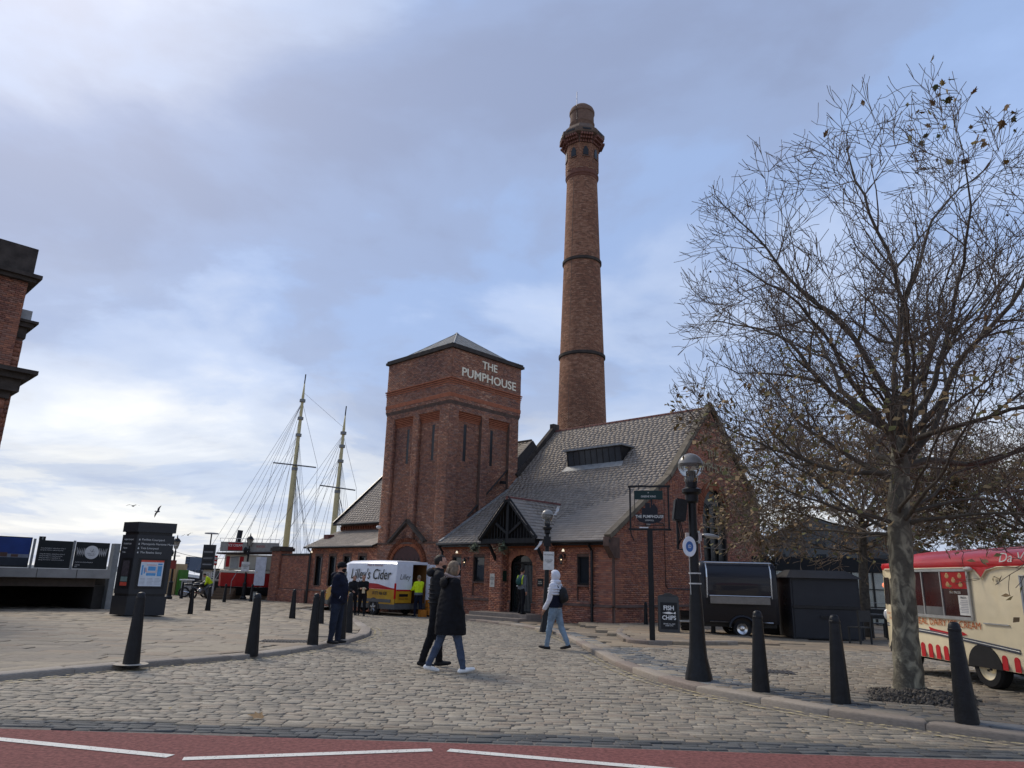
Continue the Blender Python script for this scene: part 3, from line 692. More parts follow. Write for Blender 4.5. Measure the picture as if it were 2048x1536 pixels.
# ---- gable end wall (x = 0, facing +x): a runs along y
APX, APZ = 8.25, 9.85
def gtop(a): return 3.14+0.64*a if a < 4.25 else (APZ-0.15-0.99*(APX-a) if a < APX else APZ-0.15-0.99*(a-APX))
GWIN=(8.2,1.12,4.55,1.25)
def g_cuts(a): return [(1.15,arch_cut(*GWIN,a))] if abs(a-GWIN[0])<GWIN[1] else []
mb=strips(MB(),(0,0,0),(0,1,0),(1,0,0),0,13.0,gtop,g_cuts,step=0.1,extra=(4.25,8.25,GWIN[0]-GWIN[1],GWIN[0]+GWIN[1]))
gwall=mb.build('gable_wall',m_mort,ph)
def g_spans(z):
    lo=0.0 if z<3.1 else ((z-3.1)/0.64 if z<5.82 else APX-(APZ-0.2-z)/0.99); hi=13.0 if z<4.95 else APX+(APZ-0.2-z)/0.99
    if hi-lo<0.1: return []
    c=[]
    if 1.15<z<GWIN[2]: c=[(GWIN[0]-GWIN[1]-0.02,GWIN[0]+GWIN[1]+0.02)]
    elif GWIN[2]<=z<GWIN[2]+GWIN[3]: w=GWIN[1]*math.sqrt(1-((z-GWIN[2])/GWIN[3])**2)+0.02;c=[(GWIN[0]-w,GWIN[0]+w)]
    return minus([(lo,hi)],c)
B=Bricks();B.wall((0,0,0),(0,1,0),(1,0,0),0.52,9.6,g_spans,len(BR_F));B.wall((0,0,0),(0,1,0),(1,0,0),-0.45,0.45,lambda z:[(0,13)],len(BR_F),off=0.07)
B.put(BR_F,gwall,150,dist(B.C),'brickwork')
mb=MB();mb.bb(0,0.068,0,13,-0.5,0.44);mb.build('plinth',m_mort,ph)
mb=MB();mb.prism([(0.0,0.44),(0.12,0.44),(0.12,0.47),(0.0,0.56)],'y',0.0,13.0);mb.build('plinth_course',m_stone,ph)
mb=MB();mb.bb(-0.02,0.06,-0.06,0.02,0.5,3.0);mb.build('corner_quoin',m_stone,ph)
gw=empty('window',(0,0,0),parent=ph)
NW=24
pts=[(GWIN[0]+GWIN[1]*math.cos(math.pi*k/NW),GWIN[2]+GWIN[3]*math.sin(math.pi*k/NW)) for k in range(NW+1)]+[(GWIN[0]-GWIN[1],1.15),(GWIN[0]+GWIN[1],1.15)]
mb=MB();mb.add([(-0.14,p[0],p[1]) for p in pts],[tuple(range(len(pts)))]);mb.build('pane',M('gable_glass',(0.03,0.03,0.028),0.25,var=0.5,scale=14,spec=0.12),gw)
mb=MB();mb.tube([(-0.1,p[0],p[1]) for p in pts[:NW+1]],0.05,6);mb.tube([(-0.1,GWIN[0]-GWIN[1],1.15),(-0.1,GWIN[0]-GWIN[1],4.6)],0.05,6);mb.tube([(-0.1,GWIN[0]+GWIN[1],1.15),(-0.1,GWIN[0]+GWIN[1],4.6)],0.05,6);mb.build('frame',m_black,gw)
for q in (-0.37,0.37):
    mb=MB();mb.bb(-0.14,-0.04,GWIN[0]+q-0.035,GWIN[0]+q+0.035,1.15,4.9);mb.build('mullion',m_black,gw)
for z in (2.1,3.05,4.0,4.55):
    mb=MB();mb.bb(-0.13,-0.05,GWIN[0]-GWIN[1],GWIN[0]+GWIN[1],z-0.022,z+0.022);mb.build('transom',m_black,gw)
for q in (-0.75,0.0,0.75):
    mb=MB();mb.tube([(-0.09,GWIN[0]+q+0.37*math.cos(math.pi*k/10),4.6+0.5*math.sin(math.pi*k/10)) for k in range(11)],0.025,5);mb.build('tracery',m_black,gw)
for ring,(off,dz) in enumerate(((0.115,0.0),(0.33,0.0))):
    C=[];A=[];Hh=[];N_=31+7*ring
    for k in range(N_):
        t=math.pi*(k+0.5)/N_;ra=GWIN[1]+off;rb=GWIN[3]+off;cy=GWIN[0]+ra*math.cos(t);cz=GWIN[2]+rb*math.sin(t)
        tg=Vector((0,-ra*math.sin(t),rb*math.cos(t))).normalized();nr=Vector((0,-tg.z,tg.y))*-1
        C.append((0.02+0.02*ring,cy,cz));A.append([[0,1,0],[tg.y,0,nr.y],[tg.z,0,nr.z]]);Hh.append((0.058,0.03,0.105))
    pieces('arch_brick','brick',C,A,Hh,rng.integers(0,3,len(C)),BR_O*0.75,m_brick,gwall,300)
for q in (-1,1):
    mb=MB();mb.bb(-0.15,0.0,GWIN[0]+q*(GWIN[1]+0.004)-0.003,GWIN[0]+q*(GWIN[1]+0.004)+0.003,1.15,4.6);mb.build('reveal',m_mort,gw)
text(gwall,'THE\nPUMPHOUSE',0.62,(0.05,8.25,7.15),(R(90),0,R(90)),M('aged_letters',(0.34,0.28,0.17),0.6),0.02)
mb=MB();mb.bb(0.0,0.09,6.45,6.62,3.2,3.75);mb.build('alarm_box',M('alarm_white',(0.62,0.6,0.52),0.5),ph)
mb=MB();mb.tube([(0.02,2.55,3.9),(0.02,3.6,3.9),(0.02,3.7,3.8),(0.02,3.7,1.3),(0.02,3.85,1.2),(0.02,7.0,1.15)],0.02,5);mb.build('conduit',m_black,ph)
mb=MB();mb.ell((0.1,2.35,3.75),(0.09,0.09,0.09));mb.build('security_light',M('light_grey',(0.4,0.38,0.36),0.4),ph)
# verge coping stones on both slopes of the gable
def coping(p0,p1,n,w,h,parent,mat,name='coping_stone',nrm=Vector((0,0,1))):
    p0=Vector(p0);p1=Vector(p1);d=(p1-p0).normalized();sd=d.cross(nrm).normalized();up=sd.cross(d).normalized()
    L_=(p1-p0).length
    for k in range(n):
        a=p0+d*(L_*k/n+0.004);b=p0+d*(L_*(k+1)/n-0.004)
        P=[p+sd*i*w/2+up*j for p in (a,b) for i,j in ((-1,-0.02),(1,-0.02),(1,h),(-1,h))]
        mb=MB();mb.add(P,[(0,3,2,1),(4,5,6,7)]+[(i,(i+1)%4,4+(i+1)%4,4+i) for i in range(4)]);mb.build(name,mat,parent)
coping((-0.02,-0.3,3.05),(-0.02,4.2,5.92),5,0.30,0.16,ph,m_coping);coping((-0.02,4.25,5.95),(-0.02,8.22,9.92),5,0.30,0.16,ph,m_coping);coping((-0.02,12.95,5.2),(-0.02,8.28,9.92),6,0.30,0.16,ph,m_coping)
mb=MB();mb.add([(-0.2,8.0,9.85),(0.16,8.0,9.85),(0.16,8.5,9.85),(-0.2,8.5,9.85),(-0.02,8.25,10.22)],[(0,1,2,3),(0,1,4),(1,2,4),(2,3,4),(3,0,4)]);mb.build('finial',m_coping,ph)
mb=MB();mb.prism([(-0.05,2.3),(-0.45,2.75),(-0.42,3.1),(0.3,3.1),(0.3,2.3)],'x',-0.16,0.10);mb.build('kneeler',m_stone,ph)
# hidden sides of the hall, plain
mb=MB();mb.quad((0,13,-0.5),(-22,13,-0.5),(-22,13,5.0),(0,13,5.0));mb.quad((-22,1.9,-0.5),(-22,13,-0.5),(-22,13,4.5),(-22,1.9,4.5));mb.build('rear_wall',m_mort,ph)
# ---- slate roofs
class Slates:
    def __init__(s): s.C=[];s.A=[];s.H=[]
    def plane(s,o,ex,es,L,S,ok=None,ex_w=(0.22,0.34),exp=0.195):
        o=Vector(o);ex=Vector(ex).normalized();es=Vector(es).normalized();n=ex.cross(es).normalized()
        if n.z<0:n=-n
        t=0.0
        while t<S-0.02:
            a=-random.uniform(0,0.3)
            while a<L:
                w=random.uniform(*ex_w);a0=max(a,0);a1=min(a+w,L);a+=w
                if a1-a0<0.06:continue
                if ok and not ok((a0+a1)/2,t+exp/2):continue
                hl=(min(exp+0.06,S-t+0.03))/2
                c=o+ex*((a0+a1)/2)+es*(t+hl-0.03)+n*(0.032+random.gauss(0,0.0008))
                tl=0.115+random.gauss(0,0.004);e2=(es-n*tl).normalized();n2=(n+es*tl).normalized()
                s.C.append(tuple(c));s.A.append([[ex.x,e2.x,n2.x],[ex.y,e2.y,n2.y],[ex.z,e2.z,n2.z]]);s.H.append(((a1-a0)/2-0.0025,hl,0.009))
            t+=exp
    def put(s,parent,n_ind,pal=SLP):
        N_=len(s.C);ci=rng.integers(0,len(pal),N_)
        pieces('slate','slate',s.C,s.A,s.H,ci,pal,m_slate,parent,n_ind,dist(s.C),'slating')
KY,KZ=4.25,5.9
mb=MB();mb.quad((-10.1,-0.32,2.97),(0,-0.32,2.97),(0,KY,KZ),(-10.1,KY,KZ));mb.quad((-10.1,KY,KZ),(0,KY,KZ),(0,APX,APZ),(-10.1,APX,APZ));mb.quad((-10.1,APX,APZ),(0,APX,APZ),(0,13.2,4.9),(-10.1,13.2,4.9))
mroof=mb.build('roof',m_slateb,ph)
S_=Slates();d1=Vector((0,KY+0.32,KZ-2.97));d2=Vector((0,APX-KY,APZ-KZ))
def porch_clear(a,t):
    x=-10.1+a;q=d1.normalized()*t;y=-0.32+q.y;z=2.97+q.z
    return not (abs(x-PX)<1.62 and z<PZ1-1.05*abs(x-PX)-0.12)
S_.plane((-10.1,-0.32,2.97),EX,d1,9.94,d1.length,porch_clear);S_.plane((-10.1,KY,KZ),EX,d2,9.94,d2.length)
S_.put(mroof,230)
# porch roof
pr=MB();pr.quad((-6.47,-1.1,3.03),(-6.47,0.2,3.03),(PX,2.5,PZ1),(PX,-1.1,PZ1));pr.quad((-3.13,-1.1,3.03),(-3.13,0.2,3.03),(PX,2.5,PZ1),(PX,-1.1,PZ1));proof=pr.build('porch_roof',m_slateb,ph)
def pok(side):
    def f(a,t):
        z=3.03+1.05/1.45*t;y=-1.1+a;return y<(z-2.97)/0.64-0.25
    return f
S2=Slates();S2.plane((-6.47,-1.1,3.03),(0,1,0),(1.05,0,1.10) if False else (PX+6.47,0,PZ1-3.03),3.7,math.hypot(PX+6.47,PZ1-3.03),pok(0));S2.plane((-3.13,-1.1,3.03),(0,1,0),(PX+3.13,0,PZ1-3.03),3.7,math.hypot(PX+3.13,PZ1-3.03),pok(1));S2.put(proof,70)
def ridge(a,b,n,parent,mat,r=0.11):
    a=Vector(a);b=Vector(b)
    for k in range(n):
        p=a.lerp(b,k/n);q=a.lerp(b,(k+1)/n-0.004);mb=MB();mb.tube([p,q],r,8);mb.build('ridge_tile',mat,parent)
m_rt=M('ridge_clay',(0.14,0.055,0.045),0.8,var=0.3,scale=5)
ridge((-10.0,APX,APZ-0.01),(-0.2,APX,APZ-0.01),22,mroof,m_rt);ridge((PX,-1.1,PZ1),(PX,2.5,PZ1),8,proof,m_rt,0.08)
# lead flashing against the tower, stepped
mb=MB()
for k in range(16):
    f=k/16;y=-0.3+5.4*f;z=(2.97+0.638*(y+0.32) if y<KY else KZ+0.9875*(y-KY));mb.box((-10.02,y+0.17,z+0.17),(0.16,0.36,0.10),rot=Matrix.Rotation(math.atan(0.638 if y<KY else 0.99),3,'X'))
mb.build('flashing',m_lead,ph,kind='stuff')
# raised parapet between hall and left wing
coping((-10.1,5.1,6.8),(-10.1,8.2,9.9),4,0.26,0.24,ph,m_stoned,'parapet_stone')
mb=MB();mb.bb(-10.25,-9.95,8.0,8.5,9.9,10.3);mb.build('parapet_cap',m_stoned,ph)
mb=MB();mb.quad((-10.12,0,-0.4),(-10.12,13,-0.4),(-10.12,8.25,9.9),(-10.12,4.25,5.9));mb.add([(-10.11,5.14,6.0),(-10.11,5.14,7.85),(-10.11,6.4,9.03),(-10.11,11.2,4.42)],[(0,1,2,3)]);mb.build('party_wall',m_slateb,ph)
# dormer strip of roof lights
dm=empty('dormer',(0,0,0),parent=ph);DY=5.45;DZ=7.07
mb=MB();mb.prism([(DY,DZ-0.02),(DY+0.84,DZ+0.86),(DY-0.12,DZ+0.86)],'x',-6.78,-3.3);mb.build('dormer_body',m_black,dm)
mb=MB();mb.bb(-6.9,-3.18,DY-0.28,DY+0.95,DZ+0.84,DZ+0.93);mb.build('dormer_roof',m_lead,dm)
for k in range(9):
    x=-6.7+k*0.375;mb=MB();mb.add([(x+0.03,DY-0.02,DZ+0.06),(x+0.345,DY-0.02,DZ+0.06),(x+0.345,DY-0.135,DZ+0.8),(x+0.03,DY-0.135,DZ+0.8)],[(0,1,2,3)]);mb.build('pane',glass('dormer_glass',(0.05,0.055,0.06),0.1),dm)
    mb=MB();mb.tube([(x,DY-0.02,DZ+0.02),(x,DY-0.15,DZ+0.84)],0.022,4);mb.build('glazing_bar',m_black,dm)
mb=MB();mb.add([(-6.95,DY-0.32,DZ-0.22),(-3.15,DY-0.32,DZ-0.22),(-3.25,DY-0.02,DZ+0.08),(-6.85,DY-0.02,DZ+0.08)],[(0,1,2,3)]);mb.build('apron_flashing',m_lead,dm)
# ---- left wing and lean-to annex
mb=MB();mb.quad((-22.25,1.62,4.42),(-10.1,1.62,4.42),(-10.1,6.4,9.05),(-22.25,6.4,9.05));mb.quad((-22.25,11.2,4.42),(-10.1,11.2,4.42),(-10.1,6.4,9.05),(-22.25,6.4,9.05));wroof=mb.build('wing_roof',m_slateb,ph)
S3=Slates();dw=Vector((0,4.78,4.63));S3.plane((-22.25,1.62,4.42),EX,dw,12.1,dw.length,lambda a,t:a<7.2 or t>4.4);S3.put(wroof,60)
ridge((-22.2,6.4,9.05),(-10.2,6.4,9.05),20,wroof,m_stoned)
mb=MB();mb.quad((-22.0,1.9,-0.5),(-15.4,1.9,-0.5),(-15.4,1.9,4.7),(-22.0,1.9,4.7));mb.add([(-22.0,1.9,4.5),(-22,10.9,4.5),(-22,6.4,8.9)],[(0,1,2)]);mb.build('wing_wall',m_mort,ph)
gutter((-22.3,1.55,4.36),(-15.4,1.55,4.36),ph)
mb=MB()
for k in range(26): mb.bb(-21.9+0.25*k,-21.78+0.25*k,1.8,1.9,4.05,4.25)
mb.build('dentil_course',_mats['orange_brick_dark'],ph,kind='stuff')
coping((-22.2,1.5,4.40),(-22.2,6.4,9.1),7,0.12,0.12,ph,m_black,'verge_board')
mb=MB();mb.quad((-22.25,-0.27,2.95),(-15.4,-0.27,2.95),(-15.4,1.9,3.95),(-22.25,1.9,3.95));aroof=mb.build('annex_roof',m_slateb,ph)
S4=Slates();da=Vector((0,2.17,1.0));S4.plane((-22.25,-0.27,2.95),EX,da,6.85,da.length);S4.put(aroof,60)
gutter((-22.3,-0.33,2.9),(-15.4,-0.33,2.9),ph)
AW=[(-21.35,-20.75),(-19.9,-19.3),(-18.45,-17.85),(-17.0,-16.4)]
def a_spans(z): return minus([(-22.0,-15.4)],[w for w in AW if 0.75<z<2.4])
mb=strips(MB(),(0,0,0),EX,NF,-22,-15.4,lambda a:2.95,lambda a:[(0.75,2.4) for w in AW if w[0]<a<w[1]],extra=[q for w in AW for q in w],step=0.2);awall=mb.build('annex_wall',m_mort,ph)
B=Bricks();B.wall((0,0,0),EX,NF,0.52,2.85,a_spans,len(BR_F));B.wall((0,0,0),EX,NF,-0.45,0.45,lambda z:[(-22,-15.4)],len(BR_F),off=0.06)
B.wall((-22,0,0),(0,1,0),(-1,0,0),-0.45,3.4,lambda z:[(max(0,(z-3.05)/0.46),1.9)],len(BR_F));B.put(BR_F,awall,0,None,'brickwork')
mb=MB();mb.quad((-22,0,-.5),(-22,1.9,-.5),(-22,1.9,3.9),(-22,0,2.95));mb.bb(-22,-15.4,-0.058,0,-.5,.44);mb.build('annex_end',m_mort,ph)
mb=MB();mb.prism([(-0.12,0.44),(-0.12,0.47),(0.0,0.56),(0.0,0.44)],'x',-22.05,-15.4);mb.build('plinth_course',m_stone,ph)
for x0,x1 in AW:
    w=empty('window',(0,0,0),parent=ph);mb=MB();mb.bb(x0,x1,0.14,0.16,0.75,2.4);mb.build('pane',m_dglass,w);mb=MB();mb.bb(x0,x0+.06,.08,.14,.8,2.4);mb.bb(x1-.06,x1,.08,.14,.8,2.4);mb.bb(x0+.06,x1-.06,.08,.14,2.32,2.4);mb.build('frame',m_black,w)
    mb=MB();mb.bb(x0,x1,-.03,.15,.69,.76);mb.build('sill',m_stone,w)
    mb=MB();mb.bb(x0-.12,x0,-.03,0.0,.75,2.5);mb.bb(x1,x1+.12,-.03,0.0,.75,2.5);mb.bb(x0-.12,x1+.12,-.035,0.0,2.4,2.55);mb.build('surround',m_stone,w)
downpipe(-21.85,-0.1,2.9,ph);spot(-21.7,2.7)
mb=MB();mb.bb(-21.9,-21.4,0.7,1.1,3.1,3.7);mb.build('vent_stack',m_rt,ph)
# ---- tower
TX0,TX1,TY0,TY1=-15.42,-10.1,0.0,5.12
tower=empty('tower',(0,0,0),parent=ph)
RC=0.20
mb=MB();mb.bb(TX0+RC,TX1-RC,TY0+RC,TY1-RC,-0.5,13.0)
# piers (full depth at the corners and between the panels)
fp=[(TX0,-14.72),(-13.02,-12.56),(-10.86,TX1)];rp=[(0.0,0.62),(2.30,2.80),(4.42,TY1)]
def pier_fr(a,b,z0,z1): mb.bb(a,b,TY0,TY0+RC+0.01,z0,z1)
for a,b in fp: pier_fr(a,b,-0.5,9.75)
for a,b in rp: mb.bb(TX1-RC-0.01,TX1,a,b,-0.5,9.75)
mb.bb(TX0,TX1,TY0,TY0+RC+0.01,-0.5,3.1);mb.bb(TX0,TX1,TY0,TY1,9.75,10.2);mb.bb(TX0-0.06,TX1+0.06,TY0-0.06,TY1+0.06,10.2,13.02)
mb.bb(TX0,TX0+RC,TY0,TY1,-0.5,9.75);mb.bb(TX0,TX1,TY1-RC,TY1,-0.5,9.75);mb.bb(TX1-RC-0.01,TX1,TY0,TY1,-0.5,3.0)
# corbelled lintels over the panels
tb=mb.build('tower_wall',m_mortd,tower)
TB=Bricks();nT=len(BR_T)
def inpan_f(z): return [(-14.72,-13.02),(-12.56,-10.86)]
TD=(-12.86,1.22,1.95,0.95)  # arched doorway
def tf_sp(z):
    c=[]
    if z<TD[2]: c=[(TD[0]-TD[1],TD[0]+TD[1])]
    elif z<TD[2]+TD[3]: w=TD[1]*math.sqrt(1-((z-TD[2])/TD[3])**2);c=[(TD[0]-w,TD[0]+w)]
    if z<3.1: return minus([(TX0,TX1)],c)
    if z<9.75: return fp
    return [(TX0,TX1)]
TB.wall((0,0,0),EX,NF,-0.45,10.2,tf_sp,nT);TB.wall((0,RC,0),EX,NF,3.1,9.4,lambda z:inpan_f(z) if not 7.2<z<9.12 else minus(inpan_f(z),[(-13.73,-13.53),(-11.63,-11.43)]),nT)
TB.wall((0,-0.06,0),EX,NF,10.2,13.0,lambda z:[(TX0-0.06,TX1+0.06)],nT)
TB.wall((TX1,0,0),(0,1,0),(1,0,0),2.6,10.2,lambda z:rp if z<9.75 else [(TY0,TY1)],nT);TB.wall((TX1-RC,0,0),(0,1,0),(1,0,0),3.0,9.4,lambda z:[(.62,2.30),(2.80,4.42)] if not 7.2<z<9.12 else minus([(.62,2.30),(2.80,4.42)],[(1.19,1.39),(3.13,3.33)]),nT)
TB.wall((TX1+0.06,0,0),(0,1,0),(1,0,0),10.2,13.0,lambda z:[(TY0-0.06,TY1+0.06)],nT)
TB.wall((TX0,0,0),(0,1,0),(-1,0,0),3.0,10.2,lambda z:[(TY0,TY1)],nT)
# pier returns
for a,b in fp[1:]: TB.wall((a,0,0),(0,1,0),(-1,0,0),3.1,9.7,lambda z:[(0,RC)],nT)
for a,b in fp[:2]: TB.wall((b,0,0),(0,1,0),(1,0,0),3.1,9.7,lambda z:[(0,RC)],nT)
TB.put(BR_T,tb,0,None,'brickwork')
# orange moulded bands, each course a ring of its own
m_or=M('orange_moulded_brick',(0.33,0.11,0.055),0.8,var=0.25,scale=6)
def band(z0,z1,out,name='brick_band'):
    mb=MB();e=out
    mb.bb(TX0-e,TX1+e,TY0-e,TY0-0.055,z0,z1);mb.bb(TX1+0.055,TX1+e,TY0-0.055,TY1+e,z0,z1);mb.bb(TX0-e,TX0-0.055,TY0-0.055,TY1+e,z0,z1);mb.build(name,m_or,tower)
for k in range(4): band(11.02+0.11*k,11.08+0.11*k,0.075+0.022*k)
band(10.40,10.60,0.085)
for k in range(3):
    mb=MB();e=0.02+0.02*k;mb.bb(TX0-e,TX1+e,TY0-e,TY0+0.01,10.02+0.06*k,10.08+0.06*k-0.004);mb.bb(TX1-0.01,TX1+e,TY0,TY1+e,10.02+0.06*k,10.08+0.06*k-0.004);mb.build('corbel_course',m_mortd,tower)
def lint(face,a,b):
    for k in range(6):
        e=RC-0.03*(k+1);z=9.28+0.085*k;mb=MB()
        if face=='f': mb.bb(a,b,TY0+e-0.0,TY0+RC+0.005,z,z+0.055)
        else: mb.bb(TX1-RC-0.005,TX1-e,a,b,z,z+0.055)
        mb.build('panel_lintel',m_or,tower)
for a,b in inpan_f(0): lint('f',a,b)
for a,b in ((.62,2.30),(2.80,4.42)): lint('r',a,b)
for x in (-13.63,-11.53):
    mb=MB();mb.bb(x-0.10,x+0.10,RC-0.004,RC+0.06,7.2,9.12);mb.build('slit_window',m_black,tower)
for y in (1.29,3.23):
    mb=MB();mb.bb(TX1-RC-0.06,TX1-RC+0.004,y-0.10,y+0.10,7.2,9.12);mb.build('slit_window',m_black,tower)
for k,(x0,x1,y0,y1) in enumerate(((TX0-0.2,TX1+0.2,TY0-0.2,TY0+0.18),(TX0-0.2,TX1+0.2,TY1-0.18,TY1+0.2),(TX0-0.2,TX0+0.18,TY0+0.18,TY1-0.18),(TX1-0.18,TX1+0.2,TY0+0.18,TY1-0.18))):
    mb=MB();mb.bb(x0,x1,y0,y1,13.0,13.14);mb.bb(x0+0.05 if k!=3 else x0,x1-0.05 if k!=2 else x1,y0+0.05 if k<2 else y0,y1-0.05 if k<2 else y1,13.14,13.24);mb.build('parapet_coping',m_stoned,tower)
cx_,cy_=(TX0+TX1)/2,(TY0+TY1)/2
mb=MB();A_=[(TX0+0.1,TY0+0.1,13.2),(TX1-0.1,TY0+0.1,13.2),(TX1-0.1,TY1-0.1,13.2),(TX0+0.1,TY1-0.1,13.2),(cx_,cy_,15.05)];mb.add(A_,[(0,1,4),(1,2,4),(2,3,4),(3,0,4)]);m_tlead=M('weathered_lead',(0.19,0.18,0.16),0.75,var=0.35,scale=2.5,bump=0.2,bscale=15,stretch=(1,1,0.4));troof=mb.build('tower_roof',m_tlead,tower)
mb=MB()
for a,b in ((0,1),(1,2),(2,3),(3,0)):
    for k in range(0,13):
        f=k/12;p=Vector(A_[a]).lerp(Vector(A_[b]),f);g=1-abs(2*f-1)
        base=Vector(A_[a]).lerp(Vector(A_[b]),0.5);apx=Vector(A_[4]);q=p+(apx-base)*g;mb.tube([p,p.lerp(q,0.98) if g>0 else p+Vector((0,0,0.01))],0.025,4)
for k in range(4): mb.tube([A_[k],A_[4]],0.035,5)
mb.build('standing_seam',m_lead,troof,kind='stuff')
mb=MB();mb.lathe([(0.16,0),(0.05,0.12)],8,(cx_,cy_,15.0));mb.build('roof_cap',m_lead,troof)
text(tb,'THE',0.60,(TX1+0.085,2.66,12.52),(R(90),0,R(90)),m_cream,0.025,sx=1.05,bold=0.007)
text(tb,'PUMPHOUSE',0.66,(TX1+0.085,2.68,11.82),(R(90),0,R(90)),m_cream,0.025,sx=1.10,bold=0.007)
# arched doorway and gablet
dr=empty('arched_doorway',(0,0,0),parent=tower)
pts=[(TD[0]+TD[1]*math.cos(math.pi*k/20),TD[2]+TD[3]*math.sin(math.pi*k/20)) for k in range(21)]+[(TD[0]-TD[1],-0.4),(TD[0]+TD[1],-0.4)]
mb=MB();mb.add([(p[0],-0.012,p[1]) for p in pts],[tuple(range(len(pts)))]);mb.build('door_leaf',M('oxblood_door',(0.055,0.018,0.016),0.5,var=0.2,scale=3),dr)
for k in range(7): mb=MB();mb.bb(TD[0]-1.1+k*0.34,TD[0]-1.07+k*0.34,-0.03,-0.013,-0.35,2.3);mb.build('door_board',m_black,dr)
for ring in (0,1):
    C=[];A=[];Hh=[];N_=29
    for k in range(N_):
        t=math.pi*(k+0.5)/N_;ra=TD[1]+0.1+0.2*ring;rb=TD[3]+0.1+0.2*ring;tg=Vector((-ra*math.sin(t),0,rb*math.cos(t))).normalized();nr=Vector((-tg.z,0,tg.x))*-1
        C.append((TD[0]+ra*math.cos(t),-0.03-0.02*ring,TD[2]+rb*math.sin(t)));A.append([[tg.x,0,nr.x],[0,-1,0],[tg.z,0,nr.z]]);Hh.append((0.062,0.03,0.095))
    pieces('arch_brick','brick',C,A,Hh,rng.integers(0,3,N_),BR_O*(0.75 if ring==0 else 0.4),m_brick,tb,300)
for s in (-1,1):
    a=Vector((TD[0]+s*1.5,-0.1,3.15));b=Vector((TD[0],-0.1,4.25));t=(b-a).normalized();nrm=Vector((-t.z*s,0,t.x*s))
    mb=MB();P=[p+nrm*i+Vector((0,j,0)) for p in (a,b) for i,j in ((0,-0.1),(0.14,-0.1),(0.14,0.13),(0,0.13))];mb.add(P,[(0,3,2,1),(4,5,6,7)]+[(i,(i+1)%4,4+(i+1)%4,4+i) for i in range(4)]);mb.build('gablet_coping',m_stoned,dr)
mb=MB();mb.bb(TX0-.03,TX1+0.0,-0.07,0.0,3.0,3.09);mb.build('string_course',m_stone,tower)
mb=MB();mb.ell((-15.2,-0.18,3.9),(0.1,0.16,0.09));mb.build('security_camera',M('camera_white',(0.7,0.69,0.65),0.4),tower)
mb=MB();mb.bb(TX1+0.01,TX1+0.22,3.75,4.05,6.3,6.45);mb.build('floodlight',m_black,tower)
# ================================================================ CHIMNEY
ch=empty('brick_chimney',(4.66,46.0,0),0,'tall tapering round brick chimney with dark iron bands behind the slate roof','chimney')
def crad(z): return float(np.interp(z,[0,10.95,15.86,22.7,29.3,35],[1.86,1.60,1.47,1.26,1.075,1.0]))
m_chm=M('chimney_mortar',(0.36,0.25,0.18),0.95,var=0.2,scale=2)
mb=MB();mb.lathe([(crad(z)-0.004,z) for z in np.linspace(-0.5,29.9,16)],64);shaft=mb.build('shaft',m_chm,ch,smooth=True)
C=[];A=[];Hh=[];z=6.0;k=0
while z<29.85:
    r=crad(z+0.037);n_=int(2*math.pi*r/0.232);ph0=(k%2)*0.5
    for i in range(n_):
        t=2*math.pi*(i+ph0)/n_
        if math.sin(t)>0.35: continue
        C.append((r*math.cos(t),r*math.sin(t),z+0.037));A.append([[-math.sin(t),math.cos(t),0],[math.cos(t),math.sin(t),0],[0,0,1]]);Hh.append((math.pi*r/n_-0.005,0.009,0.0325))
    z+=0.075;k+=1
cpn=np.array([mnoise.noise((c[0]*0.6,c[1]*0.6,c[2]*0.35)) for c in C]);cci=rng.integers(0,6,len(C));cci=np.where((cpn>0.15)&(rng.random(len(C))<0.6),rng.choice([0,2,4],len(C)),cci);cci=np.where((cpn<-0.2)&(rng.random(len(C))<0.6),rng.choice([1,3,5],len(C)),cci)
pieces('brick','brick',C,A,Hh,cci,BR_C,m_brick,shaft,0,None,'brickwork')
for z,h,e in ((15.75,0.22,0.10),(22.6,0.22,0.10)):
    mb=MB();r=crad(z);mb.lathe([(r,0),(r+e,0.04),(r+e,h),(r,h+0.05)],48,(0,0,z));mb.build('iron_band',m_stoned,ch,smooth=False)
mb=MB();r=crad(29.3);mb.lathe([(r,29.1),(r+0.06,29.2),(r+0.06,29.3),(r+0.12,29.36),(r+0.12,29.5),(r+0.05,29.56),(r+0.05,29.8)],48);mb.build('moulding',M('moulding_brick',(0.15,0.065,0.045),0.85,var=0.25),ch)
OA=R(22.5)+R(8)
oc=empty('lantern_stage',(0,0,0),parent=ch)
mb=MB();mb.lathe([(1.20,29.75),(1.20,31.75)],8,ang=OA);ob=mb.build('octagon',m_chm,oc)
B=Bricks()
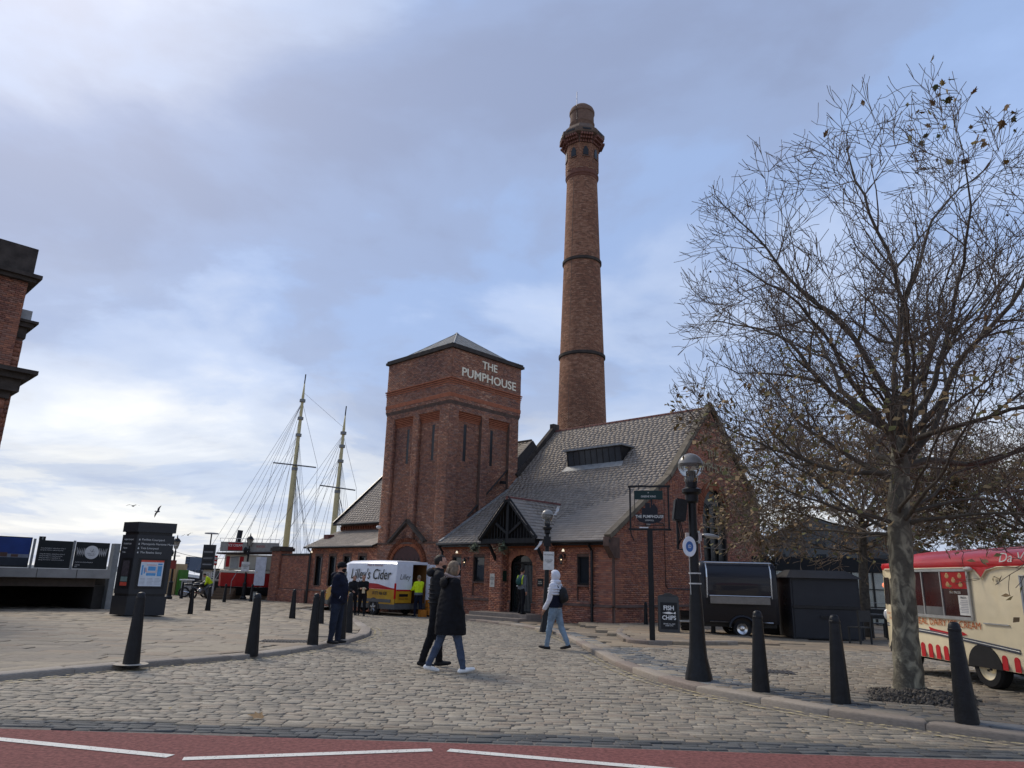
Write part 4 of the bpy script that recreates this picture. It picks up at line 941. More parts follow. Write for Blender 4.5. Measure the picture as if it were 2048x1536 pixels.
for k in range(8):
    a0=OA+k*math.pi/4;a1=a0+math.pi/4;p=Vector((1.2*math.cos(a0),1.2*math.sin(a0),0));q=Vector((1.2*math.cos(a1),1.2*math.sin(a1),0));ex=(q-p).normalized();n=Vector((ex.y,-ex.x,0))
    if n.y<0.3: B.wall(p,ex,n,29.78,31.75,lambda z,L_=(q-p).length:[(0,L_)],6)
    c=(p+q)/2+n*0.03;mb=MB();w=0.19;mb.prism([(-w,30.75),(w,30.75),(w,31.15),(0.07,31.42),(-0.07,31.42),(-w,31.15)],'y',-0.03,0.03)
    me=mb.build('arched_opening',m_black,oc);me.matrix_basis=Matrix.Translation(c)@Matrix.Rotation(math.atan2(ex.y,ex.x),4,'Z')
    mb=MB();mb.bb(-0.26,0.26,-0.05,0.05,30.62,30.70);me=mb.build('opening_sill',m_stone,oc);me.matrix_basis=Matrix.Translation(c)@Matrix.Rotation(math.atan2(ex.y,ex.x),4,'Z')
    for j in range(5):
        f=(j+0.5)/5;cc=p.lerp(q,f);mb=MB()
        for s in range(3): mb.box((0,-0.06-0.09*s,31.75+0.19*s+0.09),(0.13,0.14+0.18*s,0.17))
        me=mb.build('corbel',M('corbel_brick',(0.17,0.075,0.055),0.85,var=0.25),oc);me.matrix_basis=Matrix.Translation(cc)@Matrix.Rotation(math.atan2(ex.y,ex.x),4,'Z')
B.put(BR_C*0.9,ob,0,None,'brickwork')
mb=MB();mb.lathe([(1.2,31.7),(1.3,32.3),(1.62,32.42),(1.66,32.5),(1.66,32.75),(1.5,32.8),(1.42,33.0),(1.05,33.45)],8,ang=OA);mb.build('cornice',M('cornice_stone',(0.13,0.09,0.068),0.9,var=0.35,scale=3),oc)
for k in range(8):
    a0=OA+k*math.pi/4+math.pi/8;mb=MB();mb.box((0,-0.0,32.62),(0.62,0.06,0.12));me=mb.build('cornice_panel',m_black,oc);r_=1.66*math.cos(math.pi/8)+0.005;me.matrix_basis=Matrix.Translation((r_*math.cos(a0),r_*math.sin(a0),0))@Matrix.Rotation(a0+math.pi/2,4,'Z')
mb=MB();mb.lathe([(0.90,33.2),(0.89,33.75),(0.93,33.8),(0.93,33.88),(0.88,33.92),(0.87,34.7),(0.93,34.76),(0.93,34.95),(0.85,35.15),(0.6,35.4),(0.3,35.5),(0.05,35.52)],40);mb.build('drum',M('drum_brick',(0.155,0.095,0.068),0.88,var=0.3,scale=5,stretch=(1,1,4)),oc,auto=40)
mb=MB();mb.tube([(-0.45,-0.8,33.6),(-0.45,-0.8,36.2)],0.02,5);mb.build('lightning_rod',m_black,ch)
mb=MB();mb.tube([(-1.0-0.0,-1.25,11.0),(-0.93,-1.12,16),(-0.80,-0.99,22.6),(-0.66,-0.87,29.1)],0.025,4);mb.build('conductor_strip',M('copper_strip',(0.16,0.10,0.07),0.6),ch)
# ================================================================ boundary wall left of the pub
bw=empty('boundary_wall',P0,RZ,'low red brick boundary wall with stone pier left of the pub','wall')
mb=MB();mb.bb(-26.0,-22.05,-0.1,0.35,-0.6,2.45);wb=mb.build('wall',m_mort,bw)
B=Bricks();B.wall((0,-0.1,0),EX,NF,0.5,2.43,lambda z:[(-25.2,-22.05)],len(BR_F));B.wall((0,-0.1,0),EX,NF,-0.45,0.45,lambda z:[(-26.2,-22.05)],len(BR_F),off=0.06);B.put(BR_F*0.9,wb,60,dist(B.C),'brickwork')
mb=MB();mb.bb(-26.0,-22.05,-0.16,0.41,2.45,2.56);mb.build('coping',m_stoned,bw)
mb=MB();mb.bb(-26.2,-25.2,-0.25,0.6,-0.6,2.72);mb.build('pier',m_mort,bw);b=Bricks();b.wall((0,-0.25,0),EX,NF,-0.45,2.7,lambda z:[(-26.2,-25.2)],len(BR_F));b.wall((-25.2,-0.25,0),(0,1,0),(1,0,0),-0.45,2.7,lambda z:[(0,.85)],len(BR_F));b.put(BR_F*0.85,bpy.data.objects['pier'],0,None,'brickwork')
mb=MB();mb.bb(-26.3,-25.1,-0.35,0.7,2.72,2.92);mb.bb(-26.22,-25.18,-0.27,0.62,2.92,3.0);mb.build('pier_cap',m_stoned,bw)
# ================================================================ tall brick building cut by the left edge
C0=Vector((-17.52,24.0,0))
lb=empty('brick_building',C0,RZ+R(0),'tall red brick building with stone cornices at the left edge','building')
# local: x along -u (towards viewer's right), y along v. The seen face lies along y, looking to +x
mb=MB();mb.bb(-9,0,-14,0,-0.5,12.0);lw=mb.build('wall',m_mortd,lb)
LBP=BR_T*np.array([0.95,0.85,0.82])
B=Bricks();B.wall((0,0,0),(0,1,0),(1,0,0),4.0,11.35,lambda z:[(-9,0)],nT);B.put(LBP,lw,60,[abs(c[1])*3+abs(c[2]-9) for c in B.C],'brickwork')
B=Bricks();B.wall((0,0,0),(-1,0,0),(0,1,0),4.0,11.35,lambda z:[(0,4)],nT);B.put(LBP,lw,0,None,'end_brickwork')
mb=MB();mb.bb(-9.35,0.35,-14,0.35,11.38,11.52);mb.bb(-9.2,0.22,-14,0.22,11.24,11.38);mb.build('cornice',m_stoned,lb)
mb=MB();mb.bb(-9.08,0.1,-14,0.10,11.52,12.55);mb.build('parapet',m_stoned,lb)
mb=MB();mb.bb(-6,-0.45,0,0.30,-0.5,9.3);lw2=mb.build('rear_wing',m_mortd,lb)
B=Bricks();B.wall((-0.45,0,0),(0,1,0),(1,0,0),3.0,9.2,lambda z:[(0,0.30)],nT,course=0.16,L=0.5);B.wall((-0.45,0.30,0),(-1,0,0),(0,1,0),3.0,9.2,lambda z:[(0,3)],nT,course=0.16,L=0.5);B.put(LBP*0.9,lw2,0,None,'brickwork')
mb=MB();mb.bb(-6,-0.15,0.0,0.62,9.86,9.95);mb.bb(-6,-0.25,0.0,0.5,9.70,9.86);mb.bb(-6,-0.4,0,0.36,9.3,9.70);mb.build('wing_cornice',m_stoned,lb)
mb=MB();mb.bb(-6,-0.35,0.0,0.40,9.95,10.35);mb.build('wing_parapet',m_lead,lb)
mb=MB();mb.bb(-9.2,0.74,-14,0.74,7.82,7.96);mb.bb(-9.2,0.55,-14,0.55,7.62,7.82);mb.bb(-9.2,0.36,-14,0.36,7.2,7.62);mb.bb(-9.2,0.16,-14,0.16,6.95,7.2);mb.build('string_cornice',m_stoned,lb)
B=Bricks();B.wall((0.06,0,0),(0,1,0),(1,0,0),3.0,6.95,lambda z:[(-9,0.06)],nT,course=0.30,L=0.62);B.wall((0.06,0.06,0),(-1,0,0),(0,1,0),3.0,6.95,lambda z:[(0,3)],nT,course=0.30,L=0.62)
mb=MB();mb.bb(-9,0.055,-14,0.055,3.0,6.95);lq=mb.build('rusticated_wall',m_mortd,lb);B.put(LBP*0.9,lq,0,None,'brickwork')
# ================================================================ STREET FURNITURE
m_boll=M('bollard_paint',(0.0075,0.008,0.0095),0.42,var=0.5,scale=9,bump=0.25,bscale=35,spec=0.36)
def bollard_mesh(h,r0,r1):
    mb=MB();mb.lathe([(r0,-0.05),(r0*0.995,0.02),(r1,h-0.10),(r1*1.06,h-0.095),(r1*1.06,h-0.075),(r1*0.98,h-0.07),(r1*0.95,h-0.05),(r1*0.82,h-0.02),(r1*0.5,h-0.003),(0.005,h)],16)
    me=mb.mesh('bollard',True);me.set_sharp_from_angle(angle=R(35));me.materials.append(m_boll);return me
_bm={1:bollard_mesh(1.02,0.116,0.064),2:bollard_mesh(1.0,0.10,0.06)}
def bollard(px,py,label,kind=1,h=KH,grp='black iron bollards',tilt=(0,0),s=1.0):
    p=G(px,py,h);o=bpy.data.objects.new('bollard',_bm[kind]);COL.objects.link(o);o.location=p;o.rotation_euler=(random.gauss(0,0.012),random.gauss(0,0.012),random.uniform(0,6));o.scale=(s,s,s);tag(o,label,'bollard',grp);return o
bollard(262,1328,'black bollard leaning in front of the dark information totem')
bollard(503,1306,'black bollard alone on the flags beside the left kerb, facing the red boat')
bollard(625,1289,'black bollard just left of the man in the beanie')
bollard(640,1247,'black bollard half hidden behind the one left of the beanie man')
bollard(681,1278,'black bollard right behind the beanie man\'s legs')
bollard(696,1265,'black bollard right of the beanie man at the kerb corner')
bollard(584,1237,'black bollard standing before the low brick boundary wall')
bollard(1522,1383.5,'black bollard in front of the black trailer\'s wheel')
bollard(1682,1406.6,'black bollard in front of the dark kiosk, left of the tree')
bollard(1935,1446,'nearest black bollard, in front of the ice cream van')
bollard(321,1212,'black bollard beside the right edge of the totem')
bollard(380,1228,'slim black bollard left of the worker\'s motorbikes',2)
bollard(415,1221,'stout black bollard standing before the yellow vest worker')
bollard(448,1204,'black bollard in front of the red boat\'s steps',2)
bollard(501,1203,'black bollard in front of the red boat\'s white door',2)
bollard(362,1197,'small far bollard beside the grey bin',2)
bollard(1427,1272,'thin black bollard beside the trailer tow bar',2,s=0.78)
bollard(1292,1254,'thin black post by the pub wall next to the sign post',2,s=0.9)
p=G(1233,1250,KH);mb=MB();mb.lathe([(0.055,0),(0.055,0.46),(0.04,0.5),(0.01,0.52)],14);o=mb.build('bollard',M('steel_post',(0.35,0.34,0.32),0.35,metal=0.8),smooth=True);o.location=p;tag(o,'short stainless steel post on the setts by the pub corner','bollard')
for i,(px,py) in enumerate(((262,1328),)):
    q=G(px,py,KH);mb=MB();mb.lathe([(0.24,0.0),(0.235,0.004)],16);o=mb.build('bollard_footing',M('fresh_mortar',(0.42,0.37,0.30),0.9),lpave);o.location=q+Vector((0,0,0.001))
# ---- globe lamp posts
m_globe=M('globe_glass',(0.55,0.54,0.50),0.08,spec=0.6,trans=0.85,ior=1.15)
m_globetop=M('globe_hood',(0.23,0.22,0.20),0.3,spec=0.5)
def globe_lamp(p,h,label,extras=True,s=1.0):
    e=empty('lamp_post',p,0,label,'street lamp');
    mb=MB();H_=h-0.55*s
    mb.lathe([(0.205*s,-0.03),(0.195*s,0.06),(0.135*s,0.32),(0.115*s,0.6),(0.102*s,1.0),(0.072*s,1.45),(0.062*s,H_-0.3),(0.062*s,H_-0.25),(0.10*s,H_-0.22),(0.10*s,H_-0.12),(0.15*s,H_-0.08),(0.15*s,H_-0.03),(0.09*s,H_),(0.09*s,H_+0.1)],16);mb.build('post',m_boll,e,auto=40)
    mb=MB();R_=0.195*s;mb.lathe([(0.10*s,H_+0.08),(0.11*s,H_+0.16)]+[(R_*math.sin(t),H_+0.34*s-R_*math.cos(t)) for t in np.linspace(0.55,1.75,10)],24,cap=False);mb.build('globe',m_globe,e,smooth=True)
    mb=MB();mb.lathe([(R_*1.01*math.sin(t),H_+0.34*s-R_*1.01*math.cos(t)) for t in np.linspace(1.7,3.1,10)],24,cap=False);mb.build('globe_hood',m_globetop,e,smooth=True)
    mb=MB();mb.lathe([(0.065*s,H_+0.1),(0.07*s,H_+0.26),(0.03*s,H_+0.27)],12);mb.build('lamp_gear',M('lamp_gear',(0.08,0.08,0.08),0.5),e)
    return e,H_
lr,H_=globe_lamp(G(1398,1360,KH),3.36,'nearest globe lamp post with speaker and round blue disc, left of tree')
mb=MB();mb.box((-0.20,-0.02,H_-0.36),(0.19,0.17,0.34),rot=Matrix.Rotation(R(8),3,'Y'));mb.build('loudspeaker',m_boll,lr,bevel=0.02)
mb=MB();mb.tube([(-0.06,0,H_-0.95),(-0.24,0,H_-0.95),(-0.24,0,H_-0.5)],0.02,6);mb.tube([(0.05,0,H_-0.78),(0.2,0,H_-0.74)],0.018,6);mb.build('bracket',m_boll,lr)
mb=MB();mb.ell((0.27,0,H_-0.74),(0.14,0.07,0.035),rot=Matrix.Rotation(R(8),3,'Y'));mb.build('floodlight',M('flood_grey',(0.35,0.35,0.34),0.3,metal=0.5),lr,smooth=True)
for k in range(3):
    mb=MB();mb.tube([(-0.24+0.02*k,-0.02,H_-0.52),(-0.22+0.03*k,-0.05,H_-0.75),(-0.26,0,H_-0.93)],0.008,4);mb.build('cable',m_boll,lr)
mb=MB();mb.lathe([(0.10,-0.008),(0.105,0.0),(0.10,0.008)],24);d=mb.build('disc_sign',M('disc_white',(0.72,0.75,0.80),0.4),lr);d.scale=(1.0,1.45,1);d.rotation_euler=(R(90),0,R(0));d.location=(-0.09,-0.10,1.90)
mb=MB();mb.lathe([(0.055,0),(0.055,0.004)],20);mb.build('disc_emblem',M('disc_blue',(0.05,0.14,0.38),0.4),d).location=(0,0.0,0.008)
text(d,'ID',0.05,(0,0.0,0.0135),(0,0,0),M('disc_white2',(0.8,0.82,0.85),0.5),0.0005)
for z in (1.35,1.5):
    mb=MB();mb.lathe([(0.094,z),(0.096,z+0.02)],12,cap=False);mb.build('cable_tie',M('tie_white',(0.6,0.6,0.58),0.5),lr)
mb=MB();mb.tube([(0.07,-0.06,2.0),(-0.09,-0.05,1.9),(-0.085,-0.06,1.2)],0.004,4);mb.tube([(0.09,-0.03,2.05),(0.1,-0.04,1.75),(0.08,-0.05,1.7)],0.004,4);mb.build('loose_string',_mats['tie_white'],lr)
for x in (-0.1,0.09):
    mb=MB();mb.box((x,-0.03,2.05),(0.05,0.05,0.12));mb.build('torn_bag',M('bag_grey',(0.5,0.45,0.42),0.7),lr)
lm,Hm=globe_lamp(G(1092,1262,KH),3.75,'globe lamp post with white parking notice beside the hooded walker',s=1.0)
mb=MB();mb.box((0.05,-0.13,2.12),(0.34,0.02,0.56),rz=R(4));nt_=mb.build('parking_notice',M('notice_white2',(0.62,0.61,0.58),0.5),lm)
text(nt_,'NO PARKING',0.05,(0.05,-0.145,2.3),(R(90),0,R(4)),m_black,0.001);text(nt_,'AT ANY TIME\nLOADING\nONLY',0.042,(0.05,-0.145,2.1),(R(90),0,R(4)),m_black,0.001)
mb=MB();mb.box((0,0,2.72),(0.22,0.22,0.3));mb.build('junction_box',m_boll,lm)
for k,(x,z,rz_) in enumerate(((0.22,3.55,0.4),(-0.2,2.72,-0.3))):
    mb=MB();n_=6
    for i in range(n_):
        pass
    P=[Vector((x+0.08*math.sin(i*0.9)*0.3+(0.03*i if k==0 else -0.03*i),-0.08,z+0.055*i*(1 if k==0 else -1))) for i in range(n_)]
    mb.loft([[p+Vector((-0.05,0,0)),p+Vector((0.05,0.02*math.sin(j*2),0.02))] for j,p in enumerate(P)],cap=(False,False),closed=False);mb.build('snagged_sheet',M('plastic_film',(0.55,0.56,0.57),0.35),lm)
lf,_=globe_lamp(G(1556,1262,KH),2.95,'distant globe lamp post behind the black trailer',s=0.95)
# ---- Victorian lanterns
def lantern_post(p,h,label):
    e=empty('lamp_post',p,0,label,'street lamp');mb=MB()
    mb.lathe([(0.2,0),(0.2,0.1),(0.13,0.2),(0.12,0.9),(0.14,0.95),(0.07,1.05),(0.055,h-0.95),(0.08,h-0.92),(0.04,h-0.85),(0.04,h-0.72)],12);mb.build('post',m_boll,e)
    mb=MB();mb.tube([(-0.32,0,h-1.15),(0.32,0,h-1.15)],0.02,6);mb.build('ladder_bar',m_boll,e)
    mb=MB();mb.lathe([(0.10,h-0.72),(0.21,h-0.30)],6,cap=False);mb.build('lantern_glass',M('lantern_pane',(0.30,0.29,0.25),0.2,spec=0.5),e)
    mb=MB()
    for k in range(6):
        a=math.pi*k/3;mb.tube([(0.10*math.cos(a),0.10*math.sin(a),h-0.72),(0.212*math.cos(a),0.212*math.sin(a),h-0.30)],0.012,4)
    mb.build('lantern_frame',m_boll,e)
    mb=MB();mb.lathe([(0.25,h-0.30),(0.2,h-0.22),(0.12,h-0.12),(0.05,h-0.08),(0.03,h),(0.015,h+0.1)],12);mb.build('lantern_cap',m_boll,e)
    mb=MB();mb.ell((-0.22,0,h-0.98),(0.14,0.06,0.2));mb.build('speaker_horn',m_boll,e)
    return e
l1=lantern_post(G(337,1198,KH),3.65,'lantern lamp post right of the dark totem, before the wooden boxes')
mb=MB();mb.bb(-0.17,0.12,-0.1,0.1,1.75,2.25);mb.build('red_sign_box',M('red_box',(0.22,0.04,0.03),0.6),l1)
l2=lantern_post(G(486,1199,KH),4.0,'lantern lamp post with white notice in front of the red boat')
mb=MB();mb.bb(-0.3,0.2,-0.16,-0.13,1.7,2.3);n_=mb.build('notice',_mats['notice_white2'],l2);text(n_,'NO PARKING\nLOADING\nBAY',0.09,(-0.05,-0.165,2.0),(R(90),0,0),m_black,0.001)
a,b=G(337,1198,KH),G(486,1199,KH);mb=MB();mb.tube([a.lerp(b,t)+Vector((0,0,2.75-0.9*4*t*(1-t)*0.35)) for t in np.linspace(0,1,14)],0.012,4);o=mb.build('overhead_cable',m_black);tag(o,'thin black cable sagging between the two lantern lamp posts','cable')
# ---- pub sign on a post
p=G(1305,1281,KH+0.09);p.z-=0.43;ps=empty('pub_sign',p,R(-14),'hanging pub sign in a black frame on a tall black post','sign')
ps.scale=(0.87,1,1);mb=MB();mb.bb(-0.075,0.075,-0.07,0.07,0.33,3.12);mb.build('post',m_boll,ps,bevel=0.012)
SW=0.56;ZB,ZT=3.12,4.22
for nm,c,d in (('frame_bar',(-SW,0,(ZB+ZT)/2),(0.05,0.05,ZT-ZB)),('frame_bar',(SW,0,(ZB+ZT)/2),(0.05,0.05,ZT-ZB)),('frame_bar',(0,0,ZT),(2*SW+0.12,0.055,0.05)),('frame_bar',(0,0,ZB),(2*SW+0.12,0.055,0.05))):
    mb=MB();mb.box(c,d);mb.build(nm,m_boll,ps)
for x in (-0.3,0.3):
    mb=MB();mb.tube([(x,0,ZT+0.06),(x,0,ZT-0.09)],0.012,5);mb.build('hanger',m_boll,ps)
mb=MB();mb.bb(-0.44,0.40,-0.02,0.02,ZT-0.34,ZT-0.11);sb=mb.build('header_board',M('sign_green',(0.008,0.03,0.028),0.4,var=0.1),ps)
text(sb,'GREENE KING',0.07,(-0.02,-0.022,ZT-0.265),(R(90),0,0),M('sign_white',(0.7,0.7,0.66),0.5),0.001);text(sb,'*',0.09,(-0.02,-0.022,ZT-0.18),(R(90),0,0),_mats['sign_white'],0.001)
mb=MB();mb.tube([(-0.43,0,ZT-0.34),(-0.43,0,ZB+0.1),(0.43,0,ZB+0.1),(0.43,0,ZT-0.34)],0.012,4);mb.build('inner_frame',m_boll,ps)
m_sn=M('sign_navy',(0.012,0.013,0.02),0.4,var=0.1)
mb=MB();pl=[(-0.42,3.50),(-0.40,3.42),(-0.3,3.32),(-0.12,3.27),(0,3.26),(0.12,3.27),(0.3,3.32),(0.40,3.42),(0.42,3.50)];mb.prism(pl,'y',-0.025,0.025);sg=mb.build('name_board',m_sn,ps)
mb=MB();mb.bb(-0.22,0.24,-0.02,0.02,3.50,3.66);mb.bb(-0.12,0.02,-0.019,0.019,3.66,3.79);mb.prism([(0.02,3.66),(0.24,3.66),(0.13,3.78)],'y',-0.018,0.018);mb.bb(0.04,0.085,-0.017,0.017,3.7,3.98);mb.build('pumphouse_silhouette',m_sn,ps)
text(sg,'THE PUMPHOUSE',0.105,(0,-0.027,3.44),(R(90),0,0),_mats['sign_white'],0.001,bold=0.001);text(sg,'LIVERPOOL',0.05,(0,-0.027,3.345),(R(90),0,0),_mats['sign_white'],0.001)
mb=MB();mb.bb(-0.30,-0.04,-0.015,0.015,ZB+0.03,ZB+0.06);mb.build('light_strip',M('light_strip',(0.7,0.7,0.68),0.4),ps)
mb=MB();mb.tube([(-SW,0,ZB),(-SW+0.02,0,ZB-0.15),(-SW+0.1,0,ZB-0.3)],0.016,5);mb.build('scroll_bracket',m_boll,ps)
# ---- A-board
p=G(1338,1264,KH+0.09);ab=empty('a_board',p,R(-8),'black chalk A-board reading fish and chips by the pub wall','sign board')
m_ab=M('board_black',(0.018,0.018,0.018),0.6);m_abw=M('chalk_white',(0.75,0.75,0.72),0.6)
for s_ in (-1,1):
    mb=MB();t=Matrix.Rotation(R(-9)*s_*-1,3,'X');mb.box((0,s_*0.17,0.52),(0.62,0.03,1.04),rot=t);fr=mb.build('panel',M('board_frame',(0.06,0.06,0.058),0.5),ab)
    if s_<0:
        mb=MB();mb.box((0,-0.19,0.48),(0.5,0.025,0.78),rot=t);mb.build('chalk_face',m_ab,fr)
        for k,(tx,sz,z) in enumerate((('FISH',0.185,0.70),('CHIPS',0.17,0.42),('SERVED ALL DAY\nEVERY DAY',0.05,0.22))):
            text(fr,tx,sz,(0,-0.206-0.016*0-(0.48-z)*math.tan(R(9)),z),(R(90-9),0,0),m_abw,0.001,bold=0.004 if k<2 else 0,sx=0.92)
        mb=MB();mb.add([(-0.2,-0.195,0.56),(0.0,-0.195,0.60),(0.13,-0.195,0.56),(0.2,-0.195,0.6),(0.2,-0.195,0.52),(0.13,-0.195,0.55),(0,-0.195,0.52)],[(0,6,5,4,3,2,1)]);mb.build('fish_drawing',m_abw,fr)
mb=MB();mb.prism([(-0.31,1.03),(0.31,1.03),(0.26,1.08),(0.15,1.09),(0.08,1.14),(-0.08,1.14),(-0.15,1.09),(-0.26,1.08)],'y',-0.04,-0.0);mb.build('crest',_mats['board_frame'],ab)
# ---- information totem
p=G(272,1232,KH);tt=empty('information_totem',p,R(27),'dark three-sided information totem with a red and blue map','information totem')
TW=[(-0.83,0.35),(-0.36,-0.42),(0.86,-0.30),(0.62,0.75),(-0.3,0.9)]
m_tt=M('totem_grey',(0.022,0.024,0.028),0.4,var=0.12,scale=3,spec=0.45)
def tpoly(s): return [(x*s,y*s) for x,y in TW]
mb=MB();mb.prism(tpoly(1.0),'z',0.04,0.66);mb.build('base_block',m_tt,tt);mb=MB();mb.prism(tpoly(0.93),'z',0.66,0.74);mb.build('base_joint',m_black,tt)
mb=MB();mb.prism(tpoly(0.97),'z',0.74,2.72);col_=mb.build('column',m_tt,tt);mb=MB();mb.prism(tpoly(0.88),'z',2.72,2.82);mb.build('top_joint',m_black,tt)
mb=MB();mb.prism(tpoly(1.0),'z',2.82,3.16);hd=mb.build('head_block',m_tt,tt)
A0,A1=Vector((-0.36,-0.42,0))*0.97,Vector((0.86,-0.30,0))*0.97;fd=(A1-A0).normalized();fn=Vector((fd.y,-fd.x,0));fa=math.atan2(fd.y,fd.x)
def onface(o,d,z,off=0.004): q=o+fd*d+fn*off;return (q.x,q.y,z)
mp_=MB();mp_.box((0,0,0),(0.92,0.02,1.02));rec=mp_.build('map_case',m_black,tt);rec.matrix_basis=Matrix.Translation(onface(A0,0.61,1.42))@Matrix.Rotation(fa,4,'Z')
m_mapw=M('map_paper',(0.62,0.66,0.70),0.4,var=0.06);m_mapb=M('map_blue',(0.10,0.32,0.60),0.4);m_mapr=M('map_red',(0.55,0.08,0.05),0.4);m_mapp=M('map_pink',(0.60,0.42,0.42),0.4)
def pl(x0,x1,z0,z1,m,y,nm='map_area'):
    mb=MB();mb.bb(x0,x1,y-0.001,y,z0,z1);return mb.build(nm,m,rec)
pl(-0.36,0.36,-0.42,0.44,m_mapw,-0.011,'map_sheet');pl(-0.36,0.36,0.385,0.45,m_mapr,-0.0125,'map_header')
for a_ in ((-0.12,0.12,0.10,0.24),(0.18,0.32,-0.08,0.26),(-0.16,0.14,-0.07,0.02),(-0.32,-0.27,-0.05,0.28),(-0.24,-0.2,0.0,0.2),(0.18,0.32,0.29,0.35)): pl(*a_,m_mapb,-0.0135)
for a_ in ((-0.18,0.14,0.27,0.31),(-0.22,-0.15,0.05,0.2),(-0.16,0.16,0.04,0.07),(0.14,0.16,0.05,0.24)): pl(*a_,m_mapp,-0.0135)
for r_ in range(5):
    for c_ in range(3): pl(-0.33+0.23*c_,-0.33+0.23*c_+0.16+0.02*((r_*c_)%3),-0.17-0.045*r_,-0.16-0.045*r_,M('map_text',(0.3,0.32,0.34),0.5),-0.0135,'map_text')
m_tw=M('totem_white',(0.62,0.62,0.60),0.5)
for i,t_ in enumerate(('Pavilion Courtyard','Merseyside Maritime Museum','Tate Liverpool','The Beatles Story')):
    o=text(tt,'▲ '[:0]+t_,0.095,onface(A0,0.16,2.56-0.145*i,0.003),(R(90),0,fa),m_tw,0.001,align='LEFT')
    mb=MB();mb.add([(-0.025,0,-0.03),(0.025,0,-0.03),(0,0,0.035)],[(0,1,2)]);o=mb.build('direction_arrow',m_tw,tt);o.matrix_basis=Matrix.Translation(onface(A0,0.09,2.56-0.145*i,0.004))@Matrix.Rotation(fa,4,'Z')
text(tt,'ROYAL ALBERT DOCK',0.10,onface(A0,0.62,2.99,0.018),(R(90),0,fa),M('totem_dim',(0.05,0.045,0.045),0.5),0.001)
B0,B1=Vector((-0.83,0.35,0))*0.97,A0;gd=(B1-B0).normalized();gn=Vector((gd.y,-gd.x,0));ga=math.atan2(gd.y,gd.x)
for i,t_ in enumerate(('Anchor Courtyard','Mermaid Court','Museum','Arena')): q=B0+gd*0.14+gn*0.003;text(tt,t_,0.09,(q.x,q.y,2.56-0.145*i),(R(90),0,ga),m_tw,0.001,align='LEFT',sx=0.8)
q=B0+gd*0.5;mb=MB();mb.box((0,0,0),(0.6,0.02,1.02));o=mb.build('poster_case',m_black,tt);o.matrix_basis=Matrix.Translation(q+gn*0.004+Vector((0,0,1.42)))@Matrix.Rotation(ga,4,'Z')
for z0,z1,m_ in ((-0.42,-0.3,m_mapr),(-0.28,-0.12,M('poster_teal',(0.16,0.22,0.2),0.5)),(-0.1,0.42,M('poster_dark',(0.06,0.05,0.055),0.5,var=0.5,scale=12))):
    mb=MB();mb.bb(-0.2,0.2,-0.0125,-0.011,z0,z1);mb.build('poster',m_,o)
# ---- terrace parapet with posters over a dark underpass (left)
tr_o=AT(217,1140,31.0);tr=empty('terrace_parapet',(tr_o.x,tr_o.y,0),R(46),'concrete terrace parapet with three dark posters above a black underpass','parapet')
m_conc=M('concrete',(0.30,0.29,0.27),0.8,var=0.15,scale=2,bump=0.15,bscale=40);m_steelp=M('panel_steel',(0.22,0.23,0.23),0.5,metal=0.3)
# local x runs along v (to the right and away), negative x towards the viewer's left
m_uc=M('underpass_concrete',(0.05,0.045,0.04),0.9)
for a_,b_ in ((-9,-2.62),(-2.6,-1.22),(-1.20,0.05)):
    mb=MB();mb.bb(a_,b_,-0.15,0.25,0.99,1.335);mb.build('concrete_slab',m_conc,tr,bevel=0.008)
mb=MB();mb.bb(-9,-0.35,0.25,0.6,0.65,0.99);mb.build('beam',M('beam_brown',(0.09,0.07,0.055),0.85),tr)
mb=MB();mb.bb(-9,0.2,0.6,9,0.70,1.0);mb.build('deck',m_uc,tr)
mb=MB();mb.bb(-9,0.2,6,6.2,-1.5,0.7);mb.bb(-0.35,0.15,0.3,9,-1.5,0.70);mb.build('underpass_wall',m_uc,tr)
mb=MB();mb.bb(0.05,0.28,-0.12,0.3,-0.4,2.42);mb.build('end_post',m_steelp,tr)
pan=[(-7.0,-2.95,'a'),(-2.72,-1.5,'b'),(-1.38,-0.12,'c')]
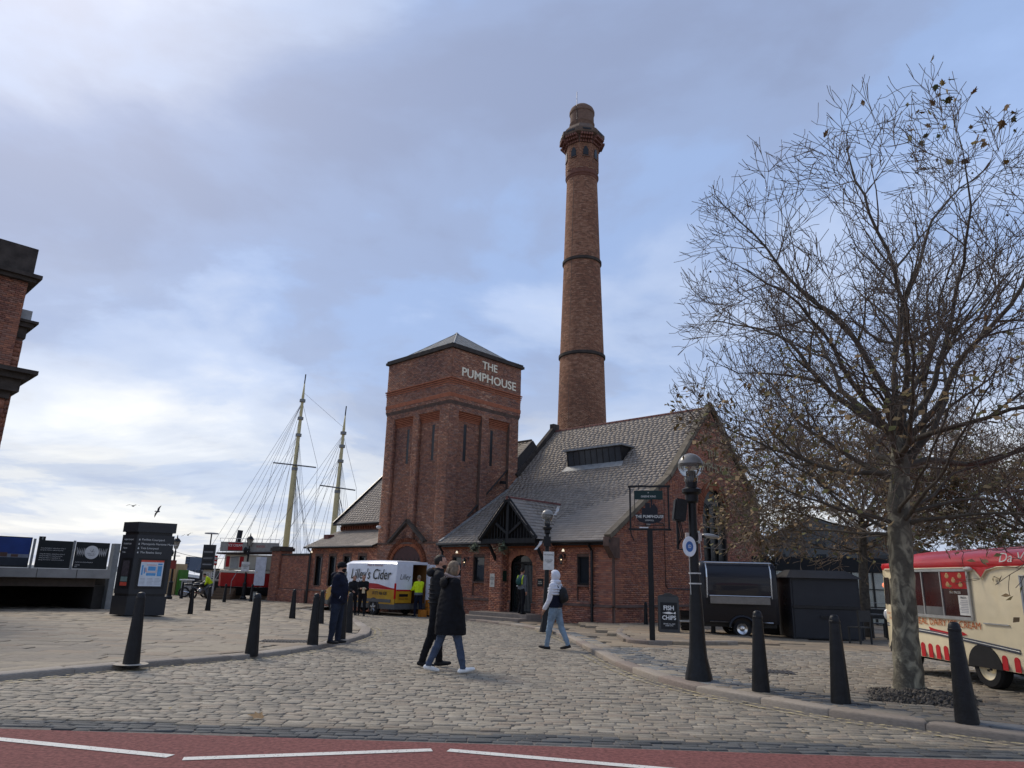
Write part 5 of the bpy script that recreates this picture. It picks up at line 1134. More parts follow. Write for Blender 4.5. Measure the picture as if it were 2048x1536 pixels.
for a_,b_,k in pan:
    mb=MB();mb.bb(a_,b_,-0.06,0.0,1.36,2.42 if k!='a' else 2.50);pn_=mb.build('poster_panel',M('panel_black',(0.012,0.016,0.018),0.45) if k!='a' else M('panel_black',(0.012,0.016,0.018),0.45),tr)
    if k=='a':
        m_ns=M('night_sky_print',(0.015,0.045,0.20),0.4,var=0.3,scale=1);mb=MB();mb.bb(a_+.05,b_-.03,-0.062,-0.061,1.85,2.47);mb.build('poster_sky',m_ns,pn_)
        mb=MB();mb.bb(a_+.05,b_-.03,-0.062,-0.061,1.42,1.72);mb.build('poster_water',M('night_water_print',(0.02,0.03,0.045),0.3),pn_)
        mb=MB();mb.bb(a_+.05,b_-.03,-0.0625,-0.0611,1.72,1.85);mb.build('poster_glow',M('dusk_print',(0.20,0.22,0.26),0.4),pn_)
        for q in range(9):
            x=b_-0.5-0.36*q;h_=0.10+0.06*((q*7)%3);mb=MB();mb.bb(x-0.12,x+0.12,-0.064,-0.0626,1.74,1.74+h_);mb.build('poster_building',M('dusk_building_print',(0.10,0.055,0.04),0.5),pn_)
    elif k=='b':
        for r_ in range(7):
            if r_==2: continue
            text(pn_,'along the historic waterfront of the dock'[:38-3*(r_%3)],0.058,(a_+0.1,-0.063,2.12-0.075*r_),(R(90),0,0),m_tw,0.0006,align='LEFT')
    else:
        cx=(a_+b_)/2-0.02
        mb=MB();mb.lathe([(0.27,0),(0.27,0.003)],28);c_=mb.build('round_badge',m_tw,pn_);c_.rotation_euler=(R(90),0,0);c_.location=(cx,-0.062,2.02)
        text(pn_,'Independent\nLiverpool',0.06,(cx,-0.069,1.93),(R(90),0,0),m_black,0.0006)
        mb=MB();mb.tube([(cx-0.06,-0.068,2.10),(cx,-0.068,2.02),(cx+0.05,-0.068,2.16),(cx+0.02,-0.068,2.05),(cx+0.1,-0.068,2.04)],0.006,4);mb.build('badge_bird',m_black,pn_)
        for s_ in (-1,1):
            mb=MB();mb.tube([(cx+s_*(0.28+0.0175*i),-0.066,2.02+0.17*math.cos(i*math.pi/2+ (0.0))) for i in range(17)],0.012,4);mb.build('wave_mark',m_tw,pn_)
        text(pn_,'Find the best independent places',0.055,(a_+0.06,-0.063,1.62),(R(90),0,0),m_tw,0.0006,align='LEFT',sx=0.9);text(pn_,'ILOVE\nLIV',0.07,(a_+0.06,-0.063,1.47),(R(90),0,0),m_tw,0.0006,align='LEFT')
for x in (-2.85,-1.44):
    mb=MB();mb.bb(x-0.04,x+0.04,-0.04,0.02,1.335,2.46);mb.build('panel_post',m_steelp,tr)
mb=MB();mb.bb(-2.72,-2.5,-0.03,0.03,2.42,2.56);t_=mb.build('number_tab',_mats['panel_black'],tr);text(t_,'3',0.12,(-2.61,-0.035,2.49),(R(90),0,0),m_tw,0.0006)
# ================================================================ VEHICLES
m_tyre=M('tyre_rubber',(0.014,0.014,0.015),0.8,var=0.2,bump=0.2,bscale=60);m_chrome=M('chrome',(0.6,0.6,0.6),0.18,metal=1.0,var=0.05);m_alloy=M('alloy',(0.32,0.32,0.32),0.35,metal=0.8)
def wheel(parent,c,r,w,rim_mat,side,hub='steel',arches=None):
    """wheel with its axle along y; side = +1 if the outer face looks to +y"""
    e=empty('wheel',c,0,parent=parent)
    mb=MB();prof=[(r*0.62,-w/2),(r*0.9,-w/2),(r,-w*0.32),(r,w*0.32),(r*0.9,w/2),(r*0.62,w/2)];seg=28;vs=[]
    for a,b in prof:
        for k in range(seg):
            t=2*math.pi*k/seg;vs.append((a*math.cos(t),b,a*math.sin(t)))
    n_=len(prof);mb.add(vs,[(i*seg+k,i*seg+(k+1)%seg,((i+1)%n_)*seg+(k+1)%seg,((i+1)%n_)*seg+k) for i in range(n_) for k in range(seg)]);mb.build('tyre',m_tyre,e,auto=35)
    mb=MB();prof=[(r*0.64,w*0.42),(r*0.60,w*0.44),(r*0.56,w*0.25),(r*0.3,w*0.12),(r*0.22,w*0.3),(0.01,w*0.34)];vs=[]
    for a,b in prof:
        for k in range(seg):
            t=2*math.pi*k/seg;vs.append((a*math.cos(t),b*side,a*math.sin(t)))
    mb.add(vs,[(i*seg+k,i*seg+(k+1)%seg,(i+1)*seg+(k+1)%seg,(i+1)*seg+k) for i in range(len(prof)-1) for k in range(seg)]);mb.build('rim',rim_mat,e,auto=35)
    if hub=='spokes':
        for k in range(5):
            t=2*math.pi*k/5+0.3;mb=MB();mb.tube([(r*0.1*math.cos(t),w*0.4*side,r*0.1*math.sin(t)),(r*0.57*math.cos(t),w*0.42*side,r*0.57*math.sin(t))],[0.055,0.035],5);mb.build('spoke',rim_mat,e)
    if hub=='nuts':
        for k in range(5):
            t=2*math.pi*k/5;mb=MB();mb.tube([(r*0.17*math.cos(t),w*0.3*side,r*0.17*math.sin(t)),(r*0.17*math.cos(t),w*0.42*side,r*0.17*math.sin(t))],0.018,6);mb.build('wheel_nut',m_black,e)
    return e
# ---- cider van (x forward, +y is the side we see)
cvp=Vector((-5.6,34.2,0))+Vector((0.695,0.719,0))*1.0
cv=empty('delivery_van',(cvp.x,cvp.y,-0.36),R(136),'white and yellow cider delivery van with one rear door open','van')
m_cw=M('van_white',(0.72,0.74,0.80),0.3,var=0.06,coat=0.4);m_cy=M('van_amber',(0.42,0.20,0.012),0.35,var=0.35,scale=1.6,coat=0.4,col2=(0.56,0.33,0.03));m_cg=M('van_bumper',(0.10,0.10,0.10),0.6);m_cr=M('van_red',(0.42,0.012,0.02),0.35);m_cgl=glass('van_glass',(0.015,0.018,0.022),0.05)
# cross sections: x, half width, sill z, shoulder z, top z
SEC=[(-0.75,0.97,0.32,2.28,2.42),(-0.4,0.99,0.30,2.30,2.46),(1.0,1.0,0.30,2.32,2.48),(3.0,1.0,0.30,2.30,2.46),(3.45,0.99,0.30,2.18,2.36),(3.9,0.97,0.30,1.85,2.05),(4.35,0.95,0.30,1.32,1.46),(4.7,0.93,0.30,1.14,1.24),(5.05,0.86,0.30,1.0,1.06),(5.25,0.74,0.34,0.82,0.88)]
rings=[]
for x,hw,zb,zs,zt in SEC:
    f=lambda z:min(z,zs)
    half=[(hw*0.98,zb),(hw,f(0.52)),(hw,f(0.80)),(hw,f(1.16)),(hw,f(1.22)),(hw*0.985,f(1.75)),(hw*0.94,zs),(hw*0.80,zt-0.03),(hw*0.4,zt)]
    rings.append([Vector((x,y,z)) for y,z in half]+[Vector((x,-y,z)) for y,z in half[::-1]])
nb=len(rings[0]);bands=[]
for k in range(nb):
    i=k if k<9 else nb-2-k
    bands.append(2 if i==0 else 1 if i in (1,2) else 3 if i==3 else 0)
mb=MB();mb.loft(rings,cap=(False,True),bands=bands);body=mb.build('body',[m_cw,m_cy,m_cg,m_cr],cv,auto=40)
# red swoosh above the amber, cab glass, trim
mb=MB();mb.add([(0.3,1.006,1.16),(-0.72,0.985,1.16),(-0.72,0.985,1.20),(-0.2,1.0,1.27),(0.6,1.006,1.40),(1.3,1.006,1.42),(1.9,1.006,1.36),(2.4,1.006,1.2)],[tuple(range(8))]);mb.build('red_swoosh',m_cr,cv)
for s_ in (-1,1):
    mb=MB();mb.add([(3.15,s_*1.0,1.28),(4.05,s_*0.985,1.28),(3.72,s_*0.975,1.86),(3.15,s_*0.985,1.92)],[(0,1,2,3) if s_>0 else (3,2,1,0)]);mb.build('cab_window',m_cgl,cv)
mb=MB();mb.add([(4.30,0.83,1.45),(4.30,-0.83,1.45),(3.62,-0.80,2.18),(3.62,0.80,2.18)],[(0,1,2,3)]);mb.v=[(x+0.04,y,z+0.03) for x,y,z in mb.v];mb.build('windscreen',m_cgl,cv)
for s_ in (-1,1):
    mb=MB();mb.ell((4.98,s_*0.70,0.86),(0.16,0.18,0.12));mb.build('headlight',M('headlamp',(0.6,0.6,0.6),0.1,spec=0.8),cv,smooth=True)
    mb=MB();mb.box((3.75,s_*1.12,1.35),(0.1,0.2,0.3));mb.build('mirror',m_black,cv,bevel=0.03)
mb=MB();mb.box((5.2,0,0.45),(0.22,1.6,0.3));mb.build('front_bumper',m_cg,cv,bevel=0.05)
for x in (0.78,4.19):
    for s_ in (1,-1):
        mb=MB();mb.prism([(x+0.44*math.cos(t),0.34+0.44*math.sin(t)) for t in np.linspace(-0.1,math.pi+0.1,15)],'y',s_*0.85,s_*1.008) ;mb.build('wheel_arch',m_black,cv)
        wheel(cv,(x,s_*0.91,0.34),0.34,0.22,m_alloy,s_,'spokes')
mb=MB();mb.box((1.0,1.012,0.66),(3.0,0.03,0.14));mb.build('side_rub_strip',m_cg,cv)
# rear: dark load space, one closed door, one swung open
m_ply=M('ply_lining',(0.22,0.10,0.035),0.7,var=0.2,scale=2,stretch=(1,1,0.2))
mb=MB();mb.quad((-0.70,0.9,0.55),(-0.70,-0.9,0.55),(2.6,-0.9,0.55),(2.6,0.9,0.55));mb.quad((2.6,0.9,0.55),(2.6,-0.9,0.55),(2.6,-0.9,2.3),(2.6,0.9,2.3));mb.quad((-0.70,-0.9,0.55),(2.6,-0.9,0.55),(2.6,-0.9,2.3),(-0.7,-0.9,2.3));mb.quad((-0.70,0.9,0.55),(2.6,0.9,0.55),(2.6,0.9,2.3),(-0.7,0.9,2.3));mb.build('load_space',m_ply,cv)
mb=MB();mb.bb(-0.78,-0.70,-0.99,0.99,0.3,0.56);mb.build('rear_bumper',m_cg,cv,bevel=0.03)
mb=MB();mb.bb(-0.76,-0.70,-0.97,-0.86,0.55,2.36);mb.bb(-0.76,-0.70,-0.86,0.9,2.30,2.42);mb.build('door_frame',m_cw,cv)
def rear_door(nm):
    e=empty(nm,(0,0,0),parent=cv)
    mb=MB();mb.bb(-0.03,0.03,-0.93,-0.0,1.15,2.32);mb.build('upper_panel',m_cw,e,bevel=0.02);mb=MB();mb.bb(-0.03,0.03,-0.93,0,0.58,1.148);mb.build('lower_panel',m_cy,e,bevel=0.02)
    return e
d1_=rear_door('rear_door');d1_.location=(-0.755,0.95,0)
mb=MB();mb.bb(-0.036,-0.031,-0.9,-0.05,1.10,1.17);mb.build('red_line',m_cr,d1_);mb=MB();mb.bb(-0.038,-0.033,-0.7,-0.2,0.86,0.98);mb.build('handle_recess',m_black,d1_)
o=text(d1_,'Lilley',0.34,(-0.035,-0.48,1.72),(R(90),0,R(-90)),m_black,0.001,shear=0.2,sx=0.85)
o=text(d1_,'WX 64 TKN',0.10,(-0.035,-0.46,0.76),(R(90),0,R(-90)),m_black,0.001)
d2_=empty('rear_door',(-0.76,-0.98,0),R(0),parent=cv)
mb=MB();mb.bb(-0.03,0.03,-0.92,0,0.58,2.32);mb.build('door_shell',m_cw,d2_,bevel=0.02)
for z0,z1 in ((0.66,1.12),(1.2,1.62),(1.78,2.2)): mb=MB();mb.bb(0.028,0.034,-0.84,-0.1,z0,z1);mb.build('door_lining',m_ply,d2_)
for z0,z1 in ((0.66,1.12),(1.2,1.62),(1.78,2.2)): mb=MB();mb.bb(-0.034,-0.028,-0.84,-0.1,z0,z1);mb.build('door_lining',m_ply,d2_)
d2_.rotation_euler=(0,0,R(-18))
for y in (0.985,):
    mb=MB();mb.bb(-0.78,-0.70,y-0.09,y+0.02,0.75,1.45);mb.build('tail_light',M('tail_red',(0.5,0.02,0.02),0.2),cv,bevel=0.02)
text(cv,"Lilley's Cider",0.66,(1.2,1.012,1.80),(R(90),0,R(180)),m_black,0.001,shear=0.22,sx=0.92,bold=0.006)
text(cv,'Made in Somerset',0.17,(0.9,0.975,2.24),(R(82),0,R(180)),M('sign_brown',(0.2,0.06,0.05),0.5),0.001,shear=0.3)
text(cv,'01373 466 628',0.20,(0.35,1.014,0.98),(R(90),0,R(180)),m_black,0.001,bold=0.004,sx=0.9);text(cv,'For The Taste',0.11,(2.0,1.012,1.52),(R(90),0,R(180)),m_black,0.001)
for k,(x,z,r_) in enumerate(((2.62,0.98,0.16),(2.35,0.80,0.14),(2.75,0.75,0.13))):
    mb=MB();mb.ell((x,1.0,z),(r_,0.015,r_));mb.build('apple_graphic',m_cr if k!=1 else m_cy,cv,smooth=True)
# hand truck with cider boxes behind the van
w2=Matrix.Rotation(R(136),3,'Z')
def cvw(x,y,z): return Vector((cvp.x,cvp.y,-0.36))+w2@Vector((x,y,z))
ht=empty('hand_truck',cvw(-1.35,-0.75,0),R(120),'yellow hand truck standing behind the open van','hand truck');m_hty=M('truck_yellow',(0.5,0.27,0.01),0.4)
for s_ in (-1,1):
    mb=MB();mb.tube([(0.16*s_,0,0.1),(0.16*s_,0.05,0.95),(0.13*s_,0.12,1.1)],0.018,6);mb.build('rail',m_hty,ht);mb=MB();mb.ell((0.22*s_,0.06,0.11),(0.04,0.11,0.11));mb.build('wheel',m_tyre,ht)
mb=MB();mb.bb(-0.2,0.2,-0.3,0.02,0.04,0.06);mb.build('toe_plate',m_hty,ht)
for k in range(3): mb=MB();mb.tube([(-0.16,0.02+0.015*k,0.3+0.28*k),(0.16,0.02+0.015*k,0.3+0.28*k)],0.014,5);mb.build('cross_bar',m_hty,ht)
for k,(x,y,z,lab) in enumerate(((-1.40,-0.55,0.08,'orange and white cider box on the hand truck, the lower one'),(-1.40,-0.55,0.42,'orange cider box topmost on the hand truck'),(-1.45,-0.12,0.0,'red and white cider box on the setts left of the hand truck'))):
    bx_=empty('cider_box',cvw(x,y,z),R(120),lab,'box','cider boxes behind the van');mb=MB();mb.bb(-0.17,0.17,-0.14,0.14,0,0.32);mb.build('carton',M('box_orange',(0.45,0.16,0.02),0.6),bx_,bevel=0.006);mb=MB();mb.bb(-0.11,0.11,-0.146,-0.141,0.08,0.26);mb.build('printed_panel',M('box_red',(0.5,0.06,0.03),0.6) if k else M('box_white',(0.6,0.55,0.45),0.6),bx_)
# ---- ice cream van: x forward, +y side seen
ivp=Vector((7.05+0.93,11.15,0));iv=empty('ice_cream_van',(ivp.x,ivp.y,gz(11.15)+KH),R(92.5),'cream vintage ice cream van with glossy red roof behind the tree','ice cream van')
m_ic=M('van_cream',(0.82,0.71,0.48),0.32,var=0.05,coat=0.5);m_ir=M('van_gloss_red',(0.50,0.012,0.018),0.4,var=0.08,coat=0.25);m_nv=M('van_navy_stripe',(0.02,0.03,0.06),0.4);m_pw=M('print_white',(0.75,0.74,0.7),0.5);m_ig=glass('ice_van_glass',(0.03,0.03,0.03),0.04)
def sup(x,hw,z0,z1,n=40,p=3.4,top=1.0):
    out=[]
    zc=(z0+z1)/2;hz=(z1-z0)/2
    for k in range(n):
        t=2*math.pi*(k+0.5)/n;c,s=math.cos(t),math.sin(t);out.append(Vector((x,hw*math.copysign(abs(c)**(2/p),c),zc+hz*math.copysign(abs(s)**(2/p),s))))
    return out
iv.scale=(1,1,0.95)
# body shell built from half-section rows so that arch and stripes can follow
ROWS=[0.30,0.42,0.62,0.80,1.0,1.25,1.5,1.72,1.80]
XS=[(-2.15,0.60),(-2.08,0.80),(-1.92,0.90),(-1.6,0.945),(-1.0,0.95),(0.0,0.95),(1.0,0.95),(1.8,0.95),(2.4,0.93),(2.65,0.86),(2.75,0.74)]
def vanring(x,hw):
    L_=[(hw*(0.97 if z<0.4 else 1.0)*(1-0.02*max(0,z-1.2)),z) for z in ROWS]
    return [Vector((x,y,z)) for y,z in L_]+[Vector((x,-y,z)) for y,z in L_[::-1]]
mb=MB();mb.loft([vanring(x,h) for x,h in XS],cap=(True,True));ib=mb.build('body',m_ic,iv,auto=35)
rr=[]
for x,hw in XS:
    drop=0.0 if x<1.9 else (x-1.9)*0.16
    zt=2.12-drop-(0.12 if x<-2.0 else 0.05 if x<-1.85 else 0)
    L_=[(hw*0.99,1.78),(hw*1.015,1.84),(hw*0.99,1.90),(hw*0.91,zt-0.13),(hw*0.72,zt-0.05),(hw*0.4,zt),(hw*0.12,zt+0.015)]
    rr.append([Vector((x,y,z)) for y,z in L_]+[Vector((x,-y,z)) for y,z in L_[::-1]])
mb=MB();mb.loft(rr,cap=(True,True));ir_=mb.build('roof',m_ir,iv,auto=50)
mb=MB();mb.add([(0.12,0.958,1.80),(-0.06,0.964,1.76),(-0.18,0.964,1.64),(-0.30,0.964,1.76),(-0.5,0.958,1.80)],[(0,1,2,3,4)]);mb.build('roof_point',m_ir,iv)
mb=MB();mb.tube([(2.7,0.80,1.79),(2.4,0.945,1.79),(0.15,0.966,1.79),(-0.05,0.968,1.745),(-0.18,0.968,1.62),(-0.31,0.968,1.745),(-0.55,0.966,1.79),(-1.6,0.955,1.79),(-1.95,0.90,1.79)],0.012,5);mb.build('cream_trim',m_ic,iv)
# serving hatch
m_fr=M('hatch_frame',(0.50,0.50,0.48),0.3,metal=0.6)
ih=empty('serving_hatch',(0.86,0,0),parent=iv)
mb=MB();mb.bb(-0.72,0.9,0.945,0.96,1.02,1.74);mb.build('hatch_glass',M('hatch_dark',(0.035,0.012,0.012),0.08,spec=0.6,col2=(0.07,0.02,0.018),scale=2),ih)
for c,d in (((0.09,0.965,1.0),(1.68,0.03,0.05)),((0.09,0.965,1.755),(1.68,0.03,0.04)),((-0.74,0.965,1.37),(0.04,0.03,0.77)),((-0.08,0.965,1.37),(0.025,0.025,0.72)),((0.42,0.965,1.37),(0.025,0.025,0.72)),((0.9,0.965,1.37),(0.025,0.025,0.72))):
    mb=MB();mb.box(c,d);mb.build('hatch_frame',m_fr,ih)
mb=MB();mb.bb(-0.06,0.88,0.962,0.966,1.03,1.16);mb.build('counter_strip',M('counter_grey',(0.16,0.16,0.16),0.4),ih)
mb=MB();mb.bb(-0.70,-0.1,0.963,0.968,1.46,1.73);mp2=mb.build('menu_card',M('menu_red',(0.45,0.02,0.02),0.4),ih)
for x,z in ((-0.25,1.66),(-0.56,1.66),(-0.40,1.59),(-0.25,1.52),(-0.56,1.52)):
    mb=MB();mb.ell((x,0.969,z),(0.05,0.004,0.035));mb.ell((x,0.97,z+0.03),(0.028,0.004,0.022));mb.build('ice_cream_picture',M('ice_cream_tan',(0.55,0.36,0.17),0.5),mp2,smooth=True)
mb=MB();mb.bb(-0.72,-0.47,0.966,0.972,1.05,1.36);pp=mb.build('price_list',m_pw,ih)
text(pp,'PRICES',0.045,(-0.595,0.974,1.32),(R(90),0,R(180)),m_black,0.0004)
for k in range(8): mb=MB();mb.bb(-0.68,-0.52+0.02*(k%3),0.9722,0.9728,1.27-0.026*k,1.28-0.026*k);mb.build('price_line',M('print_grey',(0.35,0.35,0.38),0.6),pp)
text(ih,'OUR PRICES',0.05,(-0.4,0.968,1.40),(R(90),0,R(180)),m_pw,0.0004)
mb=MB();mb.tube([(-0.45+0.22*math.cos(t)*0.6-0.1,0.94,1.22+0.13*math.sin(t)) for t in np.linspace(0,6.28,18)],0.012,5);mb.build('steering_wheel',m_black,ih)
mb=MB();mb.ell((-0.82,1.0,1.765),(0.09,0.05,0.04));mb.build('marker_lamp',M('lamp_pale',(0.6,0.58,0.52),0.3),ih,smooth=True)
text(iv,'THE REAL DAIRY ICE CREAM',0.15,(0.95,0.962,0.90),(R(90),0,R(180)),M('sign_orange',(0.48,0.12,0.03),0.5),0.001,sx=1.02,name='lettering')
mb=MB();mb.add([(1.25,0.962,0.82),(1.1,0.962,0.79),(0.7,0.962,0.76),(0.4,0.962,0.79),(0.3,0.962,0.75),(0.7,0.962,0.70),(1.1,0.962,0.73),(1.22,0.962,0.76)],[tuple(range(8))]);mb.build('red_ribbon',m_ir,iv)
text(iv,'Da Vinci',0.20,(-0.62,0.985,1.92),(R(82),0,R(188)),m_pw,0.001,shear=0.25,align='LEFT')
for dz in (0.0,-0.045):
    mb=MB();mb.tube([(2.62,0.87,0.80+dz),(2.2,0.956,0.79+dz),(1.0,0.958,0.745+dz),(-0.75,0.958,0.62+dz)],0.011,4);mb.build('belt_stripe',m_nv,iv)
mb=MB();mb.tube([(2.62,0.87,0.778),(2.2,0.960,0.768),(1.0,0.962,0.722),(-0.75,0.962,0.598)],0.010,4);mb.build('belt_stripe',m_fr,iv)
for x in [1.68-0.2*k for k in range(7)]+[-0.42,-0.66,-0.9]:
    z1=0.55-0.012*(2-x);P_=[(x-0.055,0.31),(x+0.055,0.31),(x+0.055,z1-0.05)]+[(x+0.055*math.cos(t),z1-0.05+0.05*math.sin(t)) for t in np.linspace(0.3,2.84,6)]+[(x-0.055,z1-0.05)]
    mb=MB();mb.prism(P_,'y',0.952,0.957);mb.build('red_stripe',m_ir,iv)
for x in (0.0,2.1):
    for s_ in (1,-1):
        mb=MB();mb.prism([(x+0.36*math.cos(t),0.30+0.34*math.sin(t)) for t in np.linspace(0,math.pi,15)],'y',s_*0.70,s_*0.962);mb.build('wheel_arch',m_black,iv)
        wheel(iv,(x,s_*0.84,0.31),0.31,0.19,m_ic,s_,'nuts')
# cab glass, door, headlight, bumper
mb=MB();mb.bb(1.85,2.25,0.945,0.958,1.15,1.62);mb.build('cab_window',m_ig,iv,bevel=0.005);mb=MB();mb.add([(2.33,0.948,1.15),(2.58,0.90,1.15),(2.56,0.895,1.64),(2.33,0.94,1.64)],[(0,1,2,3)]);mb.build('quarter_light',m_ig,iv)
mb=MB();mb.add([(2.72,0.80,1.12),(2.77,0.70,1.12),(2.77,-0.70,1.12),(2.72,-0.8,1.12),(2.70,-0.78,1.68),(2.76,-0.68,1.68),(2.76,0.68,1.68),(2.70,0.78,1.68)],[(0,1,2,3,4,5,6,7)]);mb.build('windscreen',m_ig,iv)
for s_ in (1,-1):
    mb=MB();mb.ell((2.70,s_*0.76,0.95),(0.08,0.12,0.13));mb.build('headlight',M('lamp_clear',(0.55,0.57,0.6),0.1,spec=0.8),iv,smooth=True)
text(iv,'Ice Cream\nfor sale',0.09,(2.25,0.963,0.95),(R(90),0,R(180)),_mats['sign_orange'],0.0006)
mb=MB();mb.box((2.8,0,0.38),(0.08,1.6,0.12));mb.build('bumper',m_chrome,iv,bevel=0.02);mb=MB();mb.box((-2.2,0,0.42),(0.08,1.2,0.12));mb.build('bumper',m_chrome,iv,bevel=0.02)
mb=MB();mb.add([(-0.95,0.96,1.12),(-0.95,0.953,1.66),(-1.65,0.945,1.66),(-1.7,0.946,1.12)],[(0,1,2,3)]);mb.build('rear_quarter_window',M('frosted_pane',(0.38,0.38,0.36),0.3),iv)
mb=MB();mb.tube([(-0.95,0.962,1.12),(-0.95,0.957,1.66),(-1.65,0.95,1.66),(-1.7,0.951,1.12),(-0.95,0.962,1.12)],0.018,5);mb.build('window_seal',m_fr,iv)
mb=MB();mb.bb(-0.62,-0.1,0.955,0.972,0.945,0.965);mb.build('door_handle',m_fr,iv)
mb=MB();mb.tube([(0.9,0,0.05),(0.9,0.6,0.2)],0.02,4) if False else mb.bb(-1.9,2.5,-0.7,0.7,0.24,0.32);mb.build('chassis',m_black,iv)
# ---- black food trailer
tp=G(1470,1272,KH);ft=empty('food_trailer',tp,R(-6),'black vintage food trailer with chrome trim, its hatch closed','trailer')
m_tk=M('trailer_black',(0.006,0.006,0.009),0.3,var=0.1,coat=0.2);
prof=[(-0.95,0.42),(-0.98,0.75),(-0.98,1.2),(-0.97,1.75),(-0.93,2.0),(-0.82,2.17),(-0.6,2.24),(0.6,2.24),(0.85,2.15),(0.95,1.9),(0.98,1.2),(0.95,0.42)]
mb=MB();rgs=[]
for x,s_ in ((-1.16,0.93),(-1.10,0.985),(-1.0,1.0),(1.0,1.0),(1.10,0.985),(1.16,0.93)):
    rgs.append([Vector((x,y*s_,1.3+(z-1.3)*(s_ if z>1.3 else 1))) for y,z in prof])
mb.loft(rgs);mb.build('body',m_tk,ft,auto=40)
mb=MB();mb.add([(-0.92,-0.985,1.22),(0.92,-0.985,1.22),(0.92,-1.0,1.75),(0.92,-0.965,2.0),(0.92,-0.86,2.14),(-0.92,-0.86,2.14),(-0.92,-0.965,2.0),(-0.92,-1.0,1.75)],[(0,1,2,7),(7,2,3,6),(6,3,4,5)]);mb.v=[(x,y-0.012,z) for x,y,z in mb.v];mb.build('hatch_door',M('hatch_gloss',(0.012,0.012,0.017),0.32,coat=0.3,var=0.05),ft,auto=40)
for s_ in (-1,1):
    mb=MB();mb.tube([(s_*0.95,-1.0,1.15),(s_*0.95,-1.015,1.75),(s_*0.95,-0.98,2.0),(s_*0.95,-0.88,2.15)],0.022,6);mb.build('hatch_trim',m_chrome,ft)
mb=MB();mb.tube([(-1.0,-0.93,2.19),(1.0,-0.93,2.19)],0.02,6);mb.build('gutter_trim',m_chrome,ft)
mb=MB();mb.bb(-0.88,0.88,-1.10,-0.985,0.98,1.20);mb.build('counter_flap',M('counter_steel',(0.20,0.185,0.165),0.45,metal=0.3),ft,bevel=0.01);mb=MB();mb.tube([(-0.9,-1.105,1.21),(0.9,-1.105,1.21)],0.014,5);mb.build('counter_edge',m_chrome,ft)
mb=MB();mb.bb(-1.12,1.12,-0.7,0.7,0.30,0.44);mb.build('chassis',m_black,ft)
wheel(ft,(0.05,-0.88,0.27),0.27,0.17,m_chrome,-1,'steel');wheel(ft,(0.05,0.88,0.27),0.27,0.17,m_chrome,1,'steel')
mb=MB();mb.tube([(0.05+0.36*math.cos(t),-0.99,0.30+0.32*math.sin(t)) for t in np.linspace(0,math.pi,12)],0.045,6);mb.build('mudguard',m_tk,ft)
mb=MB();mb.tube([(-1.0,-0.45,0.40),(-2.0,0,0.38)],0.035,6);mb.tube([(-1.0,0.45,0.40),(-2.0,0,0.38)],0.035,6);mb.build('tow_bar',M('galvanised',(0.28,0.28,0.27),0.5,metal=0.5),ft)
mb=MB();mb.tube([(-1.95,0,0.0),(-1.95,0,0.55)],0.03,6);mb.ell((-1.95,0,0.1),(0.1,0.04,0.1));mb.build('jockey_wheel',m_black,ft)
mb=MB();mb.tube([(-0.9,-0.99,0.46),(-0.33,-0.99,0.46)],0.014,4);mb.tube([(0.43,-0.99,0.46),(0.95,-0.99,0.46)],0.014,4);mb.build('sill_trim',m_chrome,ft)
# crates, bench and barrel beside the trailer
bp=G(1372,1262,KH+0.05);bn=empty('planter_box',bp,R(-6),'dark plastic planter standing behind the lamp post by the pub wall','planter');mb=MB();mb.lathe([(0.2,0),(0.27,0.62),(0.29,0.64),(0.25,0.64),(0.24,0.5)],4,ang=R(45));mb.build('tub',m_black,bn);mb=MB()
for k in range(5): mb.bb(-0.19,0.19,-0.215-0.004*k,-0.2,0.08+0.1*k,0.14+0.1*k)
mb.build('ribs',m_tk,bn,kind='stuff')
stp=G(1527,1268,KH)
def stw(x,y,z): return stp+Matrix.Rotation(R(-6),3,'Z')@Vector((x,y,z))
m_crt=M('crate_black',(0.02,0.02,0.021),0.5,var=0.3)
for k,w_ in enumerate(('bottom','second lowest','third','topmost')):
    e=empty('crate',stw(0.01*k,0,0.23*k),R(-6),'black crate between trailer and kiosk, the %s of its stack'%w_,'crate','black crates stacked by the kiosk')
    mb=MB();mb.bb(-0.42,0.42,-0.3,0.3,0,0.21);mb.build('box',m_crt,e,bevel=0.012)
    for q in (-0.2,0.2): mb=MB();mb.bb(q-0.08,q+0.08,-0.308,-0.3,0.10,0.15);mb.build('hand_hole',m_black,e)
e=empty('barrel',stw(0.62,-0.15,0),R(-6),'small black barrel left of the kiosk','barrel');m_brl=M('barrel_black',(0.015,0.015,0.016),0.45)
mb=MB();mb.lathe([(0.24,0),(0.28,0.3),(0.28,0.42),(0.23,0.78),(0.2,0.8)],16);mb.build('body',m_brl,e,smooth=True)
for z in (0.12,0.62): mb=MB();mb.lathe([(0.272,z),(0.275,z+0.05)],16);mb.build('hoop',m_boll,e)
e=empty('chalk_sign',stw(0.64,-0.46,0),R(-6),'small black coffee chalk sign propped in front of the barrel','sign board')
mb=MB();mb.bb(-0.22,0.22,0,0.03,0.02,0.98);o=mb.build('board',m_ab,e);text(o,'A\nCoffee',0.13,(0,-0.004,0.62),(R(90),0,0),m_abw,0.001)
for q in (-0.2,0.2): mb=MB();mb.bb(q-0.02,q+0.02,0.031,0.05,0,1.0);mb.build('leg',m_boll,e)
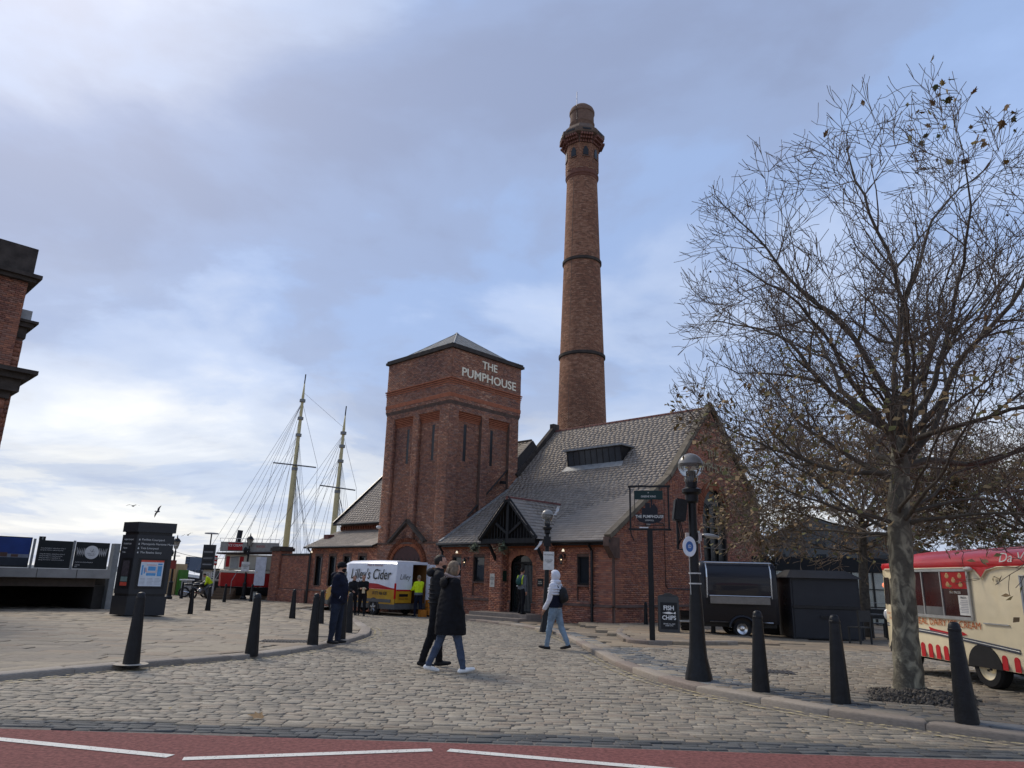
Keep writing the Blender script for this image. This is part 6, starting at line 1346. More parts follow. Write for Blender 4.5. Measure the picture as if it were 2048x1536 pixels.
# ---- dark kiosk
kp=G(1588,1279,KH);kk=empty('kiosk',kp,R(-7),'closed charcoal kiosk with sloping roof behind the bollard','kiosk');m_kk=M('kiosk_grey',(0.028,0.029,0.033),0.5,var=0.12,scale=2)
mb=MB();mb.bb(0,1.98,0,1.7,0.03,1.80);mb.build('cabin',m_kk,kk);mb=MB();mb.add([(-0.12,-0.12,1.78),(2.08,-0.12,1.78),(2.08,1.8,1.78),(-0.12,1.8,1.78),(0.15,0.5,2.02),(1.8,0.5,2.02),(1.8,1.2,2.02),(0.15,1.2,2.02)],[(0,1,5,4),(1,2,6,5),(2,3,7,6),(3,0,4,7),(4,5,6,7),(0,3,2,1)]);mb.build('roof',M('kiosk_roof',(0.018,0.018,0.02),0.5),kk)
mb=MB();mb.bb(0.06,1.92,-0.03,0,0.98,1.70);mb.build('upper_shutter',m_kk,kk,bevel=0.006);mb=MB();mb.bb(0.04,1.94,-0.05,0,0.90,0.98);mb.build('counter_lip',m_black,kk);mb=MB();mb.bb(0.06,1.92,-0.025,0,0.06,0.88);mb.build('lower_shutter',m_kk,kk,bevel=0.006)
mb=MB();mb.bb(0.8,1.2,-0.05,-0.02,0.62,0.70);mb.build('hasp',m_black,kk)
for k in range(3): text(kk,('FOOD','STREET\nKITCHEN','OPEN\nDAILY')[k],0.10,(-0.006,0.75,1.5-0.28*k),(R(90),0,R(-90)),M('kiosk_dim',(0.12,0.12,0.12),0.6),0.001)
mb=MB();mb.lathe([(0.06,0),(0.05,0.12),(0.03,0.16),(0.01,0.2)],10,(-0.35,0.9,2.0));o=mb.build('beacon',M('beacon_red',(0.6,0.04,0.04),0.3),kk)
# table and chairs behind the kiosk
tb_=empty('picnic_table',G(1738,1278,KH),R(20),'dark slatted table beside the kiosk','table')
for k in range(6): mb=MB();mb.bb(-0.6+0.2*k,-0.42+0.2*k,-0.35,0.35,0.72,0.76);mb.build('slat',M('table_dark',(0.03,0.03,0.03),0.5),tb_)
for x in (-0.5,0.5):
    for y in (-0.3,0.3): mb=MB();mb.bb(x-.03,x+.03,y-.03,y+.03,0,0.72);mb.build('leg',_mats['table_dark'],tb_)
def chair(px,py,rz,label):
    e=empty('chair',G(px,py,KH),rz,label,'chair','chairs beside the kiosk')
    mb=MB();mb.bb(-.22,.22,-.22,.22,.43,.46);mb.build('seat',_mats['table_dark'],e);mb=MB();mb.bb(-.22,.22,.19,.22,.6,.9);mb.build('backrest',_mats['table_dark'],e)
    for x in (-.2,.2):
        mb=MB();mb.bb(x-.02,x+.02,-.21,-.17,0,.43);mb.build('leg',_mats['table_dark'],e);mb=MB();mb.bb(x-.02,x+.02,.17,.21,0,.9);mb.build('leg',_mats['table_dark'],e)
chair(1722,1288,R(200),'black slim chair nearest the kiosk corner');chair(1758,1275,R(160),'black slim chair between the table and the ice cream van')
# ================================================================ BACKGROUND LEFT: kiosk boat, ship, crates, bin
bt_p=Vector((-16.6,48.2,-0.26));bt=empty('kiosk_boat',bt_p,R(0),'red and cream boat on the quay used as an ice cream kiosk','boat')
m_br=M('boat_red',(0.36,0.018,0.02),0.45,var=0.2,scale=1.5);m_bc=M('boat_cream',(0.55,0.50,0.40),0.5,var=0.1,scale=2)
BS=[(-2.0,0.2,0.05),(-1.7,0.75,-0.02),(-0.6,1.15,-0.05),(0.8,1.2,-0.05),(1.5,0.9,0.0),(2.0,0.1,0.15)]
def bring(x,hw,dz,z0,z1,fl): return [Vector((x,hw*fl,z0)),Vector((x,hw,z1+dz)),Vector((x,-hw,z1+dz)),Vector((x,-hw*fl,z0))]
mb=MB();mb.loft([bring(x,h,d,0.75,1.62,0.8) for x,h,d in BS]);mb.build('hull',m_br,bt);mb=MB();mb.loft([bring(x*0.98,h*0.8,d,0.2,0.75,0.5) for x,h,d in BS]);mb.build('keel',M('boat_black',(0.02,0.02,0.022),0.5),bt)
mb=MB();mb.loft([bring(x*1.0,h*1.02,d,1.60,1.76,1.0) for x,h,d in BS]);mb.build('gunwale',m_bc,bt)
mb=MB();mb.bb(-1.55,1.5,-0.85,0.85,1.76,2.72);mb.build('cabin',m_bc,bt,bevel=0.05)
for x0,x1 in ((-1.42,-1.2),(-0.55,-0.3)): mb=MB();mb.bb(x0,x1,-0.87,-0.85,1.95,2.6);mb.build('side_window',m_br,bt)
mb=MB();mb.bb(-1.12,-0.62,-0.87,-0.85,1.85,2.6);mb.build('shutter',M('shutter_grey',(0.3,0.3,0.28),0.6),bt)
mb=MB();mb.bb(0.62,1.28,-1.22,-1.16,0.85,2.6);mb.build('white_door',M('boat_door',(0.55,0.56,0.6),0.5),bt)
mb=MB();mb.prism([(-2.0,2.72),(1.9,2.86),(1.9,2.96),(-2.0,2.82)],'y',-1.15,1.15);mb.build('canopy',M('canopy_dark',(0.05,0.035,0.03),0.6),bt)
mb=MB();mb.bb(-1.85,1.9,-1.0,-0.92,2.9,3.5);sg_=mb.build('name_screen',M('screen_grey',(0.30,0.29,0.26),0.6),bt)
mb=MB();mb.bb(-1.35,-0.42,-1.02,-1.001,2.98,3.46);mb.build('red_banner',m_br,sg_);text(sg_,'ICE CREAM',0.22,(-0.88,-1.03,3.28),(R(90),0,0),m_pw,0.001,sx=0.85);text(sg_,'KIOSK',0.2,(0.75,-1.006,3.25),(R(90),0,0),m_br,0.001)
for k in range(8): mb=MB();mb.tube([(-1.9+0.54*k,-1.0,3.5),(-1.9+0.54*k,-1.0,3.72)],0.015,4);mb.build('rail_post',m_pw,bt)
mb=MB();mb.tube([(-1.95,-1.0,3.72),(1.95,-1.0,3.72)],0.016,4);mb.build('rail',m_pw,bt)
mb=MB();mb.tube([(-1.15,0,3.2),(-1.05,0,4.3)],0.17,12);mb.build('funnel',M('funnel_black',(0.02,0.02,0.025),0.5),bt)
for k in range(5): mb=MB();mb.tube([(-2.05,-0.9,2.02+0.12*k),(-2.05,-0.9,2.14+0.12*k)],0.09,8);mb.build('pole_band',m_br if k%2==0 else m_pw,bt)
mb=MB();mb.tube([(-2.05,-0.9,0),(-2.05,-0.9,2.02)],0.05,8);mb.build('striped_pole',m_pw,bt)
for k in range(4): mb=MB();mb.bb(-1.6+0.0*k,-0.4,-1.5-0.22*(3-k),-1.28-0.22*(3-k),0.0,0.16+0.16*k);mb.build('step',M('step_wood',(0.12,0.08,0.05),0.8),bt)
for x in (-1.5,-0.45): mb=MB();mb.tube([(x,-2.1,0.3),(x,-2.1,1.1),(x,-1.3,1.7)],0.02,4);mb.build('hand_rail',_mats['galvanised'],bt)
for x in (-0.8,0.9): mb=MB();mb.bb(x-.15,x+.15,-.7,.7,0,.24);mb.build('cradle',_mats['step_wood'],bt)
# tall ship moored behind
sh=empty('sailing_ship',(-21,70,-3.0),0,'two-masted sailing ship with cream masts moored behind the boundary wall','ship');m_ms=M('mast_cream',(0.52,0.43,0.22),0.5,var=0.12,scale=1);m_rg=M('rigging',(0.16,0.16,0.17),0.8)
HS=[(-12,0.3,2.2),(-9,1.9,1.2),(-3,2.8,0.6),(4,2.8,0.6),(9,2.2,1.0),(11,1.2,1.5)]
mb=MB();mb.loft([[Vector((x,y*0.7,-0.5)),Vector((x,y,2.9+d)),Vector((x,-y,2.9+d)),Vector((x,-y*0.7,-0.5))] for x,y,d in HS]);mb.build('hull',M('ship_hull',(0.03,0.03,0.035),0.5),sh)
mb=MB();mb.loft([[Vector((x,y*1.01,2.7+d)),Vector((x,y*1.01,2.95+d)),Vector((x,-y*1.01,2.95+d)),Vector((x,-y*1.01,2.7+d))] for x,y,d in HS]);mb.build('rail',m_pw,sh)
mb=MB();mb.bb(-2,3,-1.2,1.2,3.2,4.9);mb.build('deckhouse',m_bc,sh)
def mast(x0,x1,zt,zy,hy,nm):
    e=empty(nm,(0,0,0),parent=sh)
    xm=lambda z:x0+(x1-x0)*(z-3)/(zt-3)
    mb=MB();mb.tube([(xm(0),0,0),(xm(zy),0,zy),(xm(zy),0,zy+0.1),(xm(zt-1.4),0,zt-1.4),(xm(zt),0,zt)],[0.30,0.26,0.2,0.13,0.05],10);mb.build('spar',m_ms,e,smooth=True)
    mb=MB();mb.tube([(xm(zy)-hy,0.3,zy+0.35),(xm(zy),-0.25,zy+0.1),(xm(zy)+hy,-0.7,zy-0.15)],0.07,6);mb.build('yard',M('yard_dark',(0.10,0.10,0.105),0.6),e)
    for z in (zy-0.4,zy+(zt-zy)*0.35,zy+(zt-zy)*0.55,zt-2.0): mb=MB();mb.lathe([(0.3,0),(0.3,0.28)],8,(xm(z),0,z));mb.build('mast_band',M('band_grey',(0.2,0.2,0.19),0.5),e)
    mb=MB();mb.tube([(xm(zt),0,zt-0.1),(xm(zt)+0.03,0,zt+0.9)],0.06,6);mb.build('masthead_light',m_black,e)
    mb=MB();top=(xm(zt-2),0,zt-2);mid=(xm(zy+2.5),0,zy+3.2);hy_=(xm(zy),0,zy)
    for s_ in (-1,1):
        mb.tube([top,(xm(zy)+s_*hy,-0.2*s_,zy+0.1)],0.018,3);mb.tube([(xm(zy)+s_*hy,-0.2*s_,zy+0.1),(xm(zy)+s_*(hy+0.8),-1,2.5)],0.016,3)
    for k in range(9):
        mb.tube([hy_,(x0+0.5+0.33*k,2.2-0.5*k%3,2.6)],0.016,3);mb.tube([mid if k%2 else top,(x0-1.2-0.95*k,0.3*(k%4)-0.6,2.6)],0.017,3)
        if k<6: mb.tube([mid,(x0+0.8+0.5*k,-1.2,2.6)],0.015,3)
    mb.build('rigging',m_rg,e,kind='stuff');return e
mast(-0.2,0.0,23.0,14.5,2.25,'mast');mast(4.2,4.4,19.8,12.4,1.85,'mast')
mb=MB();mb.tube([(0.0,0,22.0),(4.35,0,18.5)],0.014,3);mb.tube([(0,0,21),(-7.5,0,4.0)],0.016,3);mb.tube([(-0.1,0,16),(-6,0,4.0)],0.016,3);mb.build('stay',m_rg,sh,kind='stuff')
mb=MB();mb.tube([(-11,0,4.6),(-16,0,6.0)],[0.2,0.1],8);mb.build('bowsprit',m_ms,sh)
# gangway sign board leaning by the boat
gp=AT(518,1170,47.5);mb=MB();mb.box((0,0,0),(0.26,0.06,2.2),rot=Matrix.Rotation(R(24),3,'Y'));o=mb.build('name_board',M('board_cream',(0.55,0.53,0.45),0.6));o.location=gp;tag(o,'pale leaning name board at the right end of the red boat','board');tx=text(o,'TEA ROOM',0.22,(0.0,-0.04,0.0),(R(90),R(-66),0),m_black,0.001)
# wooden boxes and green container
def bx(name,px0,px1,py0,py1,y,depth,mat,label,cat,name2='panel'):
    a=AT(px0,py1,y);b=AT(px1,py0,y);e=empty(name,((a.x+b.x)/2,y,gz(y)+KH-0.02),0,label,cat);w=abs(b.x-a.x);h=b.z-(gz(y)+KH)
    mb=MB();mb.bb(-w/2,w/2,0,depth,0.05,h);mb.build('body',mat,e,bevel=0.02)
    n_=max(2,int(w/0.35))
    for k in range(n_): mb=MB();mb.bb(-w/2+w*k/n_+0.02,-w/2+w*(k+1)/n_-0.02,-0.02,0,0.12,h-0.08);mb.build(name2,mat,e)
    return e
m_wd=M('pale_timber',(0.42,0.30,0.16),0.8,var=0.2,scale=3,stretch=(4,4,0.5));m_gn=M('container_green',(0.05,0.17,0.02),0.6)
bx('wooden_box',329,343,1130,1187,52,1.5,m_wd,'tall pale timber box left of the lantern lamp post','box','plank');bx('wooden_box',343,357,1127,1187,51.5,1.5,m_wd,'pale timber box between the lantern post and the green container','box','plank')
bx('green_container',350,361,1139,1188,51,1.4,m_gn,'green container at the end of the timber boxes','container','plank')
e=bx('litter_bin',359,376,1160,1190,49.5,0.7,M('bin_grey',(0.28,0.28,0.27),0.5,metal=0.3),'grey metal litter bin left of the motorbikes','bin','panel');mb=MB();mb.bb(-.34,.34,-.05,.75,1.05,1.12);mb.build('lid',m_pw,e)
# tall dark sign totem with round lamp
q=AT(407,1190,56);e=empty('sign_column',(q.x,56,gz(56)+KH),0,'tall dark slatted sign column with a flat round top','sign');mb=MB();mb.bb(-.45,.45,-.1,.1,0.0,3.6);mb.build('board',M('column_dark',(0.03,0.03,0.034),0.5),e)
for k in range(9): mb=MB();mb.bb(-.35,.35,-.12,-.1,1.4+.23*k,1.5+.23*k);mb.build('sign_slat',M('slat_grey',(0.22,0.22,0.22),0.5) if k%2 else m_black,e)
mb=MB();mb.tube([(0,0,3.6),(0,0,4.4)],.05,6);mb.build('stem',m_boll,e);mb=MB();mb.lathe([(.5,4.4),(.5,4.48),(.1,4.52)],14);mb.build('top_disc',M('disc_grey',(0.3,0.3,0.3),0.4),e)
# motorbikes / bicycles heap near the bin
def motorbike(p,rz,label):
    e=empty('motorbike',p,rz,label,'motorbike','motorbikes parked by the quay');mb=MB()
    for x in (-0.65,0.65):
        mb=MB();mb.tube([(x+0.29*math.cos(t),0,0.31+0.29*math.sin(t)) for t in np.linspace(0,6.283,15)],0.06,6);mb.build('wheel',m_tyre,e)
    mb=MB();mb.tube([(-0.65,0,0.31),(-0.3,0,0.45),(0.3,0,0.75),(0.65,0,0.31)],0.05,6);mb.build('frame',m_black,e);mb=MB();mb.ell((0.12,0,0.82),(0.3,0.14,0.14));mb.build('tank',m_black,e,smooth=True);mb=MB();mb.ell((-0.42,0,0.80),(0.36,0.12,0.07));mb.build('seat',m_black,e,smooth=True)
    mb=MB();mb.ell((-0.02,0,0.45),(0.25,0.16,0.2));mb.build('engine',m_alloy,e,smooth=True);mb=MB();mb.tube([(0.45,-0.35,1.02),(0.5,0,1.05),(0.45,0.35,1.02)],0.02,5);mb.build('handlebar',m_alloy,e);mb=MB();mb.tube([(-0.3,-0.14,0.3),(-0.85,-0.18,0.38)],0.045,6);mb.build('exhaust',m_chrome,e);mb=MB();mb.tube([(0.5,0,1.0),(0.66,0,0.31)],0.035,5);mb.build('fork',m_alloy,e)
motorbike(G(388,1195,KH),R(30),'dark motorbike nearest the grey bin');motorbike(G(400,1197,KH),R(70),'dark motorbike between the two slim bollards')
# far buildings across the water
def farb(px0,px1,pytop,y,mat,label,wins=(3,6),name='far_building',wm=None):
    a=AT(px0,pytop,y);b=AT(px1,pytop,y);e=empty(name,((a.x+b.x)/2,y,-3.2),0,label,'building');w=b.x-a.x;h=a.z+3.2
    mb=MB();mb.bb(-w/2,w/2,0,30,0,h);mb.build('wall',mat,e)
    for r_ in range(wins[0]):
        for c_ in range(wins[1]):
            mb=MB();mb.bb(-w/2+w*(c_+.2)/wins[1],-w/2+w*(c_+.8)/wins[1],-.3,0,h*(r_+.3)/wins[0],h*(r_+.75)/wins[0]);mb.build('window',wm or M('far_window',(0.05,0.06,0.07),0.2),e)
    return e
m_f1=M('far_grey_blue',(0.13,0.15,0.19),0.8);m_f2=M('far_slate_blue',(0.10,0.12,0.16),0.7)
farb(361,415,1137,420,m_f1,'long low blue-grey building across the river behind the boxes',(2,9));farb(372,381,1113,500,m_f2,'slender dark tower block on the far bank',(7,2));farb(521,552,1131,380,M('far_mauve',(0.20,0.19,0.25),0.7),'blue-grey far shed with a pink sign left of the wall',(1,3))
a=AT(527,1137,379);mb=MB();mb.bb(a.x,a.x+4.5,378,378.6,a.z-1.5,a.z);o=mb.build('far_sign',M('far_pink',(0.5,0.25,0.25),0.6));tag(o,'pink sign panel on the far shed across the river','sign')
# small boat with cream lettering between the bikes and the kiosk boat
sb_=empty('small_boat',Vector((AT(428,1190,54).x,54,-0.26)),0,'small cream and black cabin boat left of the red boat','boat');mb=MB();mb.loft([[Vector((x,y*.6,.1)),Vector((x,y,.95)),Vector((x,-y,.95)),Vector((x,-y*.6,.1))] for x,y in ((-1.2,.3),(-.8,.75),(.8,.8),(1.2,.5))]);mb.build('hull',_mats['boat_black'],sb_);mb=MB();mb.bb(-.8,.9,-.6,.6,.95,1.75);c_=mb.build('cabin',m_bc,sb_,bevel=.05);text(c_,'DE',.5,(-.25,-.62,1.35),(R(90),0,0),m_pw,.01);mb=MB();mb.bb(-.1,.8,-.62,-.6,1.1,1.65);mb.build('window',m_dglass,sb_);mb=MB();mb.bb(-.95,1.0,-.72,.72,1.75,1.83);mb.build('roof',m_black,sb_)
# ================================================================ BACKGROUND RIGHT: dark glass building and lit cafe front
gb=empty('glass_building',(23.5,58,0),R(-20),'dark grey faceted modern building beyond the pub','building');m_gb=M('cladding_dark',(0.085,0.095,0.098),0.45,var=0.2,scale=.3)
mb=MB();mb.add([(-4,0,-1),(14,0,-1),(14,14,-1),(-4,14,-1),(-4,0,4.6),(0.5,0,6.9),(14,0,2.6),(-4,14,4.6),(0.5,14,6.9),(14,14,2.6)],[(0,1,6,5,4),(2,3,7,8,9),(1,2,9,6),(3,0,4,7),(4,5,8,7),(5,6,9,8)]);mb.build('shell',m_gb,gb)
for r_ in range(4):
    for c_ in range(9):
        x=-3.6+1.5*c_;z=0.6+1.25*r_
        if z+0.9>(4.6+0.5*(x+4) if x<0.5 else 6.9-0.318*(x-.5)): continue
        mb=MB();mb.bb(x,x+0.7,-.06,0,z,z+.8);mb.build('window',glass('cladding_window',(0.03,0.036,0.04),.1),gb)
cf=empty('cafe_front',(17.5,36,-0.3),R(-12),'glazed cafe front with pale lit windows behind the kiosk','building');mb=MB();mb.bb(-6.5,9,0,.3,2.5,3.15);mb.build('fascia',M('cafe_dark',(0.02,0.022,0.024),.5),cf)
mb=MB();mb.bb(-6.5,9,3.0,3.1,0,2.5);mb.build('inner_wall',M('cafe_inner',(0.42,0.45,0.40),.8,var=.3,scale=1.2),cf);mb=MB();mb.bb(-6.5,9,0.1,3.1,-.05,0.02);mb.build('floor',m_uc,cf)
m_cp=M('cafe_pane',(0.5,0.55,0.5),.05,spec=.5,alpha=.25)
for k in range(16):
    for j in range(3): mb=MB();mb.bb(-6.4+.97*k,-5.5+.97*k,.08,.1,.05+.82*j,.82+.82*j);mb.build('pane',m_cp,cf)
for k in range(17): mb=MB();mb.bb(-6.5+.97*k,-6.42+.97*k,0,.16,0,2.5);mb.build('mullion',m_black,cf)
for j in range(4): mb=MB();mb.bb(-6.5,9,0.02,.14,.82*j,.05+.82*j);mb.build('transom',m_black,cf)
for k in range(6): mb=MB();mb.ell((-5+2.1*k,1.6,1.9),(.18,.18,.15));mb.build('pendant_lamp',M('pendant_glow',(0.9,0.85,0.7),.5,emit=(1,.9,.7),estr=3.0) if k%3 else M('pendant_orange',(0.8,0.2,0.1),.5,emit=(1,.25,.1),estr=1.0),cf,smooth=True)
fn_=empty('railing',(12.5,31.5,gz(31.5)+KH),R(-10),'thin steel railing in front of the cafe','railing')
for k in range(12): mb=MB();mb.tube([(-1.5+.8*k,0,0),(-1.5+.8*k,0,1.1)],.02,5);mb.build('post',_mats['galvanised'],fn_)
for z in (.25,.45,.65,.85,1.08): mb=MB();mb.tube([(-1.5,0,z),(7.3,0,z)],.012,4);mb.build('rail',_mats['galvanised'],fn_)
# ================================================================ PEOPLE
def fabric(name,col,var=0.25,rough=0.85): return M(name,col,rough,var=var,scale=9,bump=0.35,bscale=14,spec=0.15)
m_skin=M('skin',(0.46,0.25,0.17),0.55,var=0.1,scale=12);m_hairb=M('hair_dark',(0.018,0.013,0.010),0.6,var=0.4,scale=40,bump=0.4,bscale=80,stretch=(1,1,0.2));m_hairl=M('hair_ash',(0.20,0.145,0.095),0.6,var=0.35,scale=30,bump=0.5,bscale=70,stretch=(1,1,0.2))
m_eye=M('eye_dark',(0.02,0.015,0.012),0.3);m_lip=M('lip',(0.33,0.12,0.09),0.5)
def person(label,loc,yaw,H,legs,arms,mats,bulk=1.0,coat=None,voxel=0.016,lean=0.0,head=(0.0,0.0),hair='short',hairmat=None,hood=False,headlook=0.0,collar=False,group=None,zfix=True,seat=0.0,beard=False,torsobend=0.0,wr=1.12,pocket=False):
    """+x is forward, y to the person's left. legs: L,R of (thigh fwd deg, knee flex deg[, spread]); arms: L,R of (upper fwd deg, out deg, elbow deg)"""
    root=empty('person',loc,yaw,label,'person',group)
    skin,top,trous,shoe=mats
    prim=[]   # (p0,p1,r0,r1,mat,fx)
    V=lambda *a:Vector(a)
    hip=V(0,0,0.525*H);legjoints=[]
    for s,(th,kn,*sp) in zip((1,-1),legs):
        h=V(0,s*0.052*H,0.51*H);sp=sp[0] if sp else 2.0
        d1=V(math.sin(R(th)),s*math.sin(R(sp)),-math.cos(R(th)));knee=h+d1*0.245*H
        a2=th-kn;d2=V(math.sin(R(a2)),s*math.sin(R(sp*0.3)),-math.cos(R(a2)));ank=knee+d2*0.235*H
        foot_a=R(a2*0.55) if a2<0 else R(a2*0.6)
        fd=V(math.cos(foot_a),s*0.12,math.sin(foot_a)*(1 if a2>0 else 1))
        if a2<0: fd=V(math.cos(-foot_a*1.0),s*0.1,-math.sin(-foot_a))
        toe=ank+V(0,0,-0.022*H)+fd*0.105*H;heel=ank+V(0,0,-0.024*H)-fd*0.03*H
        legjoints.append((h,knee,ank,heel,toe,fd))
    low=min(min(j[3].z,j[4].z) for j in legjoints)-0.018*H
    off=V(0,0,-low)
    M_sk,M_tp,M_tr,M_sh=0,1,2,3
    for h,knee,ank,heel,toe,fd in legjoints:
        h,knee,ank,heel,toe=[q+off for q in (h,knee,ank,heel,toe)]
        prim.append((h,knee,0.056*H*wr,0.037*H*wr,M_tr,1));prim.append((knee,ank+V(0,0,0.01*H),0.037*H*wr,0.027*H*wr,M_tr,1))
        mid=heel.lerp(toe,0.55);prim.append((heel,mid,0.021*H,0.024*H,M_sh,1));prim.append((mid,toe,0.024*H,0.017*H,M_sh,1));prim.append((ank,heel.lerp(mid,0.4),0.024*H,0.024*H,M_sh,1))
    b=bulk;Rl=Matrix.Rotation(R(lean),3,'Y');hp=V(0,0,0.52*H)+off
    def T(x,y,z): return hp+Rl@V(x*H,y*H,(z-0.52)*H)
    # pelvis and torso: flattened front to back
    prim.append((T(0,0.03,0.52),T(0,-0.03,0.52),0.068*H,0.068*H,M_tr,0.85))
    prim.append((T(0,0.03,0.56),T(0,-0.03,0.56),0.066*H*b,0.066*H*b,M_tp if not hood else M_tp,0.9));prim.append((T(0.0,0.035,0.64),T(0.0,-0.035,0.64),0.066*H*b,0.066*H*b,M_tp,0.9))
    prim.append((T(0.005,0.05,0.735),T(0.005,-0.05,0.735),0.070*H*b,0.070*H*b,M_tp,0.9));prim.append((T(0,0.07,0.80),T(0,-0.07,0.80),0.046*H*b,0.046*H*b,M_tp,0.95))
    for y in (-0.03,0.03): prim.append((T(0,y,0.56),T(0.003,y*1.5,0.75),0.066*H*b,0.068*H*b,M_tp,0.9))
    nk=T(0.0,0,0.82);hd=T(0.018+head[0],head[1],0.925);prim.append((nk,hd,0.033*H,0.033*H,M_sk,1))
    if collar: prim.append((T(0,0,0.835),T(0.008,0,0.86),0.058*H,0.048*H,M_tp,1))
    hands=[]
    for s,(uf,out,el) in zip((1,-1),arms):
        sh=T(0,s*0.098*(0.9+0.1*b),0.80);du=Rl@V(math.sin(R(uf))*math.cos(R(out)),s*math.sin(R(out)),-math.cos(R(uf))*math.cos(R(out)));elb=sh+du*0.17*H
        fa=uf+el;inn=out*0.2-(18 if el>45 else 4);df=Rl@V(math.sin(R(fa))*math.cos(R(inn)),s*math.sin(R(inn)),-math.cos(R(fa))*math.cos(R(inn)));wri=elb+df*0.145*H*(0.9 if pocket else 1)
        prim.append((sh,elb,0.040*H*b,0.032*H*b,M_tp,1));prim.append((elb,wri,0.032*H*b,0.024*H*b,M_tp,1));hands.append((wri,df,s)) if not pocket else None
    if coat:   # skirt of a long coat, from waist to hem: list of (z, half width y, half depth x, x shift)
        pass
    mb=MB()
    def prim_mesh(p0,p1,r0,r1,fx):
        ax=(p1-p0);L_=max(ax.length,1e-4);d=ax/L_;n_=6;seg=14;pts=[];rd=[]
        for t in np.linspace(-math.pi/2,0,5): pts.append(p0+d*(r0*math.sin(t)));rd.append(max(1e-4,r0*math.cos(t)))
        for t in np.linspace(0,math.pi/2,5): pts.append(p1+d*(r1*math.sin(t)));rd.append(max(1e-4,r1*math.cos(t)))
        a=d.orthogonal().normalized();bb_=d.cross(a);vs=[];c0=(p0+p1)/2
        for q,r_ in zip(pts,rd):
            for k in range(seg):
                t=2*math.pi*k/seg;o=(a*math.cos(t)+bb_*math.sin(t))*r_
                if fx!=1: o=V(o.x*fx,o.y,o.z)
                vs.append(q+o)
        m_=len(pts);mb.add(vs,[(i*seg+k,i*seg+(k+1)%seg,(i+1)*seg+(k+1)%seg,(i+1)*seg+k) for i in range(m_-1) for k in range(seg)]+[tuple(range(seg))[::-1],tuple((m_-1)*seg+k for k in range(seg))])
    for p0,p1,r0,r1,mi,fx in prim: prim_mesh(p0,p1,r0,r1,fx)
    # head
    hc=T(0.018+head[0],head[1],0.934);Rh=Rl@Matrix.Rotation(R(headlook),3,'Z')
    def HT(x,y,z): return hc+Rh@V(x*H,y*H,z*H)
    mb.ell(hc,(0.056*H,0.045*H,0.064*H),16,12,rot=Rh);mb.ell(HT(0.016,0,-0.032),(0.036*H,0.034*H,0.036*H),12,8,rot=Rh);mb.ell(HT(0.058,0,-0.012),(0.011*H,0.008*H,0.014*H),8,6,rot=Rh)
    for s in (-1,1): mb.ell(HT(-0.002,s*0.046,-0.006),(0.012*H,0.006*H,0.018*H),8,6,rot=Rh)
    # coat skirt as closed loft
    if coat:
        rings=[]
        for z,hw,dp,xs in coat: rings.append([T(0,0,0.52)+V(xs*H+dp*H*math.cos(t)*(1+0.05*math.sin(3*t+z*9)),hw*H*math.sin(t)*(1+0.04*math.sin(5*t)),(z-0.52)*H) for t in np.linspace(0,2*math.pi,25)[:-1]])
        mb.loft(rings)
        for z,hw,dp,xs in coat: prim.append((T(xs,hw*0.55,0.52)+V(0,0,(z-0.52)*H),T(xs,-hw*0.55,0.52)+V(0,0,(z-0.52)*H),dp*H*1.05,dp*H*1.05,M_tp,1))
    me=mb.mesh('body',fix=True);o=link('body_tmp',me);md=o.modifiers.new('r','REMESH');md.mode='VOXEL';md.voxel_size=voxel;md.adaptivity=0;sm=o.modifiers.new('s','SMOOTH');sm.iterations=3;sm.factor=0.5
    PEOPLE.append((o,root,prim,mats,hc,H,Rh,hands,voxel,(T(0,0,0.52).z+(coat[0][0]-0.52)*H+0.004) if coat else -9))
    # hair, hood, hat
    if hair=='short':
        mb=MB();mb.ell(HT(-0.008,0,0.010),(0.058*H,0.049*H,0.061*H),16,10,rot=Rh)
        keep=[(v,f) for v,f in ((0,0),)]
        me2=mb.mesh('hair',True);bm=bmesh.new();bm.from_mesh(me2)
        dl=[v for v in bm.verts if (Rh.inverted()@(v.co-hc)).x>0.030*H and (Rh.inverted()@(v.co-hc)).z<0.040*H or (Rh.inverted()@(v.co-hc)).z<-0.030*H];bmesh.ops.delete(bm,geom=dl,context='VERTS');bm.to_mesh(me2);bm.free();link('hair',me2,hairmat or m_hairb,root)
    elif hair=='long':
        mb=MB();mb.ell(HT(-0.010,0,0.008),(0.062*H,0.053*H,0.064*H),16,10,rot=Rh);mb.ell(HT(-0.026,0,-0.038),(0.046*H,0.054*H,0.058*H),16,10,rot=Rh)
        me2=mb.mesh('hair',True);bm=bmesh.new();bm.from_mesh(me2)
        for v in bm.verts:
            q=Rh.inverted()@(v.co-hc);v.co+=(v.co-hc).normalized()*0.005*mnoise.noise(v.co*60)
        dl=[v for v in bm.verts if (Rh.inverted()@(v.co-hc)).x>0.034*H and (Rh.inverted()@(v.co-hc)).z<0.036*H];bmesh.ops.delete(bm,geom=dl,context='VERTS');bm.to_mesh(me2);bm.free();link('hair',me2,hairmat or m_hairl,root)
        for k in range(26):
            a=random.uniform(1.2,5.08);r_=0.055*H;x,y=math.cos(a),math.sin(a);p=[HT(-0.012+0.055*x,0.05*y,0.01),HT(-0.02+0.062*x,0.056*y,-0.035),HT(-0.02+0.058*x+random.gauss(0,.006),0.054*y+random.gauss(0,.006),-0.085-random.uniform(0,.02))]
            mb=MB();mb.tube(p,[0.012,0.013,0.004],5);link('hair_strand',mb.mesh('hair_strand',True),hairmat or m_hairl,root)
    if beard:
        mb=MB();mb.ell(HT(0.022,0,-0.040),(0.036*H,0.036*H,0.028*H),12,8,rot=Rh);link('beard',mb.mesh('beard',True),hairmat or m_hairb,root)
